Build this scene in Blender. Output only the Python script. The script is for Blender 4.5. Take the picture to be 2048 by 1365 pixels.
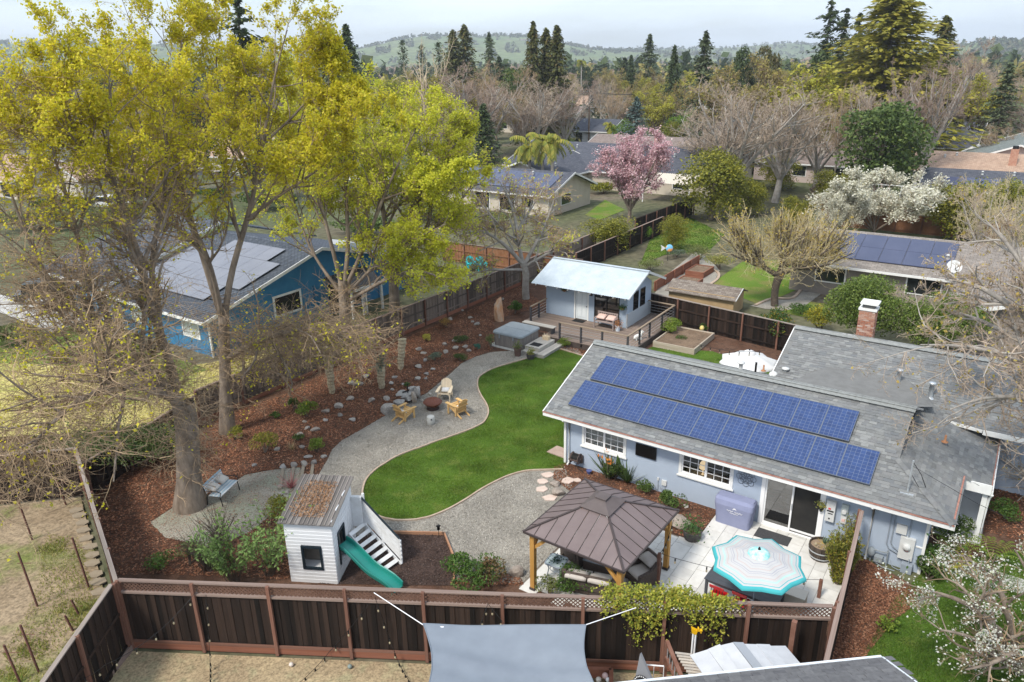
import bpy,math,random
import numpy as np
from mathutils import Matrix,Vector
R_=math.radians
scene=bpy.context.scene
for o in list(bpy.data.objects):bpy.data.objects.remove(o)
COL=scene.collection
CAM_H=16.3;CAM_F=1500.0;CAM_P=R_(20.6);CAM_R=R_(-1.04)
_F=Vector((0,math.cos(CAM_P),-math.sin(CAM_P)))
_Rt=Vector((1,0,0));_Up=Vector((0,math.sin(CAM_P),math.cos(CAM_P)))
_R2=_Rt*math.cos(CAM_R)+_Up*math.sin(CAM_R);_U2=_Up*math.cos(CAM_R)-_Rt*math.sin(CAM_R)
cd=bpy.data.cameras.new('camera');cam=bpy.data.objects.new('camera',cd);COL.objects.link(cam)
M4=Matrix.Identity(4)
for i in range(3):
    M4[i][0]=_R2[i];M4[i][1]=_U2[i];M4[i][2]=-_F[i]
M4[2][3]=CAM_H
cam.matrix_world=M4
cd.sensor_width=36;cd.lens=CAM_F/2048*36;cd.clip_start=.1;cd.clip_end=12000
scene.camera=cam
scene.render.resolution_x=1024;scene.render.resolution_y=682
SUN_EL,SUN_AZ=R_(52),R_(225)
w=bpy.data.worlds.new('World');scene.world=w;w.use_nodes=True
nt=w.node_tree;nt.nodes.clear()
N=nt.nodes.new;L=nt.links.new
sky=N('ShaderNodeTexSky');sky.sky_type='NISHITA';sky.sun_disc=False
sky.sun_elevation=SUN_EL;sky.sun_rotation=SUN_AZ;sky.air_density=1.0;sky.dust_density=1.5
bg1=N('ShaderNodeBackground');bg1.inputs[1].default_value=.07;L(sky.outputs[0],bg1.inputs[0])
tc=N('ShaderNodeTexCoord');mp=N('ShaderNodeMapping');mp.inputs['Scale'].default_value=(1.6,1.6,9.0)
L(tc.outputs['Generated'],mp.inputs[0])
ns=N('ShaderNodeTexNoise');ns.inputs['Scale'].default_value=2.2;ns.inputs['Detail'].default_value=6;ns.inputs['Roughness'].default_value=.55
L(mp.outputs[0],ns.inputs[0])
cr=N('ShaderNodeValToRGB');cr.color_ramp.elements[0].position=.36;cr.color_ramp.elements[1].position=.62
cr.color_ramp.elements[0].color=(.40,.40,.40,1);cr.color_ramp.elements[1].color=(.97,.97,.97,1)
L(ns.outputs[0],cr.inputs[0])
bg2=N('ShaderNodeBackground');bg2.inputs[0].default_value=(.77,.87,1.0,1);bg2.inputs[1].default_value=.55
mx=N('ShaderNodeMixShader');L(cr.outputs[0],mx.inputs[0]);L(bg1.outputs[0],mx.inputs[1]);L(bg2.outputs[0],mx.inputs[2])
wo=N('ShaderNodeOutputWorld');L(mx.outputs[0],wo.inputs[0])
sd=bpy.data.lights.new('sun','SUN');sd.energy=1.4;sd.angle=R_(11);sd.color=(1,.94,.84)
sun=bpy.data.objects.new('sun',sd);COL.objects.link(sun)
sdir=Vector((math.sin(SUN_AZ)*math.cos(SUN_EL),math.cos(SUN_AZ)*math.cos(SUN_EL),math.sin(SUN_EL)))
sun.rotation_euler=sdir.to_track_quat('Z','Y').to_euler()
vs=scene.view_settings;vs.view_transform='Standard';vs.look='None';vs.exposure=1.47;vs.gamma=1;vs.use_curve_mapping=False
scene.cycles.max_bounces=6;scene.cycles.diffuse_bounces=3;scene.cycles.transparent_max_bounces=8
scene.cycles.volume_bounces=0;scene.cycles.use_denoising=True
def at(x,y,z=0.):
    """world point of height z seen at photograph pixel (x, y)"""
    d=_F*CAM_F+_R2*(x-1024)+_U2*(682.5-y);t=(z-CAM_H)/d.z
    return Vector((d.x*t,d.y*t,z))
def atY(x,y,Y):
    d=_F*CAM_F+_R2*(x-1024)+_U2*(682.5-y);t=Y/d.y
    return Vector((d.x*t,Y,CAM_H+d.z*t))
TH=R_(-34.8);HO=(1.29,28.36)
def HF(x,y,z=0.):
    return Vector((HO[0]+x*math.cos(TH)-y*math.sin(TH),HO[1]+x*math.sin(TH)+y*math.cos(TH),z))
def HL(p):
    a,b=p[0]-HO[0],p[1]-HO[1]
    return(a*math.cos(TH)+b*math.sin(TH),-a*math.sin(TH)+b*math.cos(TH))
class MB:
    """collects polygons, then links them as ONE mesh object"""
    def __init__(s):s.V=[];s.n=0;s.LV=[];s.LT=[];s.MI=[];s.SM=[]
    def raw(s,V,F,mi=0,smooth=False):
        V=np.asarray(V,float).reshape(-1,3);s.V.append(V)
        if isinstance(F,np.ndarray):
            k=F.shape[1];s.LV.append((F+s.n).ravel());m=len(F);s.LT.append(np.full(m,k))
        else:
            s.LV.append(np.concatenate([np.asarray(f)for f in F])+s.n);m=len(F);s.LT.append(np.array([len(f)for f in F]))
        s.MI.append(np.full(m,mi));s.SM.append(np.full(m,smooth));s.n+=len(V);return s
    def box(s,c,size,rz=0.,mi=0,ax=None):
        hx,hy,hz=size[0]/2,size[1]/2,size[2]/2
        P=np.array([(i*hx,j*hy,k*hz)for k in(-1,1)for j in(-1,1)for i in(-1,1)],float)
        if ax is not None:P=P@np.array(ax)
        elif rz:
            q=math.cos(rz),math.sin(rz);P=np.stack([P[:,0]*q[0]-P[:,1]*q[1],P[:,0]*q[1]+P[:,1]*q[0],P[:,2]],1)
        return s.raw(P+np.array(c),np.array([(0,2,3,1),(4,5,7,6),(0,1,5,4),(1,3,7,5),(3,2,6,7),(2,0,4,6)]),mi)
    def bb(s,x0,x1,y0,y1,z0,z1,mi=0):
        return s.box(((x0+x1)/2,(y0+y1)/2,(z0+z1)/2),(x1-x0,y1-y0,z1-z0),0,mi)
    def beam(s,a,b,w,h,mi=0,up=(0,0,1)):
        a=np.array(a,float);b=np.array(b,float);d=b-a;l=np.linalg.norm(d);d/=l
        u=np.array(up,float);sd_=np.cross(u,d);n_=np.linalg.norm(sd_)
        if n_<1e-4:sd_=np.cross((1,0,0),d);n_=np.linalg.norm(sd_)
        sd_/=n_;u=np.cross(d,sd_)
        return s.box((a+b)/2,(l,w,h),0,mi,ax=[d,sd_,u])
    def tube(s,P,r,n=6,mi=0,smooth=True,caps=True):
        P=np.asarray(P,float);r=np.broadcast_to(np.asarray(r,float),(len(P),))
        V,F=tubes(P[None],r[None],n);s.raw(V,F,mi,smooth)
        if caps:
            m=len(P)*n;s.raw(V[:n],[list(range(n))[::-1]],mi);s.raw(V[m-n:m],[list(range(n))],mi)
        return s
    def poly(s,pts,mi=0):
        return s.raw(pts,[list(range(len(pts)))],mi)
    def prism(s,xy,z0,z1,mi=0,mis=None):
        n=len(xy);V=[(p[0],p[1],z0)for p in xy]+[(p[0],p[1],z1)for p in xy]
        s.raw(V,[list(range(n,2*n)),list(range(n))[::-1]],mi)
        return s.raw(V,np.array([(i,(i+1)%n,n+(i+1)%n,n+i)for i in range(n)]),mi if mis is None else mis)
    def extr(s,pts,d,mi=0):
        n=len(pts);A=np.array(pts,float);B=A+np.array(d);V=np.concatenate([A,B])
        s.raw(V,[list(range(n))[::-1],list(range(n,2*n))],mi)
        return s.raw(V,np.array([(i,(i+1)%n,n+(i+1)%n,n+i)for i in range(n)]),mi)
    def slab(s,q,t,mi=0):
        """quad q (4 points) given thickness t downwards along its normal"""
        q=np.array(q,float);nn=np.cross(q[1]-q[0],q[3]-q[0]);nn/=np.linalg.norm(nn)
        return s.extr(q,-nn*t,mi)
    def lathe(s,prof,n=16,c=(0,0,0),mi=0,smooth=True,cap=True):
        a=np.arange(n)*2*math.pi/n;m=len(prof)
        V=np.array([(r*math.cos(t)+c[0],r*math.sin(t)+c[1],z+c[2])for r,z in prof for t in a])
        F=np.array([(i*n+j,i*n+(j+1)%n,(i+1)*n+(j+1)%n,(i+1)*n+j)for i in range(m-1)for j in range(n)])
        s.raw(V,F,mi,smooth)
        if cap:s.raw(V[:n],[list(range(n))[::-1]],mi);s.raw(V[-n:],[list(range(n))],mi)
        return s
    def mesh(s,name,mats):
        me=bpy.data.meshes.new(name);V=np.concatenate(s.V);LV=np.concatenate(s.LV);LT=np.concatenate(s.LT)
        me.vertices.add(len(V));me.vertices.foreach_set('co',V.ravel())
        me.loops.add(len(LV));me.loops.foreach_set('vertex_index',LV.astype(np.int32))
        me.polygons.add(len(LT));st=np.concatenate([[0],np.cumsum(LT)[:-1]])
        me.polygons.foreach_set('loop_start',st.astype(np.int32));me.polygons.foreach_set('loop_total',LT.astype(np.int32))
        me.polygons.foreach_set('material_index',np.concatenate(s.MI).astype(np.int32))
        me.polygons.foreach_set('use_smooth',np.concatenate(s.SM).astype(bool))
        for m in(mats if isinstance(mats,(list,tuple))else[mats]):me.materials.append(m)
        me.update(calc_edges=True);me.validate();return me
    def build(s,name,mats,parent=None,**kw):
        return link(name,s.mesh(name,mats),parent,**kw)
def tubes(P,R,n):
    """P (B,S,3) centre lines, R (B,S) radii -> V, F of open tubes"""
    B,S,_=P.shape
    T=np.gradient(P,axis=1);T/=np.linalg.norm(T,axis=2,keepdims=True)+1e-9
    ref=np.where(np.abs(T[...,2:3])>.9,np.array([1.,0,0]),np.array([0,0,1.]))
    ref=np.broadcast_to(ref[:,:1],T.shape)
    A=np.cross(T,ref);A/=np.linalg.norm(A,axis=2,keepdims=True)+1e-9;C=np.cross(T,A)
    a=np.arange(n)*2*math.pi/n
    V=P[:,:,None,:]+R[:,:,None,None]*(A[:,:,None,:]*np.cos(a)[None,None,:,None]+C[:,:,None,:]*np.sin(a)[None,None,:,None])
    idx=np.arange(B*S*n).reshape(B,S,n);nx=np.roll(idx,-1,2)
    F=np.stack([idx[:,:-1],nx[:,:-1],nx[:,1:],idx[:,1:]],-1).reshape(-1,4)
    return V.reshape(-1,3),F
def link(name,me,parent=None,loc=None,rz=0.,kind=None,label=None):
    o=bpy.data.objects.new(name,me);COL.objects.link(o)
    if parent is not None:o.parent=parent
    if loc is not None:o.location=loc
    if rz:o.rotation_euler.z=rz
    if kind:o['kind']=kind
    if label:o['label']=label
    return o
def tag(o,label,cat,group=None,kind=None):
    o['label']=label;o['category']=cat
    if group:o['group']=group
    if kind:o['kind']=kind
    return o
def thing(name,label,cat,loc=(0,0,0),rz=0.,group=None):
    o=bpy.data.objects.new(name,None);COL.objects.link(o);o.location=loc;o.rotation_euler=(0,0,rz);o.empty_display_size=.2
    return tag(o,label,cat,group)
def copy_tree(o,loc=None,rz=None,label=None,group=None,scale=None,parent=None):
    c=o.copy();COL.objects.link(c)
    if parent is not None:c.parent=parent
    if loc is not None:c.location=loc
    if rz is not None:c.rotation_euler.z=rz
    if label:c['label']=label
    if group:c['group']=group
    if scale is not None:c.scale=scale if isinstance(scale,(tuple,list))else(scale,)*3
    for ch in list(o.children):copy_tree(ch,parent=c)
    return c
_cubes={}
def cube(m):
    if m.name not in _cubes:_cubes[m.name]=MB().box((0,0,0),(1,1,1)).mesh('unit_board',m)
    return _cubes[m.name]
def piece(name,m,parent,c,size,rot=(0,0,0),kind=None):
    o=bpy.data.objects.new(name,cube(m));COL.objects.link(o)
    if parent is not None:o.parent=parent
    o.location=c;o.scale=size;o.rotation_euler=rot
    if kind:o['kind']=kind
    return o
rng=np.random.default_rng(7);rnd=random.Random(11)
def U(a,b):return rnd.uniform(a,b)
_m={}
def mat(name,c,c2=None,scale=6.,rough=.8,bump=0.,bscale=None,rand=0.,isl=0.,metal=0.,spec=.3,stretch=(1,1,1),detail=5.,trans=0.,contrast=(.35,.65),coord='Object',emis=None,alpha=None):
    """procedural surface: noise between two colours, brightness varied per object (rand) or per loose piece (isl)"""
    if name in _m:return _m[name]
    m=bpy.data.materials.new(name);m.use_nodes=True;t=m.node_tree;t.nodes.clear();N=t.nodes.new;L=t.links.new
    out=N('ShaderNodeOutputMaterial');b=N('ShaderNodeBsdfPrincipled');L(b.outputs[0],out.inputs[0])
    b.inputs['Roughness'].default_value=rough;b.inputs['Metallic'].default_value=metal;b.inputs['Specular IOR Level'].default_value=spec
    src=None;c=tuple(c)+(1,)
    tcn=N('ShaderNodeTexCoord');mpn=N('ShaderNodeMapping');mpn.inputs['Scale'].default_value=stretch;L(tcn.outputs[coord],mpn.inputs[0])
    if rand:
        oi=N('ShaderNodeObjectInfo');ml=N('ShaderNodeMath');ml.operation='MULTIPLY';ml.inputs[1].default_value=37.;L(oi.outputs['Random'],ml.inputs[0]);L(ml.outputs[0],mpn.inputs['Location'])
    if c2 is not None:
        nz=N('ShaderNodeTexNoise');nz.inputs['Scale'].default_value=scale;nz.inputs['Detail'].default_value=detail;nz.inputs['Roughness'].default_value=.62;L(mpn.outputs[0],nz.inputs[0])
        r=N('ShaderNodeValToRGB');r.color_ramp.elements[0].position,r.color_ramp.elements[1].position=contrast
        r.color_ramp.elements[0].color=c;r.color_ramp.elements[1].color=tuple(c2)+(1,);L(nz.outputs[0],r.inputs[0]);src=r.outputs[0]
    if rand or isl:
        v=None
        if rand:oi2=N('ShaderNodeObjectInfo');v=oi2.outputs['Random'];amt=rand
        if isl:g=N('ShaderNodeNewGeometry');v=g.outputs['Random Per Island'];amt=isl
        mr=N('ShaderNodeMapRange');mr.inputs[3].default_value=1-amt;mr.inputs[4].default_value=1+amt;L(v,mr.inputs[0])
        hs=N('ShaderNodeHueSaturation');L(mr.outputs[0],hs.inputs['Value'])
        if src:L(src,hs.inputs['Color'])
        else:hs.inputs['Color'].default_value=c
        src=hs.outputs[0]
    if src:L(src,b.inputs['Base Color'])
    else:b.inputs['Base Color'].default_value=c
    if bump:
        n2=N('ShaderNodeTexNoise');n2.inputs['Scale'].default_value=bscale or scale*4;n2.inputs['Detail'].default_value=4;L(mpn.outputs[0],n2.inputs[0])
        bp=N('ShaderNodeBump');bp.inputs['Strength'].default_value=bump;bp.inputs['Distance'].default_value=.03;L(n2.outputs[0],bp.inputs['Height']);L(bp.outputs[0],b.inputs['Normal'])
    if emis:b.inputs['Emission Color'].default_value=tuple(emis[:3])+(1,);b.inputs['Emission Strength'].default_value=emis[3]
    if alpha is not None:b.inputs['Alpha'].default_value=alpha
    if trans:
        tr=N('ShaderNodeBsdfTranslucent');mxs=N('ShaderNodeMixShader');mxs.inputs[0].default_value=trans
        if src:L(src,tr.inputs[0])
        else:tr.inputs[0].default_value=c
        L(b.outputs[0],mxs.inputs[1]);L(tr.outputs[0],mxs.inputs[2]);L(mxs.outputs[0],out.inputs[0])
    _m[name]=m;return m
def ramp_mat(name,cols,rough=.7,trans=0.,spec=.25,src='island',noise=.0,bump=0,nscale=9.):
    """every loose piece (leaf, chip, shingle) or object takes its own colour from a ramp"""
    if name in _m:return _m[name]
    m=bpy.data.materials.new(name);m.use_nodes=True;t=m.node_tree;t.nodes.clear();N=t.nodes.new;L=t.links.new
    out=N('ShaderNodeOutputMaterial');b=N('ShaderNodeBsdfPrincipled');b.inputs['Roughness'].default_value=rough;b.inputs['Specular IOR Level'].default_value=spec
    g=N('ShaderNodeNewGeometry');oi=N('ShaderNodeObjectInfo')
    ad=N('ShaderNodeMath');ad.operation='ADD';fr=N('ShaderNodeMath');fr.operation='FRACT';L(ad.outputs[0],fr.inputs[0])
    if src in('island','both'):L(g.outputs['Random Per Island'],ad.inputs[0])
    else:ad.inputs[0].default_value=0
    if src in('object','both'):L(oi.outputs['Random'],ad.inputs[1])
    else:ad.inputs[1].default_value=0
    r=N('ShaderNodeValToRGB');r.color_ramp.interpolation='LINEAR'
    e=r.color_ramp.elements
    while len(e)<len(cols):e.new(.5)
    for i,cc in enumerate(cols):e[i].position=i/(len(cols)-1);e[i].color=tuple(cc)+(1,)
    L(fr.outputs[0],r.inputs[0]);c=r.outputs[0]
    if src=='island':
        mr=N('ShaderNodeMapRange');mr.inputs[3].default_value=.86;mr.inputs[4].default_value=1.12;L(oi.outputs['Random'],mr.inputs[0])
        hs=N('ShaderNodeHueSaturation');L(c,hs.inputs['Color']);L(mr.outputs[0],hs.inputs['Value']);c=hs.outputs[0]
    if noise:
        tcn=N('ShaderNodeTexCoord');nz=N('ShaderNodeTexNoise');nz.inputs['Scale'].default_value=nscale;nz.inputs['Detail'].default_value=6;L(tcn.outputs['Object'],nz.inputs[0])
        m2=N('ShaderNodeMapRange');m2.inputs[1].default_value=.3;m2.inputs[2].default_value=.7;m2.inputs[3].default_value=1-noise;m2.inputs[4].default_value=1+noise;L(nz.outputs[0],m2.inputs[0])
        h2=N('ShaderNodeHueSaturation');L(c,h2.inputs['Color']);L(m2.outputs[0],h2.inputs['Value']);c=h2.outputs[0]
        if bump:
            bp=N('ShaderNodeBump');bp.inputs['Strength'].default_value=bump;bp.inputs['Distance'].default_value=.02;L(nz.outputs[0],bp.inputs['Height']);L(bp.outputs[0],b.inputs['Normal'])
    L(c,b.inputs['Base Color'])
    if trans:
        tr=N('ShaderNodeBsdfTranslucent');L(c,tr.inputs[0]);mxs=N('ShaderNodeMixShader');mxs.inputs[0].default_value=trans
        L(b.outputs[0],mxs.inputs[1]);L(tr.outputs[0],mxs.inputs[2]);L(mxs.outputs[0],out.inputs[0])
    else:L(b.outputs[0],out.inputs[0])
    _m[name]=m;return m
def ground_mat(name,cols,scales,fine=None,bump=.4,rough=.95):
    """ground: two noises pick among three colours, a fine one gives the grain"""
    m=bpy.data.materials.new(name);m.use_nodes=True;t=m.node_tree;t.nodes.clear();N=t.nodes.new;L=t.links.new
    out=N('ShaderNodeOutputMaterial');b=N('ShaderNodeBsdfPrincipled');L(b.outputs[0],out.inputs[0]);b.inputs['Roughness'].default_value=rough;b.inputs['Specular IOR Level'].default_value=.15
    tcn=N('ShaderNodeTexCoord')
    def noise(s,d=5):
        n=N('ShaderNodeTexNoise');n.inputs['Scale'].default_value=s;n.inputs['Detail'].default_value=d;n.inputs['Roughness'].default_value=.6;L(tcn.outputs['Object'],n.inputs[0]);return n.outputs[0]
    def mr(v,a,b_,c,d):
        k=N('ShaderNodeMapRange');k.inputs[1].default_value=a;k.inputs[2].default_value=b_;k.inputs[3].default_value=c;k.inputs[4].default_value=d;L(v,k.inputs[0]);return k.outputs[0]
    def mix(f,a,b_):
        k=N('ShaderNodeMix');k.data_type='RGBA';L(f,k.inputs[0])
        for i,v in((6,a),(7,b_)):
            if isinstance(v,tuple):k.inputs[i].default_value=v+(1,)
            else:L(v,k.inputs[i])
        return k.outputs[2]
    c=mix(mr(noise(scales[0]),.4,.6,0,1),cols[0],cols[1])
    if len(cols)>2:c=mix(mr(noise(scales[1]),.5,.64,0,1),c,cols[2])
    fs=fine or scales[-1]*8;f=noise(fs,3)
    hs=N('ShaderNodeHueSaturation');L(c,hs.inputs['Color']);L(mr(f,.3,.7,.6,1.4),hs.inputs['Value']);L(hs.outputs[0],b.inputs['Base Color'])
    bp=N('ShaderNodeBump');bp.inputs['Strength'].default_value=bump;bp.inputs['Distance'].default_value=.03;L(f,bp.inputs['Height']);L(bp.outputs[0],b.inputs['Normal'])
    _m[name]=m;return m
def cells_mat(name,bw,bh,c1,c2,mortar,ms=.02,rough=.3,offset=0.,spec=.5,coord='Object',rot=(0,0,0),metal=0):
    """brick-texture surface in metres of the object's own x, y (far roof tabs, solar cells)"""
    if name in _m:return _m[name]
    m=bpy.data.materials.new(name);m.use_nodes=True;t=m.node_tree;t.nodes.clear();N=t.nodes.new;L=t.links.new
    out=N('ShaderNodeOutputMaterial');b=N('ShaderNodeBsdfPrincipled');L(b.outputs[0],out.inputs[0]);b.inputs['Roughness'].default_value=rough;b.inputs['Specular IOR Level'].default_value=spec;b.inputs['Metallic'].default_value=metal
    tcn=N('ShaderNodeTexCoord');mpn=N('ShaderNodeMapping');mpn.inputs['Rotation'].default_value=rot;L(tcn.outputs[coord],mpn.inputs[0])
    k=N('ShaderNodeTexBrick');k.offset=offset;k.inputs['Scale'].default_value=1;k.inputs['Brick Width'].default_value=bw;k.inputs['Row Height'].default_value=bh;k.inputs['Mortar Size'].default_value=ms
    k.inputs['Color1'].default_value=tuple(c1)+(1,);k.inputs['Color2'].default_value=tuple(c2)+(1,);k.inputs['Mortar'].default_value=tuple(mortar)+(1,);L(mpn.outputs[0],k.inputs[0])
    nz=N('ShaderNodeTexNoise');nz.inputs['Scale'].default_value=3;nz.inputs['Detail'].default_value=4;L(tcn.outputs['Object'],nz.inputs[0])
    m2=N('ShaderNodeMapRange');m2.inputs[1].default_value=.3;m2.inputs[2].default_value=.7;m2.inputs[3].default_value=.85;m2.inputs[4].default_value=1.15;L(nz.outputs[0],m2.inputs[0])
    h2=N('ShaderNodeHueSaturation');L(k.outputs[0],h2.inputs['Color']);L(m2.outputs[0],h2.inputs['Value']);L(h2.outputs[0],b.inputs['Base Color'])
    _m[name]=m;return m
def glass_mat(name,c=(.02,.025,.03),rough=.06):
    return mat(name,c,rough=rough,spec=.6)
# ================================================================ materials
WHITE=mat('white_paint',(.78,.78,.76),(.70,.70,.68),3,.55)
WHITE2=mat('white_vinyl',(.82,.82,.82),rough=.4)
STUCCO=mat('blue_grey_stucco',(.40,.465,.56),(.375,.44,.535),1.6,.92,bump=.35,bscale=60)
REDEDGE=mat('red_brown_gutter_litter',(.30,.13,.10),(.42,.22,.17),8,.9)
SHC=[(.135,.138,.138),(.19,.194,.19),(.16,.166,.167),(.235,.24,.235),(.175,.176,.176),(.15,.158,.164),(.205,.207,.205)]
SHINGLE=ramp_mat('grey_shingle',SHC,.95,0,.15,'island',noise=.09,bump=.3)
SHINGLE1=ramp_mat('grey_shingle_single',SHC,.95,0,.15,'object',noise=.09,bump=.3)
RIDGE=mat('ridge_shingle',(.22,.23,.22),(.28,.29,.28),5,.95,bump=.3)
FELT=mat('grey_roof_felt',(.155,.155,.15),(.19,.19,.185),3,.95)
def glass(name,tint,rough,mixf):
    m=bpy.data.materials.new(name);m.use_nodes=True;t=m.node_tree;t.nodes.clear();N=t.nodes.new;L=t.links.new
    out=N('ShaderNodeOutputMaterial');a=N('ShaderNodeBsdfTransparent');a.inputs[0].default_value=tint+(1,);g=N('ShaderNodeBsdfGlossy');g.inputs['Roughness'].default_value=rough
    f=N('ShaderNodeFresnel');f.inputs[0].default_value=1.5;ad=N('ShaderNodeMath');ad.operation='ADD';ad.inputs[1].default_value=mixf;L(f.outputs[0],ad.inputs[0])
    x=N('ShaderNodeMixShader');L(ad.outputs[0],x.inputs[0]);L(a.outputs[0],x.inputs[1]);L(g.outputs[0],x.inputs[2]);L(x.outputs[0],out.inputs[0]);return m
GLASS=glass('window_glass',(.75,.78,.78),.03,.06)
DARKGLASS=glass_mat('dark_glass',(.015,.018,.02),.08)
INSIDE=mat('dim_interior',(.22,.19,.16),(.27,.24,.2),2,.9)
BLIND=mat('white_blind',(.7,.7,.68),rough=.6)
CELL=cells_mat('solar_cells',.158,.158,(.022,.045,.135),(.03,.062,.175),(.12,.15,.24),.006,.16,0,.5)
PFRM=mat('panel_frame_metal',(.14,.16,.20),rough=.45,metal=.3)
ALU=mat('silver_aluminium',(.6,.62,.64),rough=.35,metal=.7)
GALV=mat('galvanised_steel',(.5,.53,.55),(.62,.65,.67),4,.4,metal=.6)
GREYMET=mat('grey_painted_metal',(.27,.31,.36),rough=.5)
LGREY=mat('light_grey_enamel',(.62,.63,.62),(.55,.56,.55),3,.5)
BLACK=mat('black_plastic',(.012,.012,.013),rough=.45)
BRICK=ramp_mat('red_brick',[(.33,.13,.08),(.42,.22,.15),(.25,.10,.07),(.48,.31,.24),(.36,.17,.11),(.5,.4,.35)],.9,0,.15,'object',noise=.2)
MORTAR=mat('mortar',(.5,.47,.43),(.42,.39,.36),9,.95)
CONC=mat('pale_concrete',(.50,.49,.46),(.42,.41,.385),1.2,.9,bump=.15,bscale=40)
# ================================================================ the ground and its surfaces
def sheet(name,pts,z,m,sub=0):
    o=MB().poly([(p[0],p[1],z)for p in pts],0).build(name,m);o['kind']='structure';return o
def px(*pts,z=0.):return[at(x,y,z)for x,y in pts]
G_FAR=ground_mat('valley_ground',[(.12,.105,.07),(.075,.105,.038),(.15,.125,.09)],(.03,.06,.4),1.5,.2)
MULCH=ground_mat('bark_mulch',[(.105,.055,.036),(.14,.08,.054),(.075,.043,.03)],(1.2,2.5),38,.9)
GRAVEL=ground_mat('grey_gravel',[(.29,.268,.23),(.34,.317,.275),(.25,.232,.20)],(.35,.8),52,.8)
DG=ground_mat('pale_dirt',[(.33,.30,.25),(.24,.22,.17),(.28,.29,.22)],(.5,.9),18,.4)
LAWN=ground_mat('lawn_soil_and_thatch',[(.06,.115,.014),(.085,.15,.02),(.12,.16,.03)],(.5,1.1),30,.6)
SANDY=ground_mat('sandy_soil',[(.36,.28,.17),(.29,.22,.135),(.31,.27,.16)],(.5,1.4),14,.5)
PLAYM=ground_mat('dark_rubber_mulch',[(.055,.035,.028),(.085,.055,.045)],(2,4),34,.9)
STRAW=ground_mat('straw_soil',[(.30,.23,.15),(.24,.18,.115),(.15,.17,.05)],(.7,.45),9,.5)
ASPH=ground_mat('asphalt',[(.075,.078,.085),(.095,.097,.10)],(.3,.5),20,.2)
YARDG=ground_mat('yard_grass',[(.10,.17,.022),(.14,.20,.03),(.17,.17,.05)],(.25,.5),14,.5)
DRYG=ground_mat('dry_grass',[(.52,.45,.17),(.44,.38,.14),(.22,.27,.05)],(.3,.22),10,.5)
def ground_grid():
    mb=MB();xs=[-6000,-2500,-1000,-400,-150,-60,-40,-25,-12,0,12,25,40,60,150,400,1000,2500,6000];ys=[-60,0,12,22,30,40,55,80,120,200,400,800,1600,3200,7000]
    V=[(x,y,-.45)for y in ys for x in xs];nx=len(xs)
    F=np.array([(j*nx+i,j*nx+i+1,(j+1)*nx+i+1,(j+1)*nx+i)for j in range(len(ys)-1)for i in range(nx-1)])
    o=mb.raw(V,F).build('ground',G_FAR);o['kind']='structure'
ground_grid()
sheet('neighbourhood_ground',[(-300,7.5),(-40.2,7.9),(-34,31.1),(-22,33.1),(-12.1,18.4),(8.6,16.7),(8.1,7.9),(300,7.5),(6000,3000),(6000,7000),(-6000,7000),(-6000,3000)],-.024,G_FAR)
sheet('yard_ground',[(-17.2,26.4),(-12.1,18.45),(8.7,16.8),(12.2,22.4),(22,20),(30,30),(17.3,39.5),(9.3,48.6),(2,57),(-11,40)],-.012,MULCH)
sheet('mulch_bed',px((985,700),(950,713),(903,740),(855,785),(790,820),(722,860),(660,905),(640,940),(560,1000),(470,1060),(330,1130),(225,1158),(150,930),(260,830),(420,800),(640,700),(800,650),(1050,560),(1090,610),(1040,640),(990,660)),-.006,MULCH)
gravel_pts=[(990,704),(978,706),(951,714),(923,727),(903,746),(880,765),(855,786),(790,820),(763,836),(722,860),(684,881),(664,900),(655,920),(640,945),(628,970),(622,985),(600,1080),(740,1075),(800,1067),(889,1070),(908,1118),(908,1160),(960,1168),(1045,1166),(1170,1040),(1128,930),(1200,760),(1150,690),(1060,700)]
sheet('gravel_path',px(*gravel_pts),-.002,GRAVEL)
lawn_edge=[(1169,714),(1140,705),(1109,697),(1088,706),(1067,714),(1040,722),(1012,730),(992,736),(978,742),(966,749),(957,757),(955,771),(958,783),(964,795),(971,806),(976,818),(976,830),(968,845),(955,853),(940,860),(910,871),(872,884),(838,897),(828,900),(800,911),(784,919),(770,928),(757,936),(746,945),(736,955),(729,967),(725,984),(726,997),(730,1008),(735,1017),(742,1025),(752,1031),(766,1037),(781,1040),(797,1042),(828,1041),(845,1038),(862,1034),(896,1020),(930,1001),(964,979),(992,964),(1019,952),(1053,943),(1094,941),(1126,940)]
lawn_poly=[at(*p)for p in lawn_edge]+[HF(.7,.7),HF(.7,9.5),HF(-1,10.2)]
sheet('lawn_ground',lawn_poly,.002,LAWN)
sheet('back_lawn_ground',[HF(-2.6,9.2),HF(.9,9.0),HF(7.2,8.6),HF(7.2,14.2),HF(4.0,15.6),HF(1.4,16.4),HF(-1.9,15.2),HF(-2.4,12.4)],.002,LAWN)
sheet('dirt_clearing',px((600,935),(615,975),(560,1015),(500,1065),(420,1095),(330,1075),(300,1045),(370,1000),(440,985),(490,950),(545,940)),-.001,DG)
sheet('play_area_ground',px((640,1168),(560,1100),(742,1066),(800,1069),(889,1072),(906,1118),(906,1172)),.003,PLAYM)
sheet('front_lawn_ground',px((1790,1200),(1860,1130),(2060,1100),(2200,1300),(2100,1420),(1660,1420)),.0,LAWN)
sheet('front_mulch',px((1700,1100),(1860,1190),(1790,1240),(1740,1300),(1690,1400),(1600,1400)),.004,MULCH)
nb=[(-12.2,18.2),(8.5,16.5),(8.0,8),(-13,8)]
sheet('sandy_yard_ground',nb,-.40,SANDY)
sheet('vineyard_ground',[(-12.2,18.2),(-22,33),(-34,31),(-40,8),(-12.4,8)],-.38,STRAW)
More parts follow.
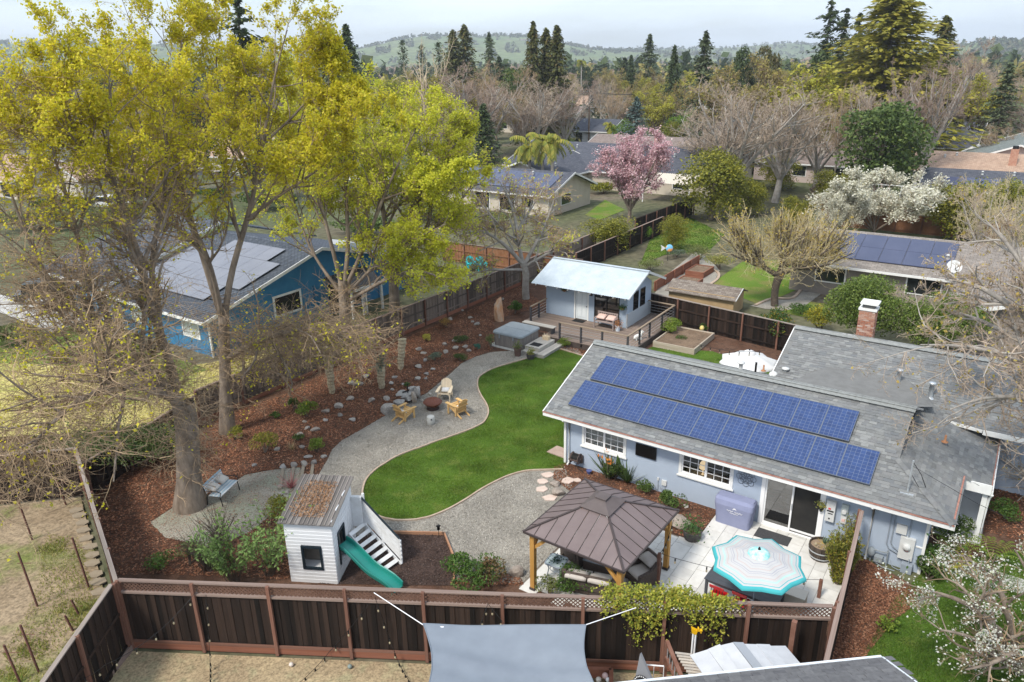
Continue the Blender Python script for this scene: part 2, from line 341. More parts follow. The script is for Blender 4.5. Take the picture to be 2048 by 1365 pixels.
sheet('concrete_walk',[HF(15.2,1.2),HF(30,1.2),HF(30,2.1),HF(15.2,2.1)],.008,CONC)
sheet('dry_lawn',px((0,700),(120,680),(330,740),(640,690),(560,780),(330,840),(190,865),(-300,890),(-300,740)),-.004,DRYG)
sheet('blue_house_lawn',px((-200,665),(60,655),(200,650),(300,700),(420,740),(330,760),(120,730),(-200,720)),.0,YARDG)
sheet('green_slope_lawn',px((1280,530),(1300,480),(1380,435),(1450,470),(1420,500),(1330,510)),.0,YARDG)
sheet('side_yard_lawn',px((1420,570),(1490,520),(1640,520),(1640,560),(1570,590),(1520,610)),.0,YARDG)
sheet('lower_side_lawn',px((1560,625),(1600,600),(1660,610),(1640,640)),.0,YARDG)
sheet('left_yard_lawn',px((1170,430),(1210,400),(1250,420),(1200,440)),.0,YARDG)
sheet('street',[HF(-140,47),HF(-40,47),HF(-40,54),HF(-140,54)],.0,ASPH)
sheet('pavement',[HF(-140,54),HF(-40,54),HF(-40,55.5),HF(-140,55.5)],.1,CONC)
sheet('driveway',[HF(-71,55.6),HF(-63,55.6),HF(-63,66),HF(-71,66)],.02,CONC)
sheet('far_street',[HF(-30,95),HF(-18,95),HF(-18,200),HF(-30,200)],.0,ASPH)
def edging(pts,name,m,wd=.05,h=.05):
    P=np.array([(p[0],p[1])for p in pts]);T=np.gradient(P,axis=0);T/=np.linalg.norm(T,axis=1,keepdims=True);Nn=np.stack([-T[:,1],T[:,0]],1)
    n=len(P);a,b=P+Nn*wd/2,P-Nn*wd/2
    V=np.concatenate([np.c_[a,np.zeros(n)],np.c_[b,np.zeros(n)],np.c_[a,np.full(n,h)],np.c_[b,np.full(n,h)]])
    F=[]
    for i in range(n-1):
        F+=[(2*n+i,2*n+i+1,3*n+i+1,3*n+i),(i,i+1,2*n+i+1,2*n+i),(n+i+1,n+i,3*n+i,3*n+i+1)]
    o=MB().raw(V,np.array(F)).build(name,m);o['kind']='structure';return o
def smooth_line(pts,k=4):
    P=np.array([(p[0],p[1])for p in pts]);out=[]
    for i in range(len(P)-1):
        p0,p1,p2,p3=P[max(i-1,0)],P[i],P[i+1],P[min(i+2,len(P)-1)]
        for t in np.arange(k)/k:
            out.append(.5*((2*p1)+(-p0+p2)*t+(2*p0-5*p1+4*p2-p3)*t*t+(-p0+3*p1-3*p2+p3)*t**3))
    out.append(P[-1]);return out
EDGE=mat('weathered_edging_board',(.46,.36,.28),(.36,.27,.20),3,.9)
edging(smooth_line([at(*p)for p in lawn_edge]),'lawn_edging',EDGE,.07,.06)
edging([at(*p)for p in[(742,1066),(800,1068),(889,1070),(908,1118),(908,1168)]],'play_area_edging',mat('orange_edging_board',(.40,.22,.13),(.33,.17,.10),3,.9),.06,.12)
# ================================================================ the house with the solar panels
house=thing('house','grey-blue house under a grey shingle roof carrying rows of blue solar panels','house',(HO[0],HO[1],0),TH)
def wall_open(mb,x0,x1,y0,y1,z0,z1,ops,mi=0):
    """wall along x with rectangular openings (x0, x1, z0, z1)"""
    xs=sorted({x0,x1,*[o[0]for o in ops],*[o[1]for o in ops]})
    for a,b in zip(xs,xs[1:]):
        zz=sorted([(o[2],o[3])for o in ops if o[0]<=a+1e-6 and o[1]>=b-1e-6]);z=z0
        for p,q in zz:
            if p>z+1e-4:mb.bb(a,b,y0,y1,z,p,mi)
            z=q
        if z1>z+1e-4:mb.bb(a,b,y0,y1,z,z1,mi)
OPS=[(1.62,3.44,1.16,1.95),(5.92,7.84,1.16,1.95),(9.14,11.08,.06,2.03)]
mb=MB();wall_open(mb,.65,14.4,.6,.75,-.4,2.5,OPS)
mb.bb(.65,.8,.75,7.6,-.4,2.48);mb.bb(14.25,14.4,.75,7.4,-.4,2.48);mb.bb(.8,14.25,7.6,7.75,-.4,2.3)
mb.raw([(.651,.76,2.4),(.651,8.1,2.4),(.651,4.37,3.98)],[[0,1,2]])
mb.bb(7.5,7.65,7.76,13.6,-.4,2.9);mb.bb(7.66,26,13.45,13.6,-.4,3.0);mb.bb(15.9,26,8.0,8.15,-.4,2.8)
mb.bb(14.41,15.9,7.4,7.55,-.4,2.2)
mb.build('wall',STUCCO,house)
mb=MB();mb.bb(.85,14.2,3.2,3.25,-.1,2.4);mb.bb(.85,14.2,.76,3.19,-.1,-.05);mb.bb(4.6,4.7,.76,3.19,-.04,2.4);mb.bb(8.5,8.6,.76,3.19,-.04,2.4);mb.bb(.85,14.2,.76,3.19,2.35,2.4)
mb.build('interior',INSIDE,house)
S=.388
def zf(y):return 2.5+S*y
def zb(y):return 4.195-S*(y-4.37)
def zw(y):return .11+S*y
def zh(x):return 2.5+S*(15.05-x)
mb=MB()
mb.extr([(0,0,2.5),(15.05,0,2.5),(13.1,1.95,3.257),(13.1,4.37,zf(4.37)),(0,4.37,zf(4.37))],(0,0,-.1))
mb.extr([(0,4.37,4.195),(13.1,4.37,4.195),(13.1,7.9,zb(7.9)),(7.0,7.9,zb(7.9)),(7.0,8.74,2.5),(0,8.74,2.5)],(0,0,-.1))
mb.extr([(13.101,1.95,3.257),(15.05,0,2.5),(15.05,3.4,2.5),(15.9,3.4,2.17),(15.9,7.9,2.17),(13.101,7.9,3.257)],(0,0,-.1))
mb.extr([(7.15,7.3,zw(7.3)),(13.1,7.3,zw(7.3)),(13.1,7.0,zw(7.0)),(27,7.0,zw(7.0)),(27,10.8,zw(10.8)),(7.15,10.8,zw(10.8))],(0,0,-.1))
mb.extr([(7.15,10.8,4.3),(27,10.8,4.3),(27,14.6,2.83),(7.15,14.6,2.83)],(0,0,-.1))
mb.raw([(13.0,1.9,3.2),(13.0,4.37,4.1),(13.0,6.9,3.2)],[[0,1,2]])
roof=mb.build('roof',FELT,house)
MB().poly([(8.3,6.3,3.47),(9.2,5.6,3.6),(12.4,5.6,3.6),(13.6,6.6,3.5),(13.3,7.6,3.42),(12.2,8.9,3.55),(10.5,9.35,3.73),(9.2,8.7,3.48)]).build('saddle_flashing',FELT,roof)
def shingle_field(o,ex,ey,W,Ls,keep,expo=.145,wmin=.16,wmax=.36):
    """tabs on the plane o + x*ex + y*ey (ex, ey unit, ey up the slope)"""
    o=np.array(o,float);ex=np.array(ex,float);ey=np.array(ey,float);ey/=np.linalg.norm(ey);nn=np.cross(ex,ey);res=[]
    for r in range(int(Ls/expo)+1):
        x=-U(0,wmax);y=r*expo
        while x<W:
            w_=U(wmin,wmax)
            cx,cy=x+w_/2,y+expo/2;p=o+ex*cx+ey*cy
            if keep(p):res.append((p,ex,ey,nn,w_-.006,expo+.05,U(.008,.026)))
            x+=w_
    return res
tabs=[]
e1=(1,0,0);sl=math.hypot(1,S)
tabs+=shingle_field((0,0,2.5),e1,(0,1,S),15.05,4.37*sl,lambda p:p[0]>.03 and(p[0]<13.0 or p[0]+p[1]<15.05))
tabs+=shingle_field((0,8.74,2.5),(-1,0,0),(0,-1,S),0,0,lambda p:False)
tabs+=shingle_field((13.1,8.74,2.5),(-1,0,0),(0,-1,S),13.1,4.37*sl,lambda p:p[0]>.03 and(p[0]<7.1 or p[1]<7.45))
tabs+=shingle_field((15.9,0,2.17),(0,1,0),(-1,0,S),7.9,2.8*sl,lambda p:p[1]>15.05-p[0]and(p[0]<15.05 or p[1]>3.4)and p[0]>13.1)
tabs+=shingle_field((7.15,7.0,zw(7.0)),e1,(0,1,S),15.5,3.8*sl,lambda p:p[0]>7.32 and(p[1]>7.5 or p[0]>13.1)and not(8.6<p[0]<13.3 and p[1]<8.9-abs(p[0]-10.8)*.3))
camH=HL((0,0))
tabs.sort(key=lambda t:(t[0][0]-camH[0])**2+(t[0][1]-camH[1])**2)
def tab_mesh(name,m):
    V=[(-.5,-.5,0),(.5,-.5,0),(.5,.5,0),(-.5,.5,0),(-.5,-.5,1),(.5,-.5,1),(.5,.5,.25),(-.5,.5,.25)]
    return MB().raw(V,np.array([(4,5,6,7),(0,1,5,4),(1,2,6,5),(3,0,4,7)])).mesh(name,m)
tabm=tab_mesh('shingle',SHINGLE1)
for p,ex,ey,nn,a,b,h in tabs[:300]:
    o=bpy.data.objects.new('shingle',tabm);COL.objects.link(o);o.parent=roof
    o.matrix_local=Matrix(((ex[0]*a,ey[0]*b,nn[0]*h,p[0]),(ex[1]*a,ey[1]*b,nn[1]*h,p[1]),(ex[2]*a,ey[2]*b,nn[2]*h,p[2]),(0,0,0,1)))
def tab_mass(name,tabs,m,parent):
    P=np.array([t[0]for t in tabs]);X=np.array([t[1]*t[4]for t in tabs]);Y=np.array([t[2]*t[5]for t in tabs]);Z=np.array([t[3]*t[6]for t in tabs])
    T=np.array([(-.5,-.5,0),(.5,-.5,0),(.5,.5,0),(-.5,.5,0),(-.5,-.5,1),(.5,-.5,1),(.5,.5,.25),(-.5,.5,.25)])
    V=P[:,None]+T[None,:,0:1]*X[:,None]+T[None,:,1:2]*Y[:,None]+T[None,:,2:3]*Z[:,None]
    F=(np.arange(len(P))[:,None,None]*8+np.array([(4,5,6,7),(0,1,5,4),(1,2,6,5),(3,0,4,7)])[None]).reshape(-1,4)
    return MB().raw(V.reshape(-1,3),F).build(name,m,parent,kind='stuff')
tab_mass('shingles',tabs[300:],SHINGLE,roof)
def caps(parent,a,b,n,m,w_=.32):
    a=np.array(a,float);b=np.array(b,float);d=b-a;d/=np.linalg.norm(d);s_=np.cross(d,(0,0,1));s_/=np.linalg.norm(s_)
    mb=MB()
    for i in range(n):
        p=a+(b-a)*i/n;q=a+(b-a)*(i+1.25)/n;V=[]
        for k,(pp,up)in enumerate(((p,.05),(q,.03))):V+=[pp+s_*w_/2+np.array((0,0,up-.055)),pp+np.array((0,0,up)),pp-s_*w_/2+np.array((0,0,up-.055))]
        mb.raw(V,np.array([(0,1,4,3),(1,2,5,4)]))
    return mb.build('ridge_cap',m,parent,kind='stuff')
caps(roof,(0,4.37,4.2),(13.1,4.37,4.2),60,RIDGE,.6);caps(roof,(13.1,1.95,3.27),(15.05,0,2.52),16,SHINGLE);caps(roof,(7.15,10.8,4.31),(22,10.8,4.31),60,RIDGE,.5)
MB().bb(-.03,15.08,-.05,-.01,2.30,2.47).build('fascia',WHITE,house)
MB().bb(-.04,15.09,-.075,-.051,2.455,2.50).build('gutter_edge',REDEDGE,house)
MB().bb(0,15.0,0,.6,2.30,2.33).build('soffit',WHITE,house)
mb=MB();mb.beam((-.02,-.04,2.43),(-.02,4.37,4.13),.04,.17);mb.beam((-.02,4.37,4.13),(-.02,8.74,2.43),.04,.17);mb.build('rake_board',WHITE,house)
mb=MB();mb.bb(15.07,15.11,-.05,3.35,2.3,2.47);mb.build('end_fascia',WHITE,house)
MB().bb(15.02,15.07,0,3.4,2.5,2.53).build('litter_in_gutter',REDEDGE,house)
mb=MB();mb.bb(15.91,15.96,3.4,7.9,2.0,2.18);mb.bb(15.06,15.9,3.34,3.39,2.05,2.42);mb.build('porch_fascia',WHITE,house)
MB().bb(15.88,15.91,3.4,7.9,2.18,2.215).build('porch_gutter_litter',REDEDGE,house)
mb=MB();mb.bb(15.3,27,6.94,6.98,2.62,2.82);mb.beam((15.28,6.96,2.75),(13.2,6.98,2.9),.04,.12);mb.build('wing_fascia',WHITE,house)
mb=MB();mb.beam((7.13,7.3,zw(7.3)-.07),(7.13,10.8,4.23),.04,.17);mb.build('wing_rake_board',WHITE,house)
mb=MB();mb.bb(15.68,15.84,3.5,3.66,0,2.05);mb.tube([(15.95,3.42,2.05),(15.9,3.5,1.9),(15.88,3.55,1.7),(15.88,3.55,.1)],.045,6);mb.build('porch_post',WHITE,house)
MB().bb(14.42,15.95,3.4,7.4,-.1,.03).build('porch_floor',CONC,house)
mb=MB();mb.bb(.68,.78,.5,.6,-.2,2.28);mb.build('corner_board',WHITE,house)
def downspout(x,y0=.52):
    mb=MB();mb.tube([(x,-.02,2.3),(x,.1,2.2),(x,y0,2.05),(x,y0,.1),(x,y0-.15,.02)],.045,8);mb.build('downspout',WHITE,house)
downspout(.92);downspout(12.75)
mb=MB();mb.bb(14.34,14.43,.56,.64,-.2,2.3);mb.bb(14.15,14.4,.57,.6,.95,1.0);mb.build('corner_trim',WHITE,house)
def window(x0,x1,z0,z1,nx,nz,yface=.6,panes=2,parent=house,fr=WHITE2,cx=None,backing=None):
    mb=MB();t=.11
    mb.bb(x0-t,x1+t,yface-.035,yface,z1,z1+t);mb.bb(x0-t,x0,yface-.035,yface,z0-t,z1);mb.bb(x1,x1+t,yface-.035,yface,z0-t,z1);mb.bb(x0,x1,yface-.04,yface,z0-t,z0)
    f=mb.build('window',WHITE,parent)
    MB().bb(x0-t-.05,x1+t+.05,yface-.09,yface-.041,z0-t-.03,z0-t+.03).build('sill',WHITE,f)
    wv=(x1-x0)/panes;mb=MB()
    for i in range(panes):
        a,b=x0+i*wv,x0+(i+1)*wv
        for q in((a,a+.045,z0,z1),(b-.045,b,z0,z1),(a+.045,b-.045,z0,z0+.045),(a+.045,b-.045,z1-.045,z1)):mb.bb(q[0],q[1],yface+.01,yface+.06,q[2],q[3])
        for k in range(1,nx):x=a+(b-a)*k/nx;mb.bb(x-.011,x+.011,yface+.02,yface+.04,z0+.045,z1-.045)
        for k in range(1,nz):z=z0+(z1-z0)*k/nz;mb.bb(a+.045,b-.045,yface+.019,yface+.041,z-.011,z+.011)
    mb.build('sash',fr,f)
    for i in range(panes):MB().poly([(x0+i*wv+.04,yface+.045,z0+.04),(x0+(i+1)*wv-.04,yface+.045,z0+.04),(x0+(i+1)*wv-.04,yface+.045,z1-.04),(x0+i*wv+.04,yface+.045,z1-.04)]).build('pane',GLASS,f)
    return f
wn=window(1.62,3.44,1.16,1.95,3,3)
mb=MB()
for k in range(19):mb.box((2.53,.70,1.2+k*.04),(1.76,.035,.004),0,0,ax=[(1,0,0),(0,.25,-.97),(0,.97,.25)])
mb.build('blind',BLIND,wn)
wn2=window(5.92,7.84,1.16,1.95,3,3)
mb=MB();mb.bb(5.95,7.8,.78,1.3,.95,1.05);mb.build('counter',mat('cream_counter',(.62,.55,.45),rough=.5),wn2)
mb=MB();mb.lathe([(.15,0),(.155,.04),(.14,.2),(.09,.29),(.02,.31)],14,(6.62,1.05,1.32));mb.lathe([(.06,0),(.03,.05),(.025,.28)],8,(6.62,1.05,1.05));mb.build('table_lamp',mat('cream_lampshade',(.85,.68,.45),rough=.7,emis=(1,.72,.42,.35)),wn2)
mb=MB();y=.6
for q in((9.0,9.14,0,2.05),(11.08,11.22,0,2.05)):mb.bb(q[0],q[1],y-.04,y,q[2],q[3])
mb.bb(9.14,11.08,y-.05,y+.1,0,.06);mb.bb(9.0,11.22,y-.045,y,2.051,2.2)
door=mb.build('sliding_door',WHITE2,house)
mb=MB()
for a,b,yy in((9.14,10.14,.61),(10.08,11.08,.66)):
    for q in((a,a+.06,.06,2.03),(b-.06,b,.06,2.03),(a+.06,b-.06,.06,.14),(a+.06,b-.06,1.96,2.03)):mb.bb(q[0],q[1],yy,yy+.045,q[2],q[3])
mb.build('door_sash',WHITE2,door)
REFL=glass('patio_door_glass',(.5,.5,.5),.02,.22)
MB().poly([(9.2,.635,.14),(10.08,.635,.14),(10.08,.635,1.96),(9.2,.635,1.96)]).build('pane',REFL,door)
MB().poly([(10.14,.685,.14),(11.02,.685,.14),(11.02,.685,1.96),(10.14,.685,1.96)]).build('pane',mat('insect_screen',(.018,.018,.018),(.03,.028,.025),2,.7),door)
MB().bb(10.1,10.13,.57,.609,.95,1.2).build('handle',ALU,door)
ch=MB().bb(9.78,10.42,10.98,11.6,3.6,5.55).build('chimney',MORTAR,house)
nb_=0
for r in range(20):
    z=4.0+r*.076
    for side in range(3):
        off=(r%2)*.105
        for k in range(4):
            a=-off+k*.213;b=a+.2;a=max(a,0);b=min(b,.64 if side==0 else .62)
            if b-a<.03:continue
            d=U(0,.006)
            if side==0:c,s_=(9.78+(a+b)/2,10.98-.006-d,z+.033),(b-a,.03,.062)
            elif side==1:c,s_=(10.42+.006+d,10.98+(a+b)/2,z+.033),(.03,b-a,.062)
            else:c,s_=(9.78-.006-d,10.98+(a+b)/2,z+.033),(.03,b-a,.062)
            nb_+=1
            if nb_<=300:piece('brick',BRICK,ch,c,s_)
mb=MB();mb.bb(9.72,10.48,10.92,11.66,5.55,5.64);mb.build('crown',WHITE,ch)
mb=MB();mb.bb(9.86,10.36,11.04,11.54,5.64,5.82);mb.build('flue',mat('smoked_metal',(.12,.12,.12),rough=.6,metal=.4),ch)
mb=MB();mb.bb(9.76,10.5,10.94,11.64,5.82,5.9);mb.build('rain_cap',WHITE,ch)
MB().bb(9.2,9.77,10.86,10.98,4.22,4.34).build('saddle',WHITE,ch)
def vent(kind,px_,py_,plane):
    best=None
    for k in range(400):
        t=k*.01+3.0;p=at(px_,py_,t);x,y=HL(p)
        z=plane(x,y)
        if best is None or abs(z-t)<best[0]:best=(abs(z-t),x,y,t)
    _,x,y,z=best;mb=MB();c=(x,y,z-.05)
    if kind=='cap':mb.lathe([(.11,0),(.09,.05),(.085,.32),(.17,.33),(.17,.37),(.05,.40)],14,c);return mb.build('roof_vent',LGREY,roof)
    if kind=='pipe':mb.lathe([(.17,0),(.1,.06),(.09,.1),(.09,.62),(.13,.62),(.13,.7),(.02,.71)],14,c);return mb.build('flue_pipe',GALV,roof)
    if kind=='dome':mb.lathe([(.2,0),(.2,.08),(.15,.16),(.05,.2)],14,c);return mb.build('roof_vent',LGREY,roof)
    if kind=='black':mb.lathe([(.05,0),(.045,.42),(.05,.42),(.05,.45)],8,c);return mb.build('vent_pipe',BLACK,roof)
    mb.lathe([(.12,0),(.12,.015),(.04,.05),(.035,.28)],8,c);return mb.build('vent_pipe',mat('rusty_pipe',(.42,.2,.1),rough=.8),roof)
PB=lambda x,y:zb(y)+.02;PW=lambda x,y:zw(y)+.02
PF=lambda x,y:zf(y)+.02;PHp=lambda x,y:zh(x)+.02
for k,a,b,pl in(('cap',1481,738,PB),('black',1511,742,PB),('pipe2',1527,740,PB),('dome',1547,750,PB),('cap',1570,750,PB),('pipe',1795,768,PW),('pipe',1860,795,PW),('cap',1806,801,PB),('pipe2',1848,807,PB),('pipe2',1890,882,PHp)):vent(k,a,b,pl)
mb=MB();x,y=14.0,.55;mb.tube([(13.6,.75,2.8),(13.6,.75,3.95)],.03,8);mb.bb(13.4,13.8,.6,.7,2.74,2.78);mb.build('service_mast',GALV,roof)
mb=MB();mb.tube([(13.6,.75,3.9),(13.9,.6,3.6),(14.1,.4,3.3),(13.9,.4,3.25),(13.65,.6,3.5)],.015,4);mb.tube([(13.62,.75,3.75),(15.5,-2.2,4.6),(18,-6,6)],.008,4);mb.build('service_wire',BLACK,roof)
def solar(x,y,w_=1.0,l=1.58):
    z=zf(y)+.13;p=MB()
    p.extr([(0,0,0),(w_,0,0),(w_,l,0),(0,l,0)],(0,0,-.03));o=p.build('solar_panel',CELL,house)
    f=MB()
    for q in((-.006,.014,-.006,l+.006),(w_-.014,w_+.006,-.006,l+.006)):f.bb(q[0],q[1],q[2],q[3],-.04,.006)
    f.bb(.014,w_-.014,-.006,.016,-.04,.006);f.bb(.014,w_-.014,l-.016,l+.006,-.04,.006)
    f.build('panel_frame',PFRM,o)
    o.location=(x,y,z);o.rotation_euler=(math.atan(S),0,0);return o
for k in range(10):solar(1.02+k*1.042,2.075,1.03,1.56)
for k in range(11):solar(.86+k*1.058,.50,1.046,1.55)
mb=MB()
for y in(.95,1.75,2.5,3.3):mb.bb(.9,12.4 if y<2 else 11.4,y-.02,y+.02,zf(y)+.03,zf(y)+.09)
mb.build('panel_rail',ALU,house)
def wbox(name,x0,x1,z0,z1,d=.14,m=LGREY,y=.6):return MB().bb(x0,x1,y-d,y-.002,z0,z1).build(name,m,house)
b=wbox('inverter_box',11.28,11.58,1.02,1.82,.16,LGREY);MB().bb(11.36,11.44,.425,.438,1.5,1.56).build('red_mark',mat('red_print',(.6,.05,.05)),b);mb=MB();mb.bb(11.32,11.54,.425,.438,1.42,1.465);mb.bb(11.36,11.52,.425,.438,1.33,1.36);mb.bb(11.4,11.45,.425,.438,1.12,1.17);mb.build('black_lettering',BLACK,b)
b=wbox('meter_box',11.76,11.98,1.38,1.8,.1,mat('pale_green_grey_enamel',(.42,.47,.46),rough=.5));mb=MB();mb.lathe([(.085,0),(.085,.06),(.07,.09)],14);o=mb.build('meter_dial',LGREY,b);o.location=(11.87,.5,1.55);o.rotation_euler=(math.pi/2,0,0)
b=wbox('disconnect_box',11.78,11.96,1.06,1.36,.09,LGREY);MB().bb(11.82,11.92,.495,.509,1.14,1.24).build('warning_label',mat('red_white_label',(.7,.45,.42)),b)
b=wbox('electric_panel',13.68,14.12,.42,1.24,.13,LGREY);mb=MB();mb.lathe([(.12,0),(.12,.05),(.1,.09),(.03,.1)],16);o=mb.build('meter_dial',LGREY,b);o.location=(13.9,.47,.92);o.rotation_euler=(math.pi/2,0,0);MB().bb(13.86,13.96,.45,.468,.76,.82).build('red_tag',mat('red_tag',(.6,.12,.08)),b)
b=wbox('phone_box',13.5,13.82,1.32,1.66,.1,LGREY)
b=wbox('cable_box',5.16,5.36,.36,.58,.07,LGREY);b=wbox('outlet_box',4.96,5.03,.5,.62,.05,LGREY)
for P,r in(([(13.3,.57,2.28),(13.3,.57,.75),(13.4,.56,.6),(13.68,.55,.52)],.02),([(13.42,.57,2.28),(13.42,.57,.85),(13.5,.56,.72),(13.68,.55,.62)],.02),([(13.9,.57,2.28),(13.9,.57,1.24)],.025),([(5.0,.58,.5),(5.0,.58,-.1)],.015),([(5.0,.58,.35),(5.15,.5,.2),(5.3,.52,.3),(5.3,.55,.36)],.012)):MB().tube(P,r,6).build('conduit',GREYMET,house)
mb=MB();mb.tube([(12.9,.45,.35),(12.9,.45,-.05)],.03,6);mb.lathe([(.11,0),(.13,.12),(.08,.24),(.03,.26)],10,(12.9,.42,.28));mb.bb(13.02,13.28,.3,.52,.1,.3);mb.tube([(13.4,.45,.6),(13.4,.45,-.05)],.025,6);mb.tube([(12.9,.42,.5),(13.15,.42,.48),(13.4,.45,.5)],.025,6);mb.build('gas_meter',mat('grey_gas_meter',(.25,.28,.3),rough=.6),house)
mb=MB();mb.bb(13.85,14.18,.32,.55,0,.32);mb.tube([(14.05,.45,.32),(14.05,.45,.5)],.02,6);mb.build('utility_pedestal',GREYMET,house)
mb=MB();mb.tube([(13.5,.5,.2),(13.6,.4,.05),(13.8,.35,.03),(13.9,.4,.1)],.015,5);mb.tube([(13.0,.4,.05),(13.3,.25,.02),(13.7,.25,.02)],.015,5);mb.build('pipe_run',GREYMET,house)
# ================================================================ fences
FDARK=mat('dark_weathered_board',(.011,.007,.005),(.036,.021,.015),2.2,.9,stretch=(9,9,.6),rand=.75,bump=.3,bscale=14)
FGREY=mat('grey_weathered_board',(.115,.085,.068),(.21,.17,.14),2.2,.9,stretch=(9,9,.6),rand=.4,bump=.3,bscale=14)
FRED=mat('red_brown_timber',(.145,.064,.043),(.22,.115,.082),2.5,.85,rand=.15,bump=.2)
FTOP=mat('weathered_top_rail',(.19,.135,.112),(.28,.21,.178),2.5,.9,rand=.12,bump=.2)
REDW=mat('redwood_plank',(.19,.07,.04),(.27,.115,.072),2.5,.85,rand=.15,bump=.2)
def fence(label,p0,p1,z0,zt,bm=FDARK,side=-1,step=.145,post=2.45,lattice=0.,cap=True,kick=0.,rails=True,pm=FRED,capm=None,zt1=None,rag=.02,single=True,group=None,name='fence'):
    """boards, posts and rails from p0 to p1 (x, y); side: the side on which posts stand"""
    p0=Vector(p0[:2]);p1=Vector(p1[:2]);d=p1-p0;Ln=d.length
    t=thing(name,label,'fence',(p0.x,p0.y,0),math.atan2(d.y,d.x),group)
    zt1=zt if zt1 is None else zt1;top=lambda x:zt+(zt1-zt)*x/Ln
    n=int(Ln/step);mbm=MB()
    for i in range(n):
        x=(i+.5)*step;h1=top(x)-lattice-(.04 if cap else 0)+U(-rag,rag if not cap else 0);zb_=z0+kick
        c=(x,U(-.003,.003)+.021*(i%2),(zb_+h1)/2);s_=(step+.012 if i%2 else step-U(.002,.01),.02,h1-zb_)
        if single:piece('board',bm,t,c,s_,(U(-.004,.004),0,0))
        else:mbm.box(c,s_)
    if not single:mbm.build('boards',bm,t,kind='stuff')
    k=max(1,round(Ln/post))
    for i in range(k+1):
        x=Ln*i/k;piece('post',pm,t,(x,side*.075,(z0+top(x))/2+.01),(.095,.095,top(x)-z0+.02))
    if kick:piece('kickboard',REDW,t,(Ln/2,side*.02,z0+kick/2),(Ln,.045,kick-.01))
    sl_=math.atan2(zt1-zt,Ln)
    if rails:
        for z in([z0+kick+.25,(z0+zt)/2+.2]if not lattice else[z0+kick+.03]):piece('rail',pm if lattice else bm,t,(Ln/2,side*.045,z),(Ln,.04,.085))
    if cap:piece('top_rail',capm or FTOP,t,(Ln/2,0,(zt+zt1)/2),(Ln/math.cos(sl_),.125,.04),(0,-sl_,0))
    if lattice:
        piece('lattice_rail',capm or FTOP,t,(Ln/2,side*.02,(zt+zt1)/2-lattice-.02),(Ln,.10,.07))
        for i in range(k):
            a,b=Ln*i/k+.05,Ln*(i+1)/k-.05;mb=MB();hh=lattice-.055
            for sgn in(-1,1):
                x=a-hh
                while x<b+hh:
                    xa,xb=(x,x+hh)if sgn>0 else(x+hh,x);za,zb2=0.,1.
                    def cl(u):return xa+(xb-xa)*u
                    us=[u for u in(0.,1.)]
                    lo,hi=0.,1.
                    dx=xb-xa
                    for lim,s2 in((a,1),(b,-1)):
                        u=(lim-xa)/dx
                        if(dx>0)==(s2>0):lo=max(lo,u)
                        else:hi=min(hi,u)
                    if hi-lo>.05:mb.beam((cl(lo),sgn*.006,zt-lattice+.015+lo*hh),(cl(hi),sgn*.006,zt-lattice+.015+hi*hh),.008,.032,0,up=(0,1,0)if False else(0,0,1))
                    x+=.125
            mb.build('lattice_panel',FLAT,t)
    return t
FLAT=mat('lattice_wood',(.10,.055,.04),(.16,.09,.065),3,.9)
BF0,BF1=at(236,1160,2.1),at(1667,1213,2.1)
fence('tall dark plank fence with lattice top and red-brown posts across the front',BF0,BF1,-.4,2.1,FDARK,side=-1,lattice=.38,kick=.26,post=2.35)
fence('dark fence running from the lattice fence end to the house wall',at(1724,1022,2.1),at(1651,1330,2.1),-.3,2.1,FDARK,side=-1,post=2.4,capm=FTOP)
fence('dark board fence between the bare vineyard plot and the sandy yard, sloping out of frame',at(222,1168,2.1),at(60,1400,2.0),-.4,2.08,FDARK,side=1,post=2.4,zt1=2.0,capm=mat('grey_top_rail',(.24,.20,.17),(.33,.28,.25),3,.9))
fence('dark fence with pale top rail between vineyard plot and leafy corner',at(150,897,1.95),at(232,1163,2.05),-.3,1.95,FDARK,side=1,post=2.2,capm=mat('grey_top_rail',(.24,.20,.17)))
fence('dark fence along the back of the vineyard plot beside the dry yellow lawn',at(-40,915,1.9),at(150,897,1.9),-.3,1.9,FDARK,side=-1,post=2.4,capm=mat('grey_top_rail',(.24,.20,.17)))
LF=[at(232,925),at(400,848),at(575,782),at(700,716),at(810,675),at(930,623),at(1042,570)]
fence('low dark fence half hidden by shrubs behind the big grey tree trunk',(-17.2,26.4),LF[1],0,1.5,FDARK,side=-1,post=2.4)
fence('brown board fence under the drooping bare twigs next to the blue house',LF[1],LF[3],0,1.75,FGREY,side=-1,kick=.22,post=2.3)
fence('grey-brown board fence behind the mulch slope with red-brown kickboard',LF[3],LF[6],0,1.78,FGREY,side=-1,kick=.24,post=2.3)
fence('grey-brown fence behind the metal roofed cottage and the leaning bare tree',LF[6],(7.5,65.5),0,1.8,FGREY,side=-1,single=False)
fence('dark board fence with red-brown posts behind the raised garden bed',at(1296,636),(17.2,39.6),0,1.75,FDARK,side=-1,post=2.4,capm=mat('grey_top_rail',(.24,.20,.17)))
fence('dark fence behind the big bushes and the brick chimney',(17.3,39.5),(25.8,33.3),0,1.8,FDARK,side=-1,post=2.4,step=.16)
fence('dark fence beside the green slope and the pink blossom tree',at(1268,478),at(1385,430),0,1.9,FDARK,side=-1,post=2.4,capm=FDARK)
fence('brown fence of the yard behind the white deck chairs and blue house',HF(-26,25),HF(-12.5,25.5),0,1.7,mat('orange_brown_boards',(.22,.10,.05),(.30,.15,.08),2,.9),single=False)
fence('red-brown fence below the canes and the dark magnolia',HF(-2,56),HF(14,56),0,1.8,mat('orange_brown_boards',(.22,.10,.05)),single=False)
fence('brown fence in front of the grey-blue house with white pipes',HF(15,44.5),HF(30,44.5),0,1.7,FRED,single=False)
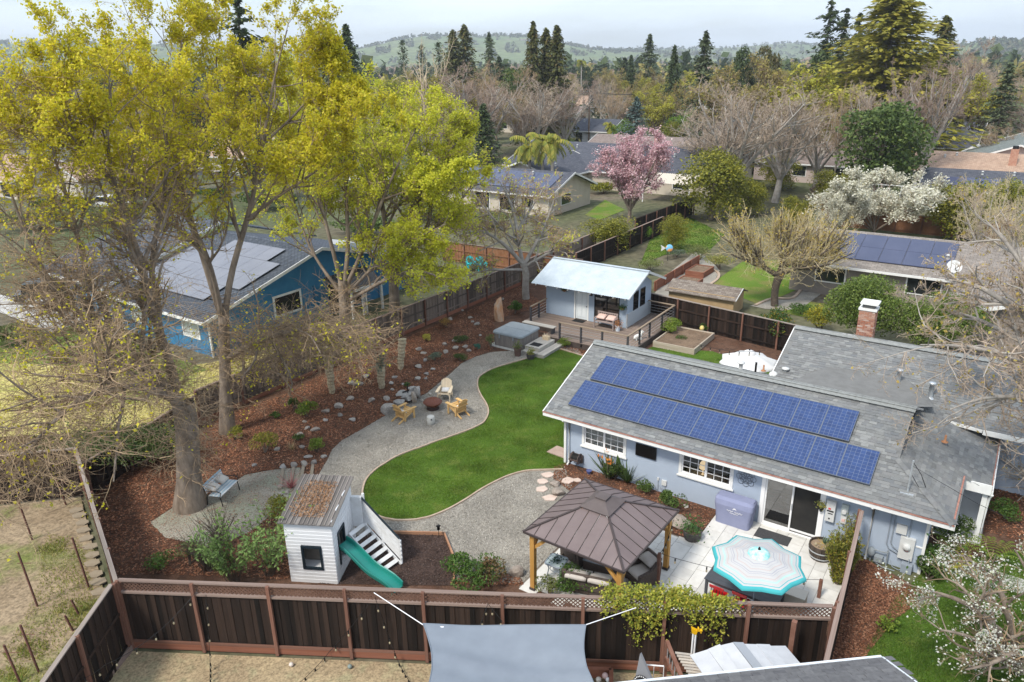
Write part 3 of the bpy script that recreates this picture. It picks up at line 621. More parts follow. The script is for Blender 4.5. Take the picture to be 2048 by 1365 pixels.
fence('dark brown fence behind the gravel garden and the bare tangled tree',HF(-14.0,27),HF(-14.0,44),0,1.7,FDARK,single=False)
# ================================================================ cottage with the metal roof, deck
SX0,SX1,SY0,SY1=-10.1,-4.2,16.35,19.86
cot=thing('cottage','small blue-grey garden cottage with a pale corrugated metal roof on a wooden deck','garden cottage',(HO[0],HO[1],0),TH)
CSTUC=mat('cottage_blue_board',(.36,.43,.52),(.33,.40,.49),1.2,.9,bump=.15,bscale=40)
mb=MB();wall_open(mb,SX0,SX1,SY0,SY0+.12,.4,2.62,[(-7.88,-6.98,.4,2.42),(-6.5,-4.72,.72,2.4)])
mb.bb(SX0,SX0+.12,SY0+.12,SY1,.4,2.62);mb.bb(SX0+.12,SX1,SY1-.12,SY1,.4,2.62)
for a,b,c_,d_ in((SY0+.12,SY0+.85,.4,2.62),(SY0+.85,SY0+1.55,.4,1.3),(SY0+1.55,SY0+1.85,.4,2.62),(SY0+1.85,SY0+2.55,.4,1.3),(SY0+2.55,SY1-.12,.4,2.62),(SY0+.85,SY0+1.55,2.5,2.62),(SY0+1.85,SY0+2.55,2.5,2.62)):mb.bb(SX1-.12,SX1,a,b,c_,d_)
for x in(SX0+.001,SX1-.001):mb.raw([(x,SY0,2.62),(x,SY1,2.62),(x,18.1,3.68)],[[0,1,2]])
mb.build('wall',CSTUC,cot)
MB().bb(SX0+.2,SX1-.2,SY0+1.5,SY0+1.55,.42,2.5).build('interior',INSIDE,cot)
d_=MB().bb(-7.86,-7.0,SY0+.04,SY0+.1,.42,2.4).build('door',mat('white_door',(.66,.70,.72),(.6,.64,.66),2,.5),cot)
mb=MB()
for x in(-7.7,-7.36):
    for z0_,z1_ in((.6,1.2),(1.35,2.2)):mb.bb(x,x+.24,SY0+.025,SY0+.0395,z0_,z1_)
mb.build('door_panel',mat('white_door_panel',(.70,.74,.76),rough=.5),d_)
MB().bb(-7.08,-7.04,SY0-.02,SY0+.039,1.3,1.36).build('handle',BLACK,d_)
mb=MB();mb.bb(-7.97,-7.87,SY0-.02,SY0-.001,.4,2.5);mb.bb(-6.99,-6.9,SY0-.02,SY0-.001,.4,2.5);mb.build('door_trim',WHITE,cot)
f=MB();t=.05
for q in((-6.5,-6.45,.72,2.4),(-4.77,-4.72,.72,2.4),(-5.64,-5.58,.72,2.4),(-6.45,-4.77,.72,.77),(-6.45,-4.77,2.35,2.4)):f.bb(q[0],q[1],SY0-.01,SY0+.05,q[2],q[3])
f=f.build('window',BLACK,cot);MB().poly([(-6.45,SY0+.03,.77),(-4.77,SY0+.03,.77),(-4.77,SY0+.03,2.35),(-6.45,SY0+.03,2.35)]).build('pane',glass('cottage_glass',(.45,.4,.36),.03,.18),f)
for k in range(2):
    y0=SY0+.85+k*1.0;f=MB()
    for q in((y0,y0+.04,1.3,2.5),(y0+.66,y0+.7,1.3,2.5),(y0+.04,y0+.66,1.3,1.35),(y0+.04,y0+.66,2.45,2.5),(y0+.04,y0+.66,1.88,1.93)):f.bb(SX1-.03,SX1+.03,q[0],q[1],q[2],q[3])
    for yy in(y0+.25,y0+.45):f.bb(SX1+.004,SX1+.02,yy-.01,yy+.01,1.93,2.45)
    f=f.build('window',BLACK,cot);MB().poly([(SX1-.01,y0+.04,1.35),(SX1-.01,y0+.66,1.35),(SX1-.01,y0+.66,2.45),(SX1-.01,y0+.04,2.45)]).build('pane',glass('cottage_side_glass',(.25,.26,.27),.04,.15),f)
def corr(o,ex,ey,W,Ln,pitch,amp,name,m,parent,t=0):
    """corrugated sheet: waves across ex"""
    o=np.array(o,float);ex=np.array(ex,float);ey=np.array(ey,float);nn=np.cross(ex,ey);nn/=np.linalg.norm(nn)
    n=int(W/pitch)*4;x=np.linspace(0,W,n+1);h=amp*np.sin(x/pitch*2*math.pi)
    A=o+x[:,None]*ex+h[:,None]*nn;B=A+ey*Ln;V=np.concatenate([A,B]);F=np.array([(i,i+1,n+2+i,n+1+i)for i in range(n)])
    return MB().raw(V,F,0,True).build(name,m,parent)
CORR=mat('corrugated_zinc',(.50,.56,.60),(.60,.655,.69),1.5,.5,metal=.35,bump=.05)
sc_=(3.75-2.65)/(18.1-15.3);lc=math.hypot(1,sc_)
corr((-10.62,15.3,2.66),(1,0,0),(0,1/lc,sc_/lc),7.02,2.8*lc,.12,.018,'roof',CORR,cot)
corr((-3.6,20.9,2.66),(-1,0,0),(0,-1/lc,sc_/lc),7.02,2.8*lc,.12,.018,'roof',CORR,cot)
mb=MB();mb.beam((-10.62,18.08,3.77),(-3.6,18.08,3.77),.24,.03);mb.build('ridge_cap',CORR,cot)
mb=MB()
for x in(-10.58,-3.64):mb.beam((x,15.35,2.62),(x,18.1,3.69),.04,.13);mb.beam((x,18.1,3.69),(x,20.85,2.62),.04,.13)
mb.build('rake_board',WHITE,cot)
for k in range(9):piece('rafter_tail',WHITE,cot,(-10.3+k*.8,15.6,2.68),(.05,.55,.1),(math.atan(sc_),0,0))
corr((SX1+.03,SY0+.02,.42),(0,0,1),(0,1,0),.92,SY1-SY0-.04,.075,.012,'wainscot',mat('corrugated_panel',(.55,.6,.64),rough=.4,metal=.4),cot)
MB().bb(SX1-.02,SX1+.05,SY0-.03,SY0+.05,.4,1.34).build('corner_trim',GALV,cot)
mb=MB();mb.bb(-4.18,-4.1,SY0-.02,SY0+.06,2.3,2.62)
DECK=mat('weathered_deck_board',(.17,.125,.10),(.27,.21,.175),2.5,.9,stretch=(.8,9,9),rand=.25,bump=.25)
DRAIL=mat('dark_railing_wood',(.045,.045,.05),(.08,.075,.08),3,.8);DTOP=mat('worn_handrail',(.22,.16,.11),(.33,.26,.19),3,.85)
deck=thing('deck','low weathered timber deck with cable railings around the garden cottage','deck',(HO[0],HO[1],0),TH)
DX0,DX1,DY0=-10.5,-2.2,12.55
nbd=28
for i in range(nbd):
    y=DY0+.07+i*.14
    x0=-8.0 if y<12.9 else-8.0
    if y>14.2:x0=DX0
    x1=DX1
    if y>SY0:break
    piece('deck_board',DECK,deck,((x0+x1)/2,y,.385),(x1-x0,.132,.03))
for i in range(14):
    x=SX1+.09+i*.142
    if x>DX1:break
    piece('deck_board',DECK,deck,(x,(SY0+20)/2+.02,.385),(.132,20-SY0-.0,.03))
mb=MB();mb.bb(-8.0,DX1,DY0,DY0+.04,0,.37);mb.bb(DX1-.04,DX1,DY0+.04,20,0,.37);mb.bb(-8.04,-8.0,DY0,14.2,0,.37);mb.bb(DX0,-8.04,14.16,14.2,0,.37);mb.build('skirt',mat('dark_deck_skirt',(.06,.045,.04),(.09,.07,.06),3,.9),deck)
def rail(pts,posts):
    for x,y in posts:piece('post',DRAIL,deck,(x,y,.7),(.1,.1,1.42))
    for(a,b)in zip(pts,pts[1:]):
        d=math.hypot(b[0]-a[0],b[1]-a[1]);an=math.atan2(b[1]-a[1],b[0]-a[0])
        piece('handrail',DTOP,deck,((a[0]+b[0])/2,(a[1]+b[1])/2,1.42),(d,.12,.05),(0,0,an))
        for k in range(4):piece('cable',ALU,deck,((a[0]+b[0])/2,(a[1]+b[1])/2,.62+k*.19),(d,.012,.012),(0,0,an))
rail([(-6.82,12.62),(-2.3,12.62),(-2.3,19.3),(-4.15,19.4)],[(-6.82,12.62),(-5.35,12.62),(-3.94,12.62),(-2.3,12.62),(-2.3,14.2),(-2.3,15.6),(-2.3,17.4),(-2.3,19.3)])
rail([(-10.0,14.3),(-10.05,16.3)],[(-10.0,14.3),(-10.02,15.3)])
DPALE=mat('pale_weathered_step',(.36,.33,.29),(.46,.43,.385),3,.9,rand=.12)
st=thing('deck_steps','two-tier pale timber steps leading from the gravel to the hot tub and deck','steps',(HO[0],HO[1],0),TH)
for k in range(7):piece('tread',DPALE,st,(-7.9+.07+k*.145,11.3,.42),(.138,1.75,.035))
mb=MB();mb.bb(-7.9,-6.9,10.44,12.16,.2,.40);mb.bb(-6.88,-6.42,10.1,12.4,.0,.18);mb.bb(-7.9,-6.9,10.1,12.16,0,.195);mb.build('riser',DPALE,st)
for k in range(4):piece('tread',DPALE,st,(-6.86+.06+k*.125,11.25,.2),(.118,2.3,.035))
piece('tread',DPALE,st,(-7.4,10.26,.2),(1.0,.3,.03))
b=thing('deck_bench','low timber bench on the deck edge behind the hot tub','bench',HF(-8.6,13.1,.4),TH)
piece('seat',DPALE,b,(0,0,.42),(2.3,.42,.05))
for x in(-1.0,1.0):piece('leg',DRAIL,b,(x,0,.2),(.1,.36,.39))
tub=thing('hot_tub','square hot tub with grey cover standing on a concrete pad by the deck steps','hot tub',HF(-9.15,11.4,0),TH)
def rrect(hx,hy,r,n=5):
    out=[]
    for cx_,cy_,a0 in((hx-r,hy-r,0),(-hx+r,hy-r,90),(-hx+r,-hy+r,180),(hx-r,-hy+r,270)):
        for k in range(n+1):a=R_(a0+90*k/n);out.append((cx_+r*math.cos(a),cy_+r*math.sin(a)))
    return out
MB().prism(rrect(1.22,1.2,.06),0,.06).build('pad',CONC,tub)
cab=MB().prism(rrect(1.02,1.02,.2),.06,.82).build('cabinet',mat('brown_grey_cabinet',(.17,.15,.135),(.22,.195,.18),2,.7),tub)
SLAT=mat('tub_slat',(.19,.165,.15),(.235,.21,.19),2,.7,rand=.1)
for k in range(9):
    o_=-.72+k*.18
    for q in((o_,-1.03,.168,.02),(1.03,o_,.02,.168),(o_,1.03,.168,.02),(-1.03,o_,.02,.168)):piece('slat',SLAT,cab,(q[0],q[1],.45),(q[2],q[3],.68))
TUBC=mat('grey_vinyl_cover',(.28,.31,.33),(.245,.275,.295),3,.55,bump=.1)
mb=MB();A=[rrect(1.06,1.07,.24),rrect(1.09,1.1,.24),rrect(1.07,1.08,.24),rrect(.98,1.0,.22)]
zs=[.80,.84,.93,.965]
for i in range(3):
    n_=len(A[0]);V=[(p[0],p[1],zs[i])for p in A[i]]+[(p[0],p[1],zs[i+1])for p in A[i+1]];mb.raw(V,np.array([(k,(k+1)%n_,n_+(k+1)%n_,n_+k)for k in range(n_)]),0,True)
mb.poly([(p[0],p[1],zs[3])for p in A[3]]);cv=mb.build('cover',TUBC,tub)
MB().bb(-1.0,1.0,-.02,.02,.966,.972).build('fold_seam',mat('cover_seam',(.2,.225,.24),rough=.6),cv)
for x in(-.5,.5):MB().bb(x-.03,x+.03,-1.13,-1.1,.6,.9).build('strap',TUBC,cv)
# ================================================================ raised bed, garden features round the deck
TIMB=mat('pale_bed_timber',(.36,.30,.23),(.46,.40,.32),3,.9,rand=.12)
def raised_bed(label,c,sx,sy,h,rz,m,soil,group=None):
    t=thing('raised_bed',label,'planter',c,rz,group)
    for s_ in(-1,1):
        piece('bed_board',m,t,(0,s_*(sy/2-.04),h/2),(sx,.08,h));piece('bed_board',m,t,(s_*(sx/2-.04),0,h/2),(.08,sy-.17,h))
    MB().bb(-sx/2+.08,sx/2-.08,-sy/2+.08,sy/2-.08,0,h-.06).build('soil',soil,t)
    return t
SOIL=ground_mat('bed_soil',[(.16,.11,.075),(.22,.155,.105),(.12,.085,.06)],(2,4),24,.7)
raised_bed('pale timber raised bed planted with rounded green shrubs near the deck',HF(-.6,16.9),2.6,3.3,.36,TH,TIMB,SOIL)
raised_bed('red-brown planter box standing on gravel by the curved path',at(1399,548),1.5,2.3,.45,TH,REDW,SOIL)
raised_bed('red-brown planter box partly behind the shed roof',at(1375,572),1.6,2.2,.45,TH,REDW,SOIL)
t=thing('retaining_wall','long red-brown timber retaining wall behind the cottage roof gable','retaining wall',at(1308,583),R_(56))
for k in range(3):piece('plank',REDW,t,(4.6,0,.13+k*.25),(9.2,.06,.24))
for k in range(6):piece('post',REDW,t,(.2+k*1.76,-.07,.38),(.1,.08,.8))
sheet('gravel_garden',px((1300,600),(1340,545),(1395,500),(1440,540),(1430,560),(1370,600)),.004,GRAVEL)
sheet('curved_path',px((1500,612),(1545,600),(1580,600),(1600,580),(1640,560),(1660,560),(1640,590),(1610,612),(1570,622),(1530,618)),.006,GRAVEL)
edging(smooth_line(px((1395,585),(1432,562),(1437,548),(1425,540))),'path_edging',EDGE,.2,.08)
edging(smooth_line(px((1510,612),(1545,598),(1585,597),(1607,575),(1640,553))),'path_edging',EDGE,.2,.08)
s=thing('garden_shed','low garden shed with brown-grey shingle roof just over the dark fence','shed',at(1428,600,0)-Vector((.57,.82,0))*1.75,R_(-35));s.location.z=-.5
SHB=cells_mat('brown_grey_tabs',.32,.145,(.17,.14,.12),(.27,.235,.20),(.11,.09,.075),.012,.95,.5,.1)
MB().bb(-2.3,2.3,-1.0,1.0,0,1.75).build('wall',mat('tan_shed_wall',(.42,.30,.17),(.36,.25,.14),2,.9),s)
mb=MB();mb.extr([(-2.5,-1.25,1.62),(2.5,-1.25,1.62),(2.5,.1,2.15),(-2.5,.1,2.15)],(0,0,-.06));mb.extr([(-2.5,.1,2.15),(2.5,.1,2.15),(2.5,1.3,1.68),(-2.5,1.3,1.68)],(0,0,-.06));mb.raw([(2.3,-1,1.7),(2.3,1,1.75),(2.3,.1,2.08)],[[0,1,2]]);mb.build('roof',SHB,s)
piece('fascia',WHITE,s,(2.52,-.6,1.86),(.03,1.45,.09),(math.atan(.39),0,0))
# ================================================================ blue house next door
BL=HF(0,0)
bO=at(407,647,2.4);bhx,bhy=HL(bO)
bh=thing('house','deep blue house with white trim and dark grey roof behind the bare trees','house',(bO.x,bO.y,0),TH)
BLUE=mat('deep_blue_siding',(.035,.165,.31),(.045,.20,.36),1.5,.85)
BROOF=cells_mat('dark_blue_grey_tabs',.32,.145,(.085,.10,.125),(.125,.14,.165),(.045,.052,.065),.02,.95,.5,.1)
RUN,RISE=9.3,2.5
def BZ(y):return 2.4+y*RISE/RUN
mb=MB();mb.bb(-16,-.5,.6,.75,-.1,2.5);mb.bb(-.65,-.5,.75,17.5,-.1,2.4);mb.bb(-16.2,-16,.6,17.5,-.1,2.4);mb.bb(-16,-.65,17.35,17.5,-.1,2.4)
mb.raw([(-.5,.6,2.4),(-.5,17.9,2.4),(-.5,RUN,BZ(RUN)-.12)],[[0,1,2]]);mb.build('wall',BLUE,bh)
mb=MB();mb.extr([(-11.2,0,2.4),(0,0,2.4),(0,RUN,BZ(RUN)),(-11.2,RUN,BZ(RUN))],(0,0,-.12));mb.extr([(-11.2,RUN,BZ(RUN)),(0,RUN,BZ(RUN)),(0,2*RUN,2.4),(-11.2,2*RUN,2.4)],(0,0,-.12))
mb.extr([(-20,.2,2.75),(-11.15,.2,2.75),(-11.15,RUN+.3,BZ(RUN)+.55),(-20,RUN+.3,BZ(RUN)+.55)],(0,0,-.12));mb.extr([(-20,RUN+.3,BZ(RUN)+.55),(-11.15,RUN+.3,BZ(RUN)+.55),(-11.15,18.5,2.7),(-20,18.5,2.7)],(0,0,-.12))
br=mb.build('roof',BROOF,bh)
mb=MB()
for k in range(62):
    y=k*.15;z=BZ(y)+.004
    if y<RUN-.2:mb.bb(-11.1,-.03,y,y+.012,z,z+.02)
    z2=2.75+(BZ(RUN)+.55-2.75)*y/(RUN+.3)+.006
    if y<RUN-.2:mb.bb(-19.9,-11.2,y+.2,y+.212,z2,z2+.02)
mb.build('shingle_courses',mat('dark_course_edge',(.05,.058,.07),rough=.95),br,kind='stuff')
mb=MB();mb.beam((.02,-.02,2.33),(.02,RUN,BZ(RUN)-.07),.05,.2);mb.beam((.02,RUN,BZ(RUN)-.07),(.02,2*RUN,2.33),.05,.2);mb.build('rake_board',WHITE,bh)
mb=MB();mb.beam((-11.12,.18,2.68),(-11.12,RUN+.3,BZ(RUN)+.48),.05,.2);mb.build('rake_board',WHITE,bh)
mb=MB();mb.bb(-11.1,0,-.05,-.005,2.24,2.42);mb.bb(-20,-11.1,.13,.18,2.58,2.77);mb.build('fascia',WHITE,bh)
PANELG=mat('dark_grey_solar_glass',(.16,.165,.19),(.19,.195,.22),.8,.2,spec=.6)
for i in range(7):
    for j,(ya,yb)in enumerate(((1.7,3.3),(3.33,4.93),(4.96,6.56),(6.6,8.2))):
        if(j==3 and i in(0,1,6))or(i==6 and j==0):continue
        x=-10.4+i*1.35;o=MB().extr([(x,ya,BZ(ya)+.14),(x+1.33,ya,BZ(ya)+.14),(x+1.33,yb,BZ(yb)+.14),(x,yb,BZ(yb)+.14)],(0,0,-.04)).build('solar_panel',PANELG,bh)
mb=MB()
for y in(2.0,4.2,6.4):mb.bb(-10.3,-1.2,y-.03,y+.03,BZ(y)+.02,BZ(y)+.09)
mb.build('panel_rail',BLACK,bh)
def fwin(x0,x1,z0,z1,parent,nx=2,y=.6,m=WHITE,gl=DARKGLASS,t=.12):
    mb=MB();mb.bb(x0-t,x1+t,y-.05,y-.002,z1,z1+t);mb.bb(x0-t,x1+t,y-.05,y-.002,z0-t,z0);mb.bb(x0-t,x0,y-.05,y-.002,z0,z1);mb.bb(x1,x1+t,y-.05,y-.002,z0,z1)
    for k in range(1,nx):x=x0+(x1-x0)*k/nx;mb.bb(x-.035,x+.035,y-.045,y-.002,z0,z1)
    f=mb.build('window',m,parent);MB().bb(x0,x1,y-.02,y-.001,z0,z1).build('pane',gl,f);return f
PALEG=mat('curtained_glass',(.42,.44,.44),(.5,.52,.52),2,.2,spec=.5)
fwin(-3.1,-1.6,1.0,2.0,bh,2,gl=PALEG);fwin(-8.7,-7.3,.9,2.1,bh,2,gl=PALEG);fwin(-10.9,-10.1,.1,2.2,bh,2);fwin(-12.6,-11.8,.1,2.2,bh,2)
def swin(y0,y1,z0,z1,parent,ny=1,x=-.5,t=.14,gl=DARKGLASS):
    mb=MB();mb.bb(x+.002,x+.05,y0-t,y1+t,z1,z1+t);mb.bb(x+.002,x+.05,y0-t,y1+t,z0-t,z0);mb.bb(x+.002,x+.05,y0-t,y0,z0,z1);mb.bb(x+.002,x+.05,y1,y1+t,z0,z1)
    f=mb.build('window',WHITE,parent);MB().bb(x+.001,x+.02,y0,y1,z0,z1).build('pane',gl,f);return f
swin(5.4,7.4,1.2,2.35,bh)
mb=MB();mb.bb(-.52,-.42,.52,.62,0,2.3);mb.build('corner_board',WHITE,bh)
for k in range(10):piece('batten',mat('blue_batten',(.022,.11,.21),rough=.85),bh,(-.485,1.6+k*1.2 if k<3 else 8.6+(k-3)*1.2,1.2),(.03,.05,2.4))
mb=MB();mb.extr([(-.5,9.6,2.7),(-.5,13.4,2.7),(1.7,12.9,2.1),(1.7,9.9,2.1)],(0,0,-.1));mb.build('porch_roof',mat('black_shingle',(.035,.037,.042),(.06,.062,.068),4,.95),bh)
mb=MB();mb.bb(1.68,1.75,9.85,12.95,1.88,2.06)
for y in(10.0,11.0,11.25,12.8):mb.bb(1.55,1.68,y-.07,y+.07,0,1.95)
mb.build('porch_frame',WHITE,bh)
mb=MB();mb.bb(-.499,-.46,9.9,12.8,.1,2.1);mb.build('glass_door',DARKGLASS,bh)
mb=MB();mb.extr([(-5.5,14.8,3.25),(-3.3,14.8,3.25),(-3.3,16,2.95),(-5.5,16,2.95)],(0,0,.5));mb.build('skylight',mat('pale_skylight',(.6,.63,.65),rough=.3),bh)
MB().lathe([(.12,0),(.1,.4),(.16,.42),(.05,.5)],10,(-12,8.2,BZ(8.2)+.5)).build('roof_vent',GALV,bh)
sheet('blue_house_path',px((0,590),(100,610),(180,640),(100,665),(0,625)),.01,CONC)
# ================================================================ patio of pale slabs (each slab a piece)
PAVE=mat('pale_paving_slab',(.56,.545,.51),(.65,.635,.60),1.6,.85,rand=.09,bump=.12,bscale=30)
pat=sheet('patio',[HF(3.6,-7.3),HF(12.0,-2.9),HF(12.55,.58),HF(7.56,.58),HF(7.56,-1.82),HF(3.62,-1.82)],-.0005,mat('joint_sand',(.20,.18,.15),(.25,.23,.19),6,.95))
fence_n=(BF1-BF0);fence_n=Vector((-fence_n.y,fence_n.x)).normalized()
gy=-7.4;row=0
widths=[.61,.41,.61,.61,.30]
x=3.66;ci=0
while x<12.4:
    w_=[.61,.61,.41][ci%3];y=-7.4+(ci%2)*.3;ri=ci
    while y<.56:
        l=[.61,.92,.61,.46][ri%4];ri+=1
        cx_,cy_=x+w_/2,y+l/2
        ok=(cx_>7.6 or y+l<-1.80)and y+l<.6 and(cx_<12.5)
        if cx_<7.6 and y<-1.82<y+l:l=-1.82-y;cy_=y+l/2;ok=l>.12
        if y<.575<y+l and cx_>7.6:l=.575-y;cy_=y+l/2;ok=l>.1
        wp=HF(cx_,cy_);dist=(Vector(wp[:2])-Vector(BF0[:2])).dot(fence_n)
        if ok and dist>.3:
            o=piece('paving_slab',PAVE,pat,HF(cx_,cy_,.0115+U(-.002,.002)),(w_-.012,l-.012,.022),(0,0,TH))
        y+=l
    x+=w_;ci+=1
# ================================================================ gazebo
GZ=HF(*[(a+b)/2 for a,b in zip(HL(at(1057,1063,2.3)),HL(at(1347,1020,2.3)))])
gz=thing('gazebo','brown metal-roofed gazebo on four orange-brown timber posts over the wicker seats','gazebo',(GZ.x,GZ.y,0),R_(-36))
GROOF=mat('brown_metal_roof',(.145,.110,.107),(.178,.138,.133),1.0,.55,spec=.4)
GTRIM=mat('dark_brown_trim',(.06,.046,.044),rough=.5)
CEDAR=mat('orange_cedar',(.40,.20,.045),(.52,.29,.085),2.2,.7,stretch=(6,6,.8),rand=.12,bump=.1)
hx,hy,zE_,zP=1.78,1.92,2.28,3.12
corn=[(-hx,-hy),(hx,-hy),(hx,hy),(-hx,hy)]
PANELM={}
for k in range(4):
    a,b=corn[k],corn[(k+1)%4];n=9
    for i in range(n):
        u0,u1=i/n,(i+1)/n
        def pt(u,v):
            px_=a[0]+(b[0]-a[0])*u;py_=a[1]+(b[1]-a[1])*u;mx_,my_=(a[0]+b[0])/2,(a[1]+b[1])/2
            return(px_-mx_*v,py_-my_*v,zE_+(zP-zE_)*v)
        def vmax(u):return min(2*min(u,1-u),.80)
        pts=[pt(u0+.004,0),pt(u1-.004,0)]
        if u0<.5<u1:pts+=[pt(u1-.004,vmax(u1)),pt(.5,.80),pt(u0+.004,vmax(u0))]
        else:pts+=[pt(u1-.004,max(vmax(u1),.001)),pt(u0+.004,max(vmax(u0),.001))]
        clean=[pts[0]]
        for q in pts[1:]:
            if max(abs(q[i]-clean[-1][i])for i in range(3))>.01:clean.append(q)
        if len(clean)>=3:MB().extr(clean,(0,0,-.02)).build('roof_panel',GROOF,gz)
        if i:
            vm=vmax(u0);p,q=pt(u0,0),pt(u0,vm)
            mb=MB();mb.beam((p[0],p[1],p[2]+.006),(q[0],q[1],q[2]+.006),.014,.022);mb.build('seam',GTRIM,gz)
mb=MB()
for c in corn:mb.beam((c[0]*1.01,c[1]*1.01,zE_+.015),(c[0]*.15,c[1]*.15,zP-(zP-zE_)*.15+.02),.07,.03)
for k in range(4):a,b=corn[k],corn[(k+1)%4];mb.beam((a[0],a[1],zE_-.02),(b[0],b[1],zE_-.02),.04,.07)
mb.build('hip_trim',GTRIM,gz)
mb=MB();c2=[(c[0]*.3,c[1]*.3)for c in corn];zc=zP-(zP-zE_)*.3+.09
for k in range(4):a,b=c2[k],c2[(k+1)%4];mb.extr([(a[0],a[1],zc),(b[0],b[1],zc),(b[0]*.12,b[1]*.12,zP+.1),(a[0]*.12,a[1]*.12,zP+.1)],(0,0,-.02))
mb.bb(-.2,.2,-.2,.2,zP+.07,zP+.105);mb.build('vent_cap',mat('grey_brown_cap',(.095,.076,.073),(.12,.097,.092),2,.55),gz)
for c in corn:
    sx_,sy_=math.copysign(1,c[0]),math.copysign(1,c[1]);px_,py_=c[0]-sx_*.22,c[1]-sy_*.22
    p=piece('post',CEDAR,gz,(px_,py_,1.1),(.16,.16,2.14));
    piece('post_base',GTRIM,gz,(px_,py_,.06),(.2,.2,.1))
    mb=MB();mb.beam((px_,py_,1.62),(px_-sx_*.55,py_,2.16),.07,.1);mb.beam((px_,py_,1.62),(px_,py_-sy_*.55,2.16),.07,.1);mb.build('brace',CEDAR,gz)
for k in range(4):
    a,b=corn[k],corn[(k+1)%4];f=.88
    piece('beam',CEDAR,gz,((a[0]+b[0])/2*f,(a[1]+b[1])/2*f,2.17),((2*hx-.3)if abs(a[1]-b[1])<.01 else .07,(2*hy-.3)if abs(a[0]-b[0])<.01 else .07,.15))
# ================================================================ play house and slide
PW1=at(583,1162);PW2=at(682,1166)
plx=Vector((-5.95,20.62,0))
ph=thing('playhouse','small white clapboard playhouse with a leaf-strewn slat roof','playhouse',plx,R_(-7))
WB=mat('white_clapboard',(.76,.77,.78),(.70,.71,.72),2,.6,rand=.04)
DKTR=mat('blue_black_trim',(.012,.022,.03),rough=.5)
W_,D_,HN,HFAR=1.62,2.0,2.35,2.75
MB().bb(-W_+.03,-.03,.6,.65,0,2.3).build('interior',INSIDE,ph)
bdh=.135;nb2=int(HN/bdh)+3
def siding(ops,along,L_,top,off):
    """lapped boards, broken by openings (u0,u1,z0,z1)"""
    for k in range(int(3.0/bdh)):
        z0_=k*bdh;z1_=z0_+bdh
        spans=[(0.,L_)]
        for(u0,u1,za,zb_)in ops:
            if z1_>za+.02 and z0_<zb_-.02:
                spans=[s for a,b in spans for s in((a,min(b,u0)),(max(a,u1),b))if s[1]-s[0]>.02]
        for a,b in spans:
            ta,tb=top(a),top(b)
            if max(ta,tb)<z0_+.03:continue
            h=min(z1_,max(ta,tb))-z0_
            if min(ta,tb)<z0_+.02 and ta!=tb:
                u=(z0_+.02-ta)/(tb-ta)if tb!=ta else 0;
                if ta<tb:a=a+(b-a)*max(0,u)
                else:b=a+(b-a)*min(1,u)
            if along=='x':piece('clapboard',WB,ph,(-W_+(a+b)/2,off,z0_+h/2),(b-a,.03,h+.012),(R_(4),0,0))
            else:piece('clapboard',WB,ph,(off,(a+b)/2,z0_+h/2),(.03,b-a,h+.012),(0,R_(4),0))
siding([(.5,1.2,.55,1.45)],'x',W_,lambda u:HN,0)
siding([(.35,1.0,.5,1.75)],'y',D_,lambda u:HN+(HFAR-HN)*u/D_,0)
mb=MB();mb.bb(-W_,-W_+.03,0,D_,0,HN);mb.bb(-W_,0,D_-.03,D_,0,HFAR-.05);mb.bb(-W_+.031,-.02,.02,D_-.04,.4,.46);mb.build('wall',WB,ph)
mb=MB();u0,u1=-W_+.5,-W_+1.2
for q in((u0,u0+.07,.55,1.45),(u1-.07,u1,.55,1.45),(u0+.07,u1-.07,.55,.62),(u0+.07,u1-.07,1.38,1.45)):mb.bb(q[0],q[1],-.05,.03,q[2],q[3])
mb.build('window_frame',DKTR,ph)
mb=MB()
for q in((.35,.42,.5,1.75),(.93,1.0,.5,1.75),(.42,.93,1.68,1.75)):mb.bb(-.03,.05,q[0],q[1],q[2],q[3])
mb.build('door_frame',DKTR,ph)
PLANK=mat('grey_roof_plank',(.10,.095,.09),(.22,.20,.185),2,.9,stretch=(9,.7,9),rand=.4,bump=.2)
PLANK2=mat('light_roof_batten',(.17,.15,.14),(.27,.24,.225),2,.9,stretch=(9,.7,9),rand=.2)
pitch_=math.atan((HFAR-HN)/D_)
for k in range(13):
    x=-W_-.14+.07+k*.145;piece('roof_plank',PLANK,ph,(x,D_/2,(HN+HFAR)/2+.05),(.138,D_+.36,.025),(pitch_,0,0))
    if k:piece('roof_batten',PLANK2,ph,(x-.072,D_/2,(HN+HFAR)/2+.078),(.03,D_+.34,.03),(pitch_,0,0))
def chips(name,pts,size,m,parent=None,flat=.35,asp=2.0,zj=.01,kind='stuff'):
    n=len(pts);P=np.asarray(pts,float);a=rng.uniform(0,2*math.pi,n);s=size*rng.uniform(.5,1.3,n)
    dx=np.stack([np.cos(a),np.sin(a),rng.normal(0,flat,n)],1)*s[:,None];dy=np.stack([-np.sin(a),np.cos(a),rng.normal(0,flat,n)],1)*(s/asp)[:,None]
    V=np.stack([P-dx/2-dy*.3,P-dy*.6+dx*.1,P+dx/2,P+dy*.5],1);V[:,:,2]+=rng.uniform(.002,zj,n)[:,None]
    return MB().raw(V.reshape(-1,3),np.arange(4*n).reshape(n,4)).build(name,m,parent,kind=kind)
LITTER=ramp_mat('fallen_leaves',[(.22,.10,.045),(.30,.17,.09),(.17,.09,.05),(.38,.24,.14),(.25,.14,.08)],.8)
pts=[]
for _ in range(2600):
    x,y=U(-W_+.02,-.28),U(.15,D_-.15)
    if(x+W_/2)**2/.5+(y-1.0)**2/.9<U(.35,1.6):pts.append((x,y,HN+(HFAR-HN)*y/D_+.085))
chips('fallen_leaves',pts,.065,LITTER,ph,zj=.02)
sl=thing('slide','green wavy plastic slide coming down from the white playhouse door','slide',plx,R_(-7))
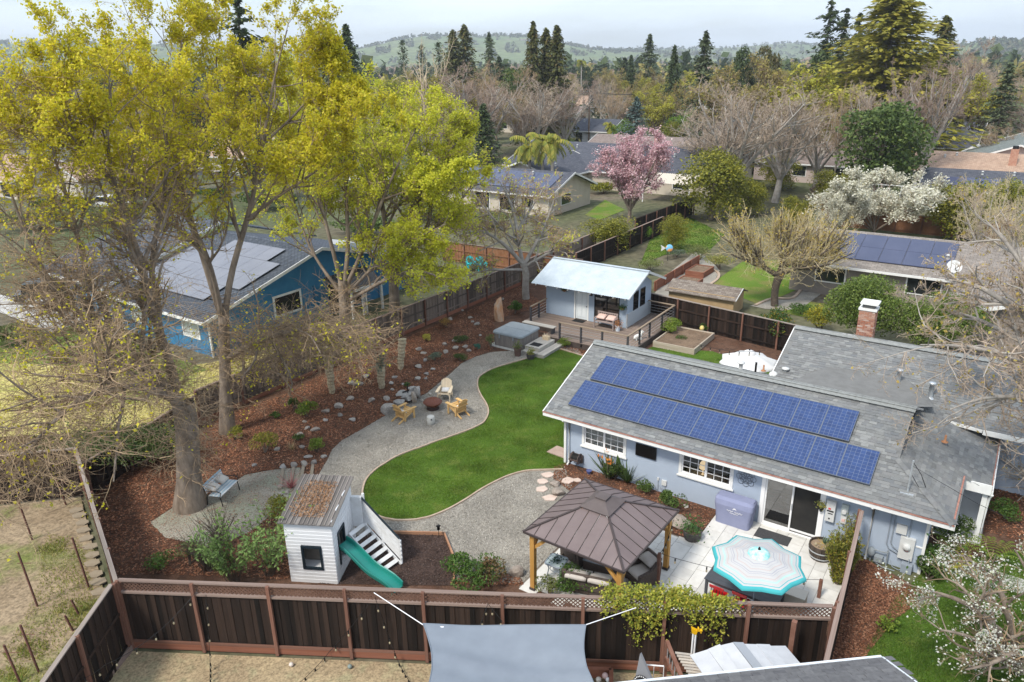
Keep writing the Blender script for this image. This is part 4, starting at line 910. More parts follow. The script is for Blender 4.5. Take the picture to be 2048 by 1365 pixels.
SG=mat('green_plastic',(.01,.19,.155),(.01,.215,.175),1.0,.35,spec=.5)
s0=np.array((.02,.66,1.12));s1=np.array((2.15,-.28,.12));dd=s1-s0;Lh=np.linalg.norm(dd[:2]);dh=dd[:2]/Lh;sdv=np.array((-dh[1],dh[0]))
V=[];nS=22;prof=[(-.27,.13),(-.25,.16),(-.22,.14),(-.2,0),(.2,0),(.22,.14),(.25,.16),(.27,.13),(.24,-.03),(-.24,-.03)]
for i in range(nS+1):
    t=i/nS;z=s0[2]+(s1[2]-s0[2])*(t*.92+.08*t*t)+.07*math.sin(t*2*math.pi*1.35+.3)
    if t>.9:z=max(z,.1)
    for a_,b_ in prof:V.append((s0[0]+dd[0]*t+sdv[0]*a_,s0[1]+dd[1]*t+sdv[1]*a_,z+b_))
m_=len(prof);F=[(i*m_+k,i*m_+(k+1)%m_,(i+1)*m_+(k+1)%m_,(i+1)*m_+k)for i in range(nS)for k in range(m_)]
mb=MB().raw(V,np.array(F),0,False);mb.poly(V[:m_]);mb.poly(V[-m_:]);mb.build('trough',SG,sl)
mb=MB();e=s0+dd*.95;mb.beam((e[0]-sdv[0]*.22,e[1]-sdv[1]*.22,.1),(e[0]-sdv[0]*.22,e[1]-sdv[1]*.22,0),.04,.04);mb.beam((e[0]+sdv[0]*.22,e[1]+sdv[1]*.22,.1),(e[0]+sdv[0]*.22,e[1]+sdv[1]*.22,0),.04,.04);mb.build('foot',SG,sl)
rp=thing('play_ramp','white slatted climbing ramp leaning on the right side of the white playhouse','climbing ramp',plx,R_(-7))
a0_,a1_=np.array((.05,1.25,1.15)),np.array((1.45,.55,.05));b0_,b1_=np.array((.35,1.95,1.15)),np.array((1.85,1.2,.05))
WP=mat('white_painted_plank',(.74,.75,.76),(.62,.62,.61),2.5,.65,rand=.05)
piece_n=7
for k in range(piece_n):
    t=(k+.35)/piece_n;p=a0_+(a1_-a0_)*t;q=b0_+(b1_-b0_)*t;mb=MB();mb.beam(p,q,.14,.03,0,up=(.5,-.2,.85));mb.build('tread',WP,rp)
mb=MB();mb.beam(a0_-(0,0,.04),a1_-(0,0,.04),.04,.12);mb.build('stringer',WP,rp);mb=MB();mb.beam(b0_-(0,0,.04),b1_-(0,0,.04),.04,.12);mb.build('stringer',WP,rp)
for k in range(5):
    o_=np.array((0,0,.18+k*.17));mb=MB();mb.beam(b0_+o_+(0.02,.03,0),b1_+o_+(0.02,.03,0),.025,.13);mb.build('side_board',WP,rp)
mb=MB();o_=np.array((0,0,1.02));mb.beam(b0_+o_,b1_+o_,.05,.05);mb.build('handrail',DKTR,rp)
for k in range(3):piece('post',WP,rp,tuple(b0_+(b1_-b0_)*(.02+.47*k)+np.array((.05,.05,.35))),(.08,.08,1.0 if k else 1.6))
mb=MB();mb.bb(.02,.4,1.85,1.98,1.0,2.2);mb.build('tower_board',WP,rp)
for k in range(7):piece('tower_slat',WP,rp,(.22,1.99,1.1+k*.16),(.4,.03,.12))
def path_light(x,y,label):
    t=thing('path_light',label,'garden light',at(x,y),0)
    MB().lathe([(.012,0),(.012,.35)],6).build('stake',BLACK,t);MB().lathe([(.03,.35),(.06,.36),(.05,.5),(.09,.51),(.02,.56)],10).build('lamp',BLACK,t)
path_light(878,1076,'small black path light at the corner of the dark play area');path_light(1162,706,'small black path light in the mulch below the deck railing')
# ================================================================ patio furniture
WICK=mat('dark_brown_wicker',(.055,.042,.036),(.13,.10,.085),26,.7,stretch=(.5,.5,3.),bump=.6,bscale=40)
CUSH=mat('beige_cushion',(.50,.46,.42),(.57,.53,.49),3,.9,bump=.15)
def cushion(mb,c,s,rz=0.,r=.06,ax=None):
    """soft box: rounded by an inner grid"""
    n=6;g=np.linspace(-1,1,n+1);V=[];F=[]
    for sgn in(1,-1):
        base=len(V)
        for j in g:
            for i in g:
                f=(1-abs(i)**4)*(1-abs(j)**4);V.append((i*s[0]/2*(1-.04*(1-f)),j*s[1]/2*(1-.04*(1-f)),sgn*s[2]/2*(.45+.55*f**.5)))
        for j in range(n):
            for i in range(n):
                q=[base+j*(n+1)+i,base+j*(n+1)+i+1,base+(j+1)*(n+1)+i+1,base+(j+1)*(n+1)+i];F.append(q if sgn>0 else q[::-1])
    m2=(n+1)**2;ring=list(range(n))+[n+(n+1)*k for k in range(n)]+[m2-1-k for k in range(n)]+[(n+1)*(n-k)for k in range(n)]
    for k in range(len(ring)):a,b=ring[k],ring[(k+1)%len(ring)];F.append([b,a,a+m2,b+m2])
    V=np.array(V)
    if ax is not None:V=V@np.array(ax)
    elif rz:V=np.stack([V[:,0]*math.cos(rz)-V[:,1]*math.sin(rz),V[:,0]*math.sin(rz)+V[:,1]*math.cos(rz),V[:,2]],1)
    return mb.raw(V+np.array(c),np.array(F),0,True)
def tilt(deg):
    a=R_(deg);return[(1,0,0),(0,math.sin(a),math.cos(a)),(0,-math.cos(a),math.sin(a))]
def wicker_seat(label,loc,rz,W,kind,n=1):
    t=thing('wicker_chair' if n==1 else 'wicker_sofa',label,kind,loc,rz)
    w2=W/2
    mb=MB();mb.bb(-w2+.13,w2-.13,-.38,.36,.08,.32);
    for sx_,sy_ in((-1,-1),(1,-1),(-1,1),(1,1)):mb.bb(sx_*(w2-.1)-.03,sx_*(w2-.1)+.03,sy_*.33-.03,sy_*.33+.03,0,.08)
    mb.build('base',WICK,t)
    for s_ in(-1,1):
        mb=MB();mb.extr([(s_*w2,-.42,.08),(s_*w2,.42,.08),(s_*w2,.48,.84),(s_*w2,.30,.86),(s_*w2,.1,.62),(s_*w2,-.38,.56)],(-s_*.12,0,0));mb.build('arm',WICK,t)
    mb=MB();mb.extr([(-w2+.12,.36,.3),(-w2+.12,.46,.3),(-w2+.12,.56,.90),(-w2+.12,.49,.93),(-w2+.12,.44,.9)],(W-.24,0,0));mb.build('backrest',WICK,t)
    cw=(W-.26)/n
    for k in range(n):
        x=-w2+.13+cw*(k+.5);mb=MB();cushion(mb,(x,-.03,.40),(cw-.02,.72,.17));mb.build('seat_cushion',CUSH,t)
        mb=MB();cushion(mb,(x,.37,.76),(cw-.03,.56,.22),ax=tilt(75));mb.build('back_cushion',CUSH,t)
    return t
PB1=HF(*HL(at(1150,1110,.3)),.022)
wicker_seat('dark wicker armchair under the gazebo beside the round-cornered glass side table',at(1157,1108,.25)*1,R_(128),.92,'armchair')
wicker_seat('dark wicker armchair with beige cushions under the right front gazebo corner',at(1282,1148,.3),R_(-62),.92,'armchair')
wicker_seat('dark wicker sofa with plump beige cushions, back turned to the lattice fence',at(1182,1163,.35),R_(160),1.75,'sofa',2)
for o in[o for o in bpy.data.objects if o.name.startswith('wicker_')and o.parent is None]:o.location.z=.023
ct=thing('coffee_table','brown wicker coffee table with grey glass top under the gazebo','coffee table',at(1206,1130,.2),R_(-28));ct.location.z=.023
MB().bb(-.58,.58,-.36,.36,.02,.42).build('base',WICK,ct);MB().bb(-.6,.6,-.38,.38,.421,.445).build('table_top',mat('grey_table_glass',(.24,.27,.30),rough=.12,spec=.6),ct)
def leafcloud(P,size,up=.5,asp=1.8,jit=.35):
    n=len(P);a=rng.normal(0,1,(n,3));a/=np.linalg.norm(a,axis=1,keepdims=True)+1e-9;nn=rng.normal(0,1,(n,3));nn[:,2]+=up*2;b=np.cross(nn,a);b/=np.linalg.norm(b,axis=1,keepdims=True)+1e-9
    s=size*rng.uniform(1-jit,1+jit,n)[:,None];V=np.stack([P-a*s/2,P-b*s/asp/2,P+a*s/2,P+b*s/asp/2],1).reshape(-1,3)
    return V,np.arange(4*n).reshape(n,4)
LEAFG=ramp_mat('green_leaves',[(.03,.075,.018),(.055,.125,.03),(.08,.16,.04),(.045,.10,.03),(.11,.19,.05)],.55,.25)
pt_=thing('potted_plant','dark potted plant on the grey glass coffee table','potted plant',at(1206,1128,.49),0);pt_.location.z=.469
MB().lathe([(.06,0),(.09,.05),(.1,.16),(.085,.17),(.08,.12)],12).build('pot',BLACK,pt_)
V,F=leafcloud(rng.normal(0,1,(160,3))*(.1,.1,.07)+(0,0,.26),.09);MB().raw(V,F).build('foliage',LEAFG,pt_)
sd_=thing('side_table','grey metal side table with pale glass top and small plant by the left gazebo post','side table',at(1113,1150,0),R_(-30));sd_.location.z=.023
MB().prism(rrect(.29,.29,.1),.52,.545).build('table_top',mat('pale_table_glass',(.42,.50,.50),rough=.1,spec=.6),sd_)
mb=MB();rr=[(p[0],p[1],.535)for p in rrect(.31,.31,.11)];mb.tube(rr+[rr[0]],.03,6,caps=False);mb.build('rim',GREYMET,sd_)
for s1_ in(-1,1):
    for s2_ in(-1,1):MB().tube([(s1_*.24,s2_*.24,.52),(s1_*.19,s2_*.19,.3),(s1_*.24,s2_*.24,0)],.02,6).build('leg',GREYMET,sd_)
mb=MB();rr=[(p[0],p[1],.25)for p in rrect(.2,.2,.15)];mb.tube(rr+[rr[0]],.012,5,caps=False);mb.build('stretcher',GREYMET,sd_)
pt2=thing('trailing_plant','small trailing green plant on the pale glass side table','plant',at(1113,1150,0),0);pt2.location.z=.568
MB().lathe([(.05,0),(.07,.03),(.07,.08)],10).build('pot',GREYMET,pt2)
V,F=leafcloud(rng.normal(0,1,(120,3))*(.12,.12,.03)+(0,0,.09),.07);MB().raw(V,F).build('foliage',mat('dark_leaf',(.02,.06,.03),rough=.5),pt2)
TEAL=(.08,.47,.50)
def stripe_mat():
    m=bpy.data.materials.new('striped_canvas');m.use_nodes=True;t=m.node_tree;t.nodes.clear();N=t.nodes.new;L=t.links.new
    out=N('ShaderNodeOutputMaterial');b=N('ShaderNodeBsdfPrincipled');b.inputs['Roughness'].default_value=.85;b.inputs['Specular IOR Level'].default_value=.1
    tcn=N('ShaderNodeAttribute');tcn.attribute_name='ring';r=N('ShaderNodeValToRGB');r.color_ramp.interpolation='CONSTANT'
    W1=(.58,.575,.57);G=(.44,.44,.49);Pk=(.57,.48,.46);Mt=(.48,.68,.63)
    st=[(0,W1),(.18,W1),(.24,Pk),(.255,W1),(.33,G),(.35,W1),(.40,G),(.41,W1),(.47,Pk),(.49,W1),(.55,G),(.57,W1),(.60,G),(.61,W1),(.68,Pk),(.70,W1),(.75,Mt),(.79,W1),(.87,TEAL),(.885,W1),(.93,TEAL)]
    e=r.color_ramp.elements
    while len(e)<len(st):e.new(.5)
    for i,(p,c)in enumerate(st):e[i].position=p;e[i].color=tuple(c)+(1,)
    L(tcn.outputs['Fac'],r.inputs[0]);L(r.outputs[0],b.inputs['Base Color']);tr=N('ShaderNodeBsdfTranslucent');L(r.outputs[0],tr.inputs[0]);x=N('ShaderNodeMixShader');x.inputs[0].default_value=.25;L(b.outputs[0],x.inputs[1]);L(tr.outputs[0],x.inputs[2]);L(x.outputs[0],out.inputs[0]);return m
def parasol(name,label,c,R,z0,z1,m,vent_m,a0=0,tiltv=(0,0),sag=.06,pole=True):
    t=thing(name,label,'parasol',c,a0)
    n=8;K=16;V=[];ring=[];F=[]
    for k in range(K+1):
        f=k/K;f2=.07+.93*f
        for s in range(n*4):
            a=s*2*math.pi/(n*4);d=abs((s%4)-2)/2.;q=math.cos(math.pi/n)/math.cos(((s%4)-0)*(2*math.pi/(n*4))-math.pi/n)if True else 1
            rr_=R*f2*(q*.94+.06*d);z=z1-(z1-z0)*(f2**1.12)-sag*(1-d)*f2*f2
            V.append((rr_*math.cos(a),rr_*math.sin(a),z+tiltv[0]*rr_*math.cos(a)+tiltv[1]*rr_*math.sin(a)));ring.append(f2)
    S4=n*4
    for k in range(K):
        for s in range(S4):F.append((k*S4+s,(k+1)*S4+s,(k+1)*S4+(s+1)%S4,k*S4+(s+1)%S4))
    b0=K*S4;nV=len(V)
    for s in range(S4):p=V[b0+s];V.append((p[0]*1.003,p[1]*1.003,p[2]-.075));ring.append(.96)
    for s in range(S4):F.append((b0+s,nV+s,nV+(s+1)%S4,b0+(s+1)%S4))
    me=MB().raw(V,np.array(F),0,True).mesh('canopy',m);at_=me.attributes.new('ring','FLOAT','POINT');at_.data.foreach_set('value',np.array(ring,np.float32));cp=link('canopy',me,t)
    MB().lathe([(.36,z1-.16-.02),(.3,z1-.02),(.18,z1+.05),(.05,z1+.08)],16).build('vent_flap',vent_m,t)
    MB().lathe([(.03,z1),(.045,z1+.1),(.02,z1+.16)],8).build('finial',BLACK,t)
    mb=MB()
    for k in range(n):a=2*math.pi*k/n;mb.tube([(0,0,z1-.08),(R*.97*math.cos(a),R*.97*math.sin(a),z0-.03+tiltv[0]*R*math.cos(a)+tiltv[1]*R*math.sin(a))],.012,4)
    mb.build('ribs',GREYMET,t,kind='stuff')
    if pole:MB().tube([(0,0,0.02),(0,0,z1)],.024,8).build('pole',GREYMET,t)
    return t
UC=at(1516,1122,2.25)
parasol('parasol','large white parasol with pastel stripes and turquoise rim over the dark dining table',(UC.x,UC.y,.02),1.40,2.17,2.55,stripe_mat(),mat('turquoise_canvas',(.16,.56,.55),(.62,.70,.69),7,.85),R_(10),(0,0),.02)
WU=[HL(at(p[0],p[1],2.3))for p in((1442,708),(1555,715))]
WUC=HF((WU[0][0]+WU[1][0])/2,(WU[0][1]+WU[1][1])/2)
parasol('parasol','plain white parasol standing on the back lawn behind the roof ridge',(WUC.x,WUC.y,0),1.45,2.0,2.5,mat('white_canvas',(.78,.78,.78),rough=.9,trans=.2),mat('white_canvas',(.78,.78,.78)),0)
DT=mat('charcoal_table',(.055,.06,.07),(.075,.08,.09),3,.5)
tb=thing('dining_table','long charcoal outdoor table beneath the striped parasol','table',HF(10.0,-4.1,.023),R_(-37))
for k in range(5):piece('slat',DT,tb,(0,-.38+k*.19,.74),(2.3,.183,.03))
for s1_ in(-1,1):
    piece('leg',DT,tb,(s1_*1.08,-.4,.36),(.08,.08,.72));piece('leg',DT,tb,(s1_*1.08,.4,.36),(.08,.08,.72));piece('apron',DT,tb,(s1_*1.08,0,.68),(.05,.72,.08))
for s1_ in(-1,1):piece('apron',DT,tb,(0,s1_*.42,.68),(2.1,.04,.08))
RED=mat('red_paint',(.55,.012,.015),rough=.4)
def red_chair(loc,label):
    t=thing('chair',label,'chair',loc,R_(143))
    mb=MB();mb.bb(-.22,.22,-.22,.22,.43,.46);mb.build('seat',RED,t)
    mb=MB();mb.extr([(-.23,.2,.78),(.23,.2,.78),(.23,.24,.9),(-.23,.24,.9)],(0,.03,0));mb.build('backrest',RED,t)
    for k in range(5):piece('spindle',BLACK,t,(-.18+k*.09,.2,.63),(.018,.018,.36))
    for a in(-1,1):
        for b_ in(-1,1):piece('leg',BLACK,t,(a*.19,b_*.19,.215),(.03,.03,.43))
red_chair(at(1437,1190,.45)+Vector((0,0,-.427)),'red-backed black chair at the left end of the charcoal table')
red_chair(at(1482,1204,.45)+Vector((0,0,-.427)),'red-backed black chair next to the wooden bench end of the charcoal table')
bn=thing('bench','brown slatted bench beside the charcoal table under the striped parasol','bench',HF(11.05,-4.35,.023),R_(-35))
BW=mat('brown_bench_slat',(.20,.13,.085),(.30,.21,.15),3,.8,rand=.15)
for k in range(4):piece('slat',BW,bn,(0,-.18+k*.115,.44),(1.35,.105,.03))
for s_ in(-1,1):piece('leg',DT,bn,(s_*.55,0,.21),(.06,.4,.42))
cs=thing('storage_box','pale cream cushion box half hidden under the parasol rim','box',HF(11.35,-3.35,.023),R_(-35));MB().bb(-.35,.35,-.22,.22,0,.5).build('body',mat('cream_box',(.5,.46,.4),rough=.8),cs);MB().bb(-.37,.37,-.24,.24,.501,.55).build('lid',mat('cream_lid',(.55,.51,.45),rough=.8),cs)
tr_=tag(MB().lathe([(.2,0),(.22,.03),(.22,.1),(.17,.105),(.12,.07)],18).build('parasol_weight',mat('grey_ring',(.35,.36,.37),rough=.6)),'grey ring-shaped tray on the dark table beside the parasol pole','tray');tr_.location=at(1480,1161,.8)+Vector((0,0,-.02))
gc=thing('barbecue','barbecue under a lilac-blue fabric cover with white lettering, against the house wall','barbecue',HF(8.28,.1,.023),TH)
GC=mat('lilac_blue_cover',(.22,.24,.36),(.25,.27,.40),2.2,.85,bump=.2,bscale=9)
mb=MB();lv=[(0,.62,.32),(.25,.62,.33),(.55,.66,.33),(.80,.70,.34),(.98,.70,.30),(1.08,.66,.2)]
for i in range(len(lv)-1):
    A_,B_=rrect(lv[i][1],lv[i][2],.1,3),rrect(lv[i+1][1],lv[i+1][2],.1,3);n_=len(A_);V=[(p[0]+.015*math.sin(k*1.3),p[1],lv[i][0])for k,p in enumerate(A_)]+[(p[0]+.015*math.sin(k*1.3),p[1],lv[i+1][0])for k,p in enumerate(B_)];mb.raw(V,np.array([(k,(k+1)%n_,n_+(k+1)%n_,n_+k)for k in range(n_)]),0,True)
mb.poly([(p[0],p[1],1.08)for p in rrect(.66,.2,.1,3)]);mb.build('cover',GC,gc)
WT=mat('white_print',(.8,.8,.82),rough=.7)
def script_marks(n,x0,x1,z,h,y,parent,name):
    """the cover's script is too small to read in the photograph: pen strokes of the same length, height and rhythm"""
    mb=MB();P=[]
    for k in range(n*6+1):
        t=k/(n*6);P.append((x0+(x1-x0)*t+.012*math.sin(k*1.05),y,z+h*(.5*math.sin(k*1.05+1)+.35*math.sin(k*.37))))
    mb.tube(P,.0065,4);return mb.build(name,WT,parent)
script_marks(7,-.22,.02,.635,.045,-.345,gc,'lettering');script_marks(9,.06,.36,.625,.045,-.345,gc,'lettering');script_marks(9,-.1,.2,.555,.022,-.343,gc,'small_lettering')
MB().poly([(-.02,-.349,.72),(.03,-.349,.79),(.08,-.349,.80),(.15,-.349,.72),(.07,-.349,.755)]).build('emblem',WT,gc)
dm=tag(MB().bb(-.6,.6,-.3,.3,0,.018).build('doormat',mat('charcoal_mat',(.045,.045,.048),(.07,.07,.072),30,.95)),'charcoal doormat in front of the sliding glass door','doormat');dm.location=HF(9.75,-.05,.0245);dm.rotation_euler.z=TH
brl=thing('barrel_planter','dark half wine barrel with succulents by the sliding door','planter',HF(11.45,-.32,.023),0)
BAR=mat('dark_barrel_wood',(.05,.038,.03),(.10,.08,.065),3,.85,stretch=(6,6,.6),rand=.2)
for k in range(20):
    a=2*math.pi*k/20;n_=4;V=[]
    for z,r in((0,.33),(.2,.395),(.42,.42),(.55,.41)):
        for s_ in(-1,1):V.append((r*math.cos(a+s_*.15),r*math.sin(a+s_*.15),z))
    mb=MB().raw(V,np.array([(2*i,2*i+1,2*i+3,2*i+2)for i in range(3)]));V2=[(v[0]*.92,v[1]*.92,v[2])for v in V];mb.raw(V2,np.array([(2*i+1,2*i,2*i+2,2*i+3)for i in range(3)]));mb.raw([V[6],V[7],V2[7],V2[6]],[[0,1,2,3]]);mb.build('stave',BAR,brl)
for z,r in((.12,.382),(.36,.425)):MB().lathe([(r,z-.025),(r+.006,z),(r+.004,z+.025)],24,cap=False).build('hoop',GALV,brl)
MB().lathe([(.38,.46),(.2,.49),(.01,.5)],16,cap=False).build('soil',mat('barrel_gravel',(.36,.27,.19),(.25,.18,.12),30,.95),brl)
AGAVE=ramp_mat('blue_green_blades',[(.08,.14,.09),(.13,.19,.12),(.17,.22,.13)],.6)
def spiky(mb,c,n,L_,w_,droop=.5,up=(.2,1.2),mi=0,seg=4):
    for k in range(n):
        a=rnd.uniform(0,2*math.pi);el=rnd.uniform(*up);l=L_*rnd.uniform(.6,1.1);P=[];p=np.array(c,float);d=np.array((math.cos(a)*math.cos(el),math.sin(a)*math.cos(el),math.sin(el)))
        sdv_=np.array((-math.sin(a),math.cos(a),0));V=[]
        for i in range(seg+1):
            f=i/seg;ww=w_*(1-f)**.7*(.5+.5*min(1,f*4));V+=[p-sdv_*ww/2,p+sdv_*ww/2];d=d+np.array((0,0,-droop/seg*.6));d/=np.linalg.norm(d);p=p+d*l/seg
        mb.raw(V,np.array([(2*i,2*i+1,2*i+3,2*i+2)for i in range(seg)]),mi)
    return mb
spiky(MB(),(.12,.08,.48),16,.3,.06,.1,(.3,1.3)).build('agave',AGAVE,brl)
spiky(MB(),(.05,-.02,.48),12,.4,.03,.3,(.1,.6)).build('yellow_blades',mat('yellowed_blade',(.42,.30,.07),rough=.7),brl)
for x,y in((-.15,-.12),(-.02,-.22),(-.2,.05),(.1,-.18),(-.05,.0),(-.22,-.02)):spiky(MB(),(x,y,.48),12,.09,.045,0,(.3,1.2)).build('rosette',mat('pink_green_rosette',(.42,.34,.24),(.3,.33,.2),5,.7),brl)
tv=thing('television','flat black television on the grey-blue wall between the two windows','television',HF(4.42,.56,1.63),TH)
MB().bb(-.44,.44,-.03,.02,-.27,.26).build('casing',BLACK,tv);MB().bb(-.42,.42,-.034,-.031,-.245,.24).build('screen',mat('black_screen',(.004,.004,.005),rough=.25),tv)
wf=tag(MB().build if False else MB().bb(0,.01,0,.01,0,.01).build('wall_flower',GREYMET),'grey wrought metal flower hung on the wall left of the sliding door','wall ornament')
bpy.data.objects.remove(wf)
mb=MB()
for k in range(8):
    a0_=k*math.pi/4
    for r0 in(.14,.26):
        P=[(r0*math.cos(a0_)+.11*math.cos(a),0,r0*math.sin(a0_)+.11*math.sin(a))for a in np.linspace(0,2*math.pi,12)];mb.tube(P,.008,4,caps=False)
wf=tag(mb.build('wall_flower',mat('pewter',(.22,.24,.28),rough=.5,metal=.4)),'grey wrought metal flower hung on the wall left of the sliding door','wall ornament');wf.location=HF(8.42,.575,1.72);wf.rotation_euler.z=TH
hp=thing('wall_pot','small wall pot of yellow-green leaves on the door frame by the inverter box','plant pot',HF(11.12,.48,1.3),TH);MB().lathe([(.04,0),(.08,.1),(.085,.14)],10).build('pot',BLACK,hp);V,F=leafcloud(rng.normal(0,1,(90,3))*(.08,.07,.08)+(0,0,.24),.08);MB().raw(V,F).build('foliage',ramp_mat('yellow_green_leaves',[(.30,.28,.05),(.2,.24,.06),(.4,.33,.10)],.6,.2),hp)
hr=thing('hose_reel','brown hose reel with cranked handle on the house wall corner','hose reel',HF(1.35,.36,.5),TH)
HB=mat('dark_brown_plastic',(.07,.05,.045),(.12,.09,.08),5,.6)
o=MB().lathe([(.22,-.2),(.24,-.18),(.1,-.17),(.1,.17),(.24,.18),(.22,.2)],16).build('drum',HB,hr);o.rotation_euler=(0,math.pi/2,0)
mb=MB();
for k in range(8):P=[(-.14+k*.04,.16*math.cos(a),.16*math.sin(a))for a in np.linspace(0,2*math.pi,16)];mb.tube(P,.018,5,caps=False)
mb.tube([(.1,-.1,-.2),(.15,-.12,-.4),(.3,-.1,-.45),(.5,-.2,-.46)],.015,5);mb.build('hose',mat('black_hose',(.02,.02,.02),rough=.6),hr)
mb=MB();mb.bb(-.25,.25,.1,.2,-.25,.1);mb.beam((.22,0,0),(.3,-.16,.1),.03,.03);mb.bb(-.22,.22,-.24,-.2,-.05,.02);mb.build('bracket',HB,hr)
bp_=thing('blue_pot','blue glazed pot at the lawn corner of the house','pot',HF(.15,1.9,0),0);MB().lathe([(.16,0),(.22,.15),(.23,.4),(.25,.44),(.2,.44),(.18,.3)],16).build('pot',mat('blue_glaze',(.02,.05,.15),rough=.25),bp_);MB().lathe([(.19,.36),(.01,.37)],12,cap=False).build('soil',SOIL,bp_)
o=tag(MB().prism([(-.5,-.35),(.4,-.4),(.55,.3),(-.4,.35)],0,.05).build('flagstone',mat('pink_flag',(.40,.29,.24),(.46,.35,.29),3,.9)),'pinkish stone slab at the foot of the downspout on the lawn','slab');o.location=HF(.1,1.2,.005);o.rotation_euler.z=TH
fp=tag(MB().lathe([(.07,0),(.11,.12),(.12,.16)],10).build('ceramic_pot',mat('blue_ceramic',(.08,.10,.25),rough=.4)),'small blue ceramic pot in the mulch among the bird of paradise','pot');fp.location=at(1178,948)
# ================================================================ string lights and their posts
def string_lights(label,pts,sag,nb_,group='string lights',bulb=None):
    t=thing('string_lights',label,'string lights',(0,0,0),0,group);mb=MB();bulbs=[]
    for a,b in zip(pts,pts[1:]):
        a=Vector(a);b=Vector(b);Ls=[a.lerp(b,k/14)+Vector((0,0,-sag*4*(k/14)*(1-k/14)))for k in range(15)];mb.tube([tuple(p)for p in Ls],.009,4)
        for k in range(nb_):f=(k+.5)/nb_;bulbs.append(a.lerp(b,f)+Vector((0,0,-sag*4*f*(1-f))))
    mb.build('wire',BLACK,t)
    sk=MB().lathe([(.022,-.02),(.025,-.10),(.02,-.12)],6).mesh('socket',BLACK);bl=MB().lathe([(.012,-.12),(.032,-.16),(.028,-.2),(.005,-.22)],8).mesh('bulb',bulb or mat('clear_bulb',(.35,.30,.2),rough=.15,spec=.7))
    for p in bulbs:link('socket',sk,t,p);link('bulb',bl,t,p)
    return t
def wpost(x,y,z0,top_px,label,s_=.1,m=None):
    b=at(x,y,z0)if z0>-.3 else Vector((*atY(x,y,16.2)[:2],z0));h=None
    for k in range(400):
        z=z0+.02*k
        d=atY(x,top_px,b.y).z
    h=d-z0
    o=tag(MB().bb(-s_/2,s_/2,-s_/2,s_/2,0,h).build('timber_post',m or FRED),label,'post');o.location=b;o.rotation_euler.z=TH;return b+Vector((0,0,h))
p1_=wpost(1315,1172,0,1107,'short red-brown post rising by the climbing vine at the front of the patio')
p2_=wpost(1637,1196,0,1160,'red-brown post at the corner of the lattice fence by the yellow-leaved shrub')
p3_=wpost(1700,1080,0,988,'tall red-brown post against the house eave beside the short dark fence')
wpost(1577,1330,-.4,1243,'red-brown post standing in front of the dark planks by the white shed roof',.13)
string_lights('black string of drop bulbs hanging across the patio in front of the parasol',[at(1347,1040,2.3),p1_,p2_],.25,5)
string_lights('black string of drop bulbs down the house wall beside the meter boxes',[p3_,HF(12.05,.4,.3)],-.02,4)
string_lights('string of bulbs crossing the back lawn above the white parasol',[HF(2.8,9.8,2.9),HF(6.2,9.6,3.3)],.2,7)
string_lights('string of bulbs drooping over the left end of the dark plank fence',[at(395,1180,2.0),at(210,1330,1.2),at(60,1370,1.2)],.3,5)
string_lights('string of bulbs zigzagging down to the sandy yard at the left fence end',[at(412,1190,2.0),at(420,1320,-.1),at(420,1365,-.1)],.02,4)
string_lights('string of bulbs slanting down the planks left of the sail tie rope',[at(736,1210,1.9),at(658,1305,-.2),at(600,1365,-.3)],.05,3)
string_lights('string of bulbs slanting down the planks right of the sail tie rope',[at(750,1195,2.0),at(795,1320,-.2),at(820,1365,-.3)],.05,4)
string_lights('short string of bulbs hung in a peak above the grey shade sail',[at(960,1250,1.4),at(976,1208,1.9),at(1010,1250,1.4)],.0,2)
# ================================================================ shade sail and the neighbour's things in front
sail=thing('shade_sail','grey fabric shade sail with scooped edges stretched across the sandy yard','shade sail',(0,0,0),0)
c0,c1,c2_,c3=at(846,1250,2.2),at(1172,1250,2.2),at(1205,1400,2.0),at(848,1400,2.3)
n=24;V=[]
for j in range(n+1):
    for i in range(n+1):
        u,v=i/n,j/n;p=c0.lerp(c1,u).lerp(c3.lerp(c2_,u),v);ctr=(c0+c1+c2_+c3)/4
        e=.22*(4*u*(1-u))*(1-v)**6*.25;
        inward=Vector((0,0,0))
        inward+=(ctr-p)*(.10*(4*v*(1-v))*((1-u)**3+u**3))
        p=p+inward+Vector((0,0,-.16*math.sin(math.pi*u)*math.sin(math.pi*v)+.05*math.sin(6*(u-.4*v)+2.2)*math.exp(-((u-v-.1)/.35)**2)+.03*math.sin(17*(v-.35*u)+1)*math.exp(-((v-.4-.3*u)/.3)**2)))
        V.append(p)
MB().raw([tuple(p)for p in V],np.array([(j*(n+1)+i,j*(n+1)+i+1,(j+1)*(n+1)+i+1,(j+1)*(n+1)+i)for j in range(n)for i in range(n)]),0,True).build('cloth',mat('blue_grey_sailcloth',(.205,.235,.275),(.185,.212,.25),2,.9,bump=.08,bscale=80),sail)
MB().tube([tuple(c0),tuple(at(748,1186,2.15))],.014,5).build('tie_rope',WT,sail);MB().tube([tuple(c1),tuple(at(1272,1216,2.1))],.014,5).build('tie_rope',WT,sail)
mb=MB()
for j in(0,n):mb.tube([tuple(V[j*(n+1)+i])for i in range(n+1)],.014,5)
for i in(0,n):mb.tube([tuple(V[j*(n+1)+i])for j in range(n+1)],.014,5)
mb.build('hem',mat('sail_hem',(.18,.21,.25),rough=.9),sail)
MB().bb(-.1,.1,-.02,.02,0,.01).build('tag',WT,sail).location=at(880,1256,2.19)+Vector((0,0,.02))
nr=thing('house_roof','grey shingled roof corner with pale gutter in the bottom right, nearest to the viewer','roof',(0,0,0),0)
r0,r1,r2=at(1230,1371,2.9),at(1764,1316,2.9),at(1850,1400,2.9)
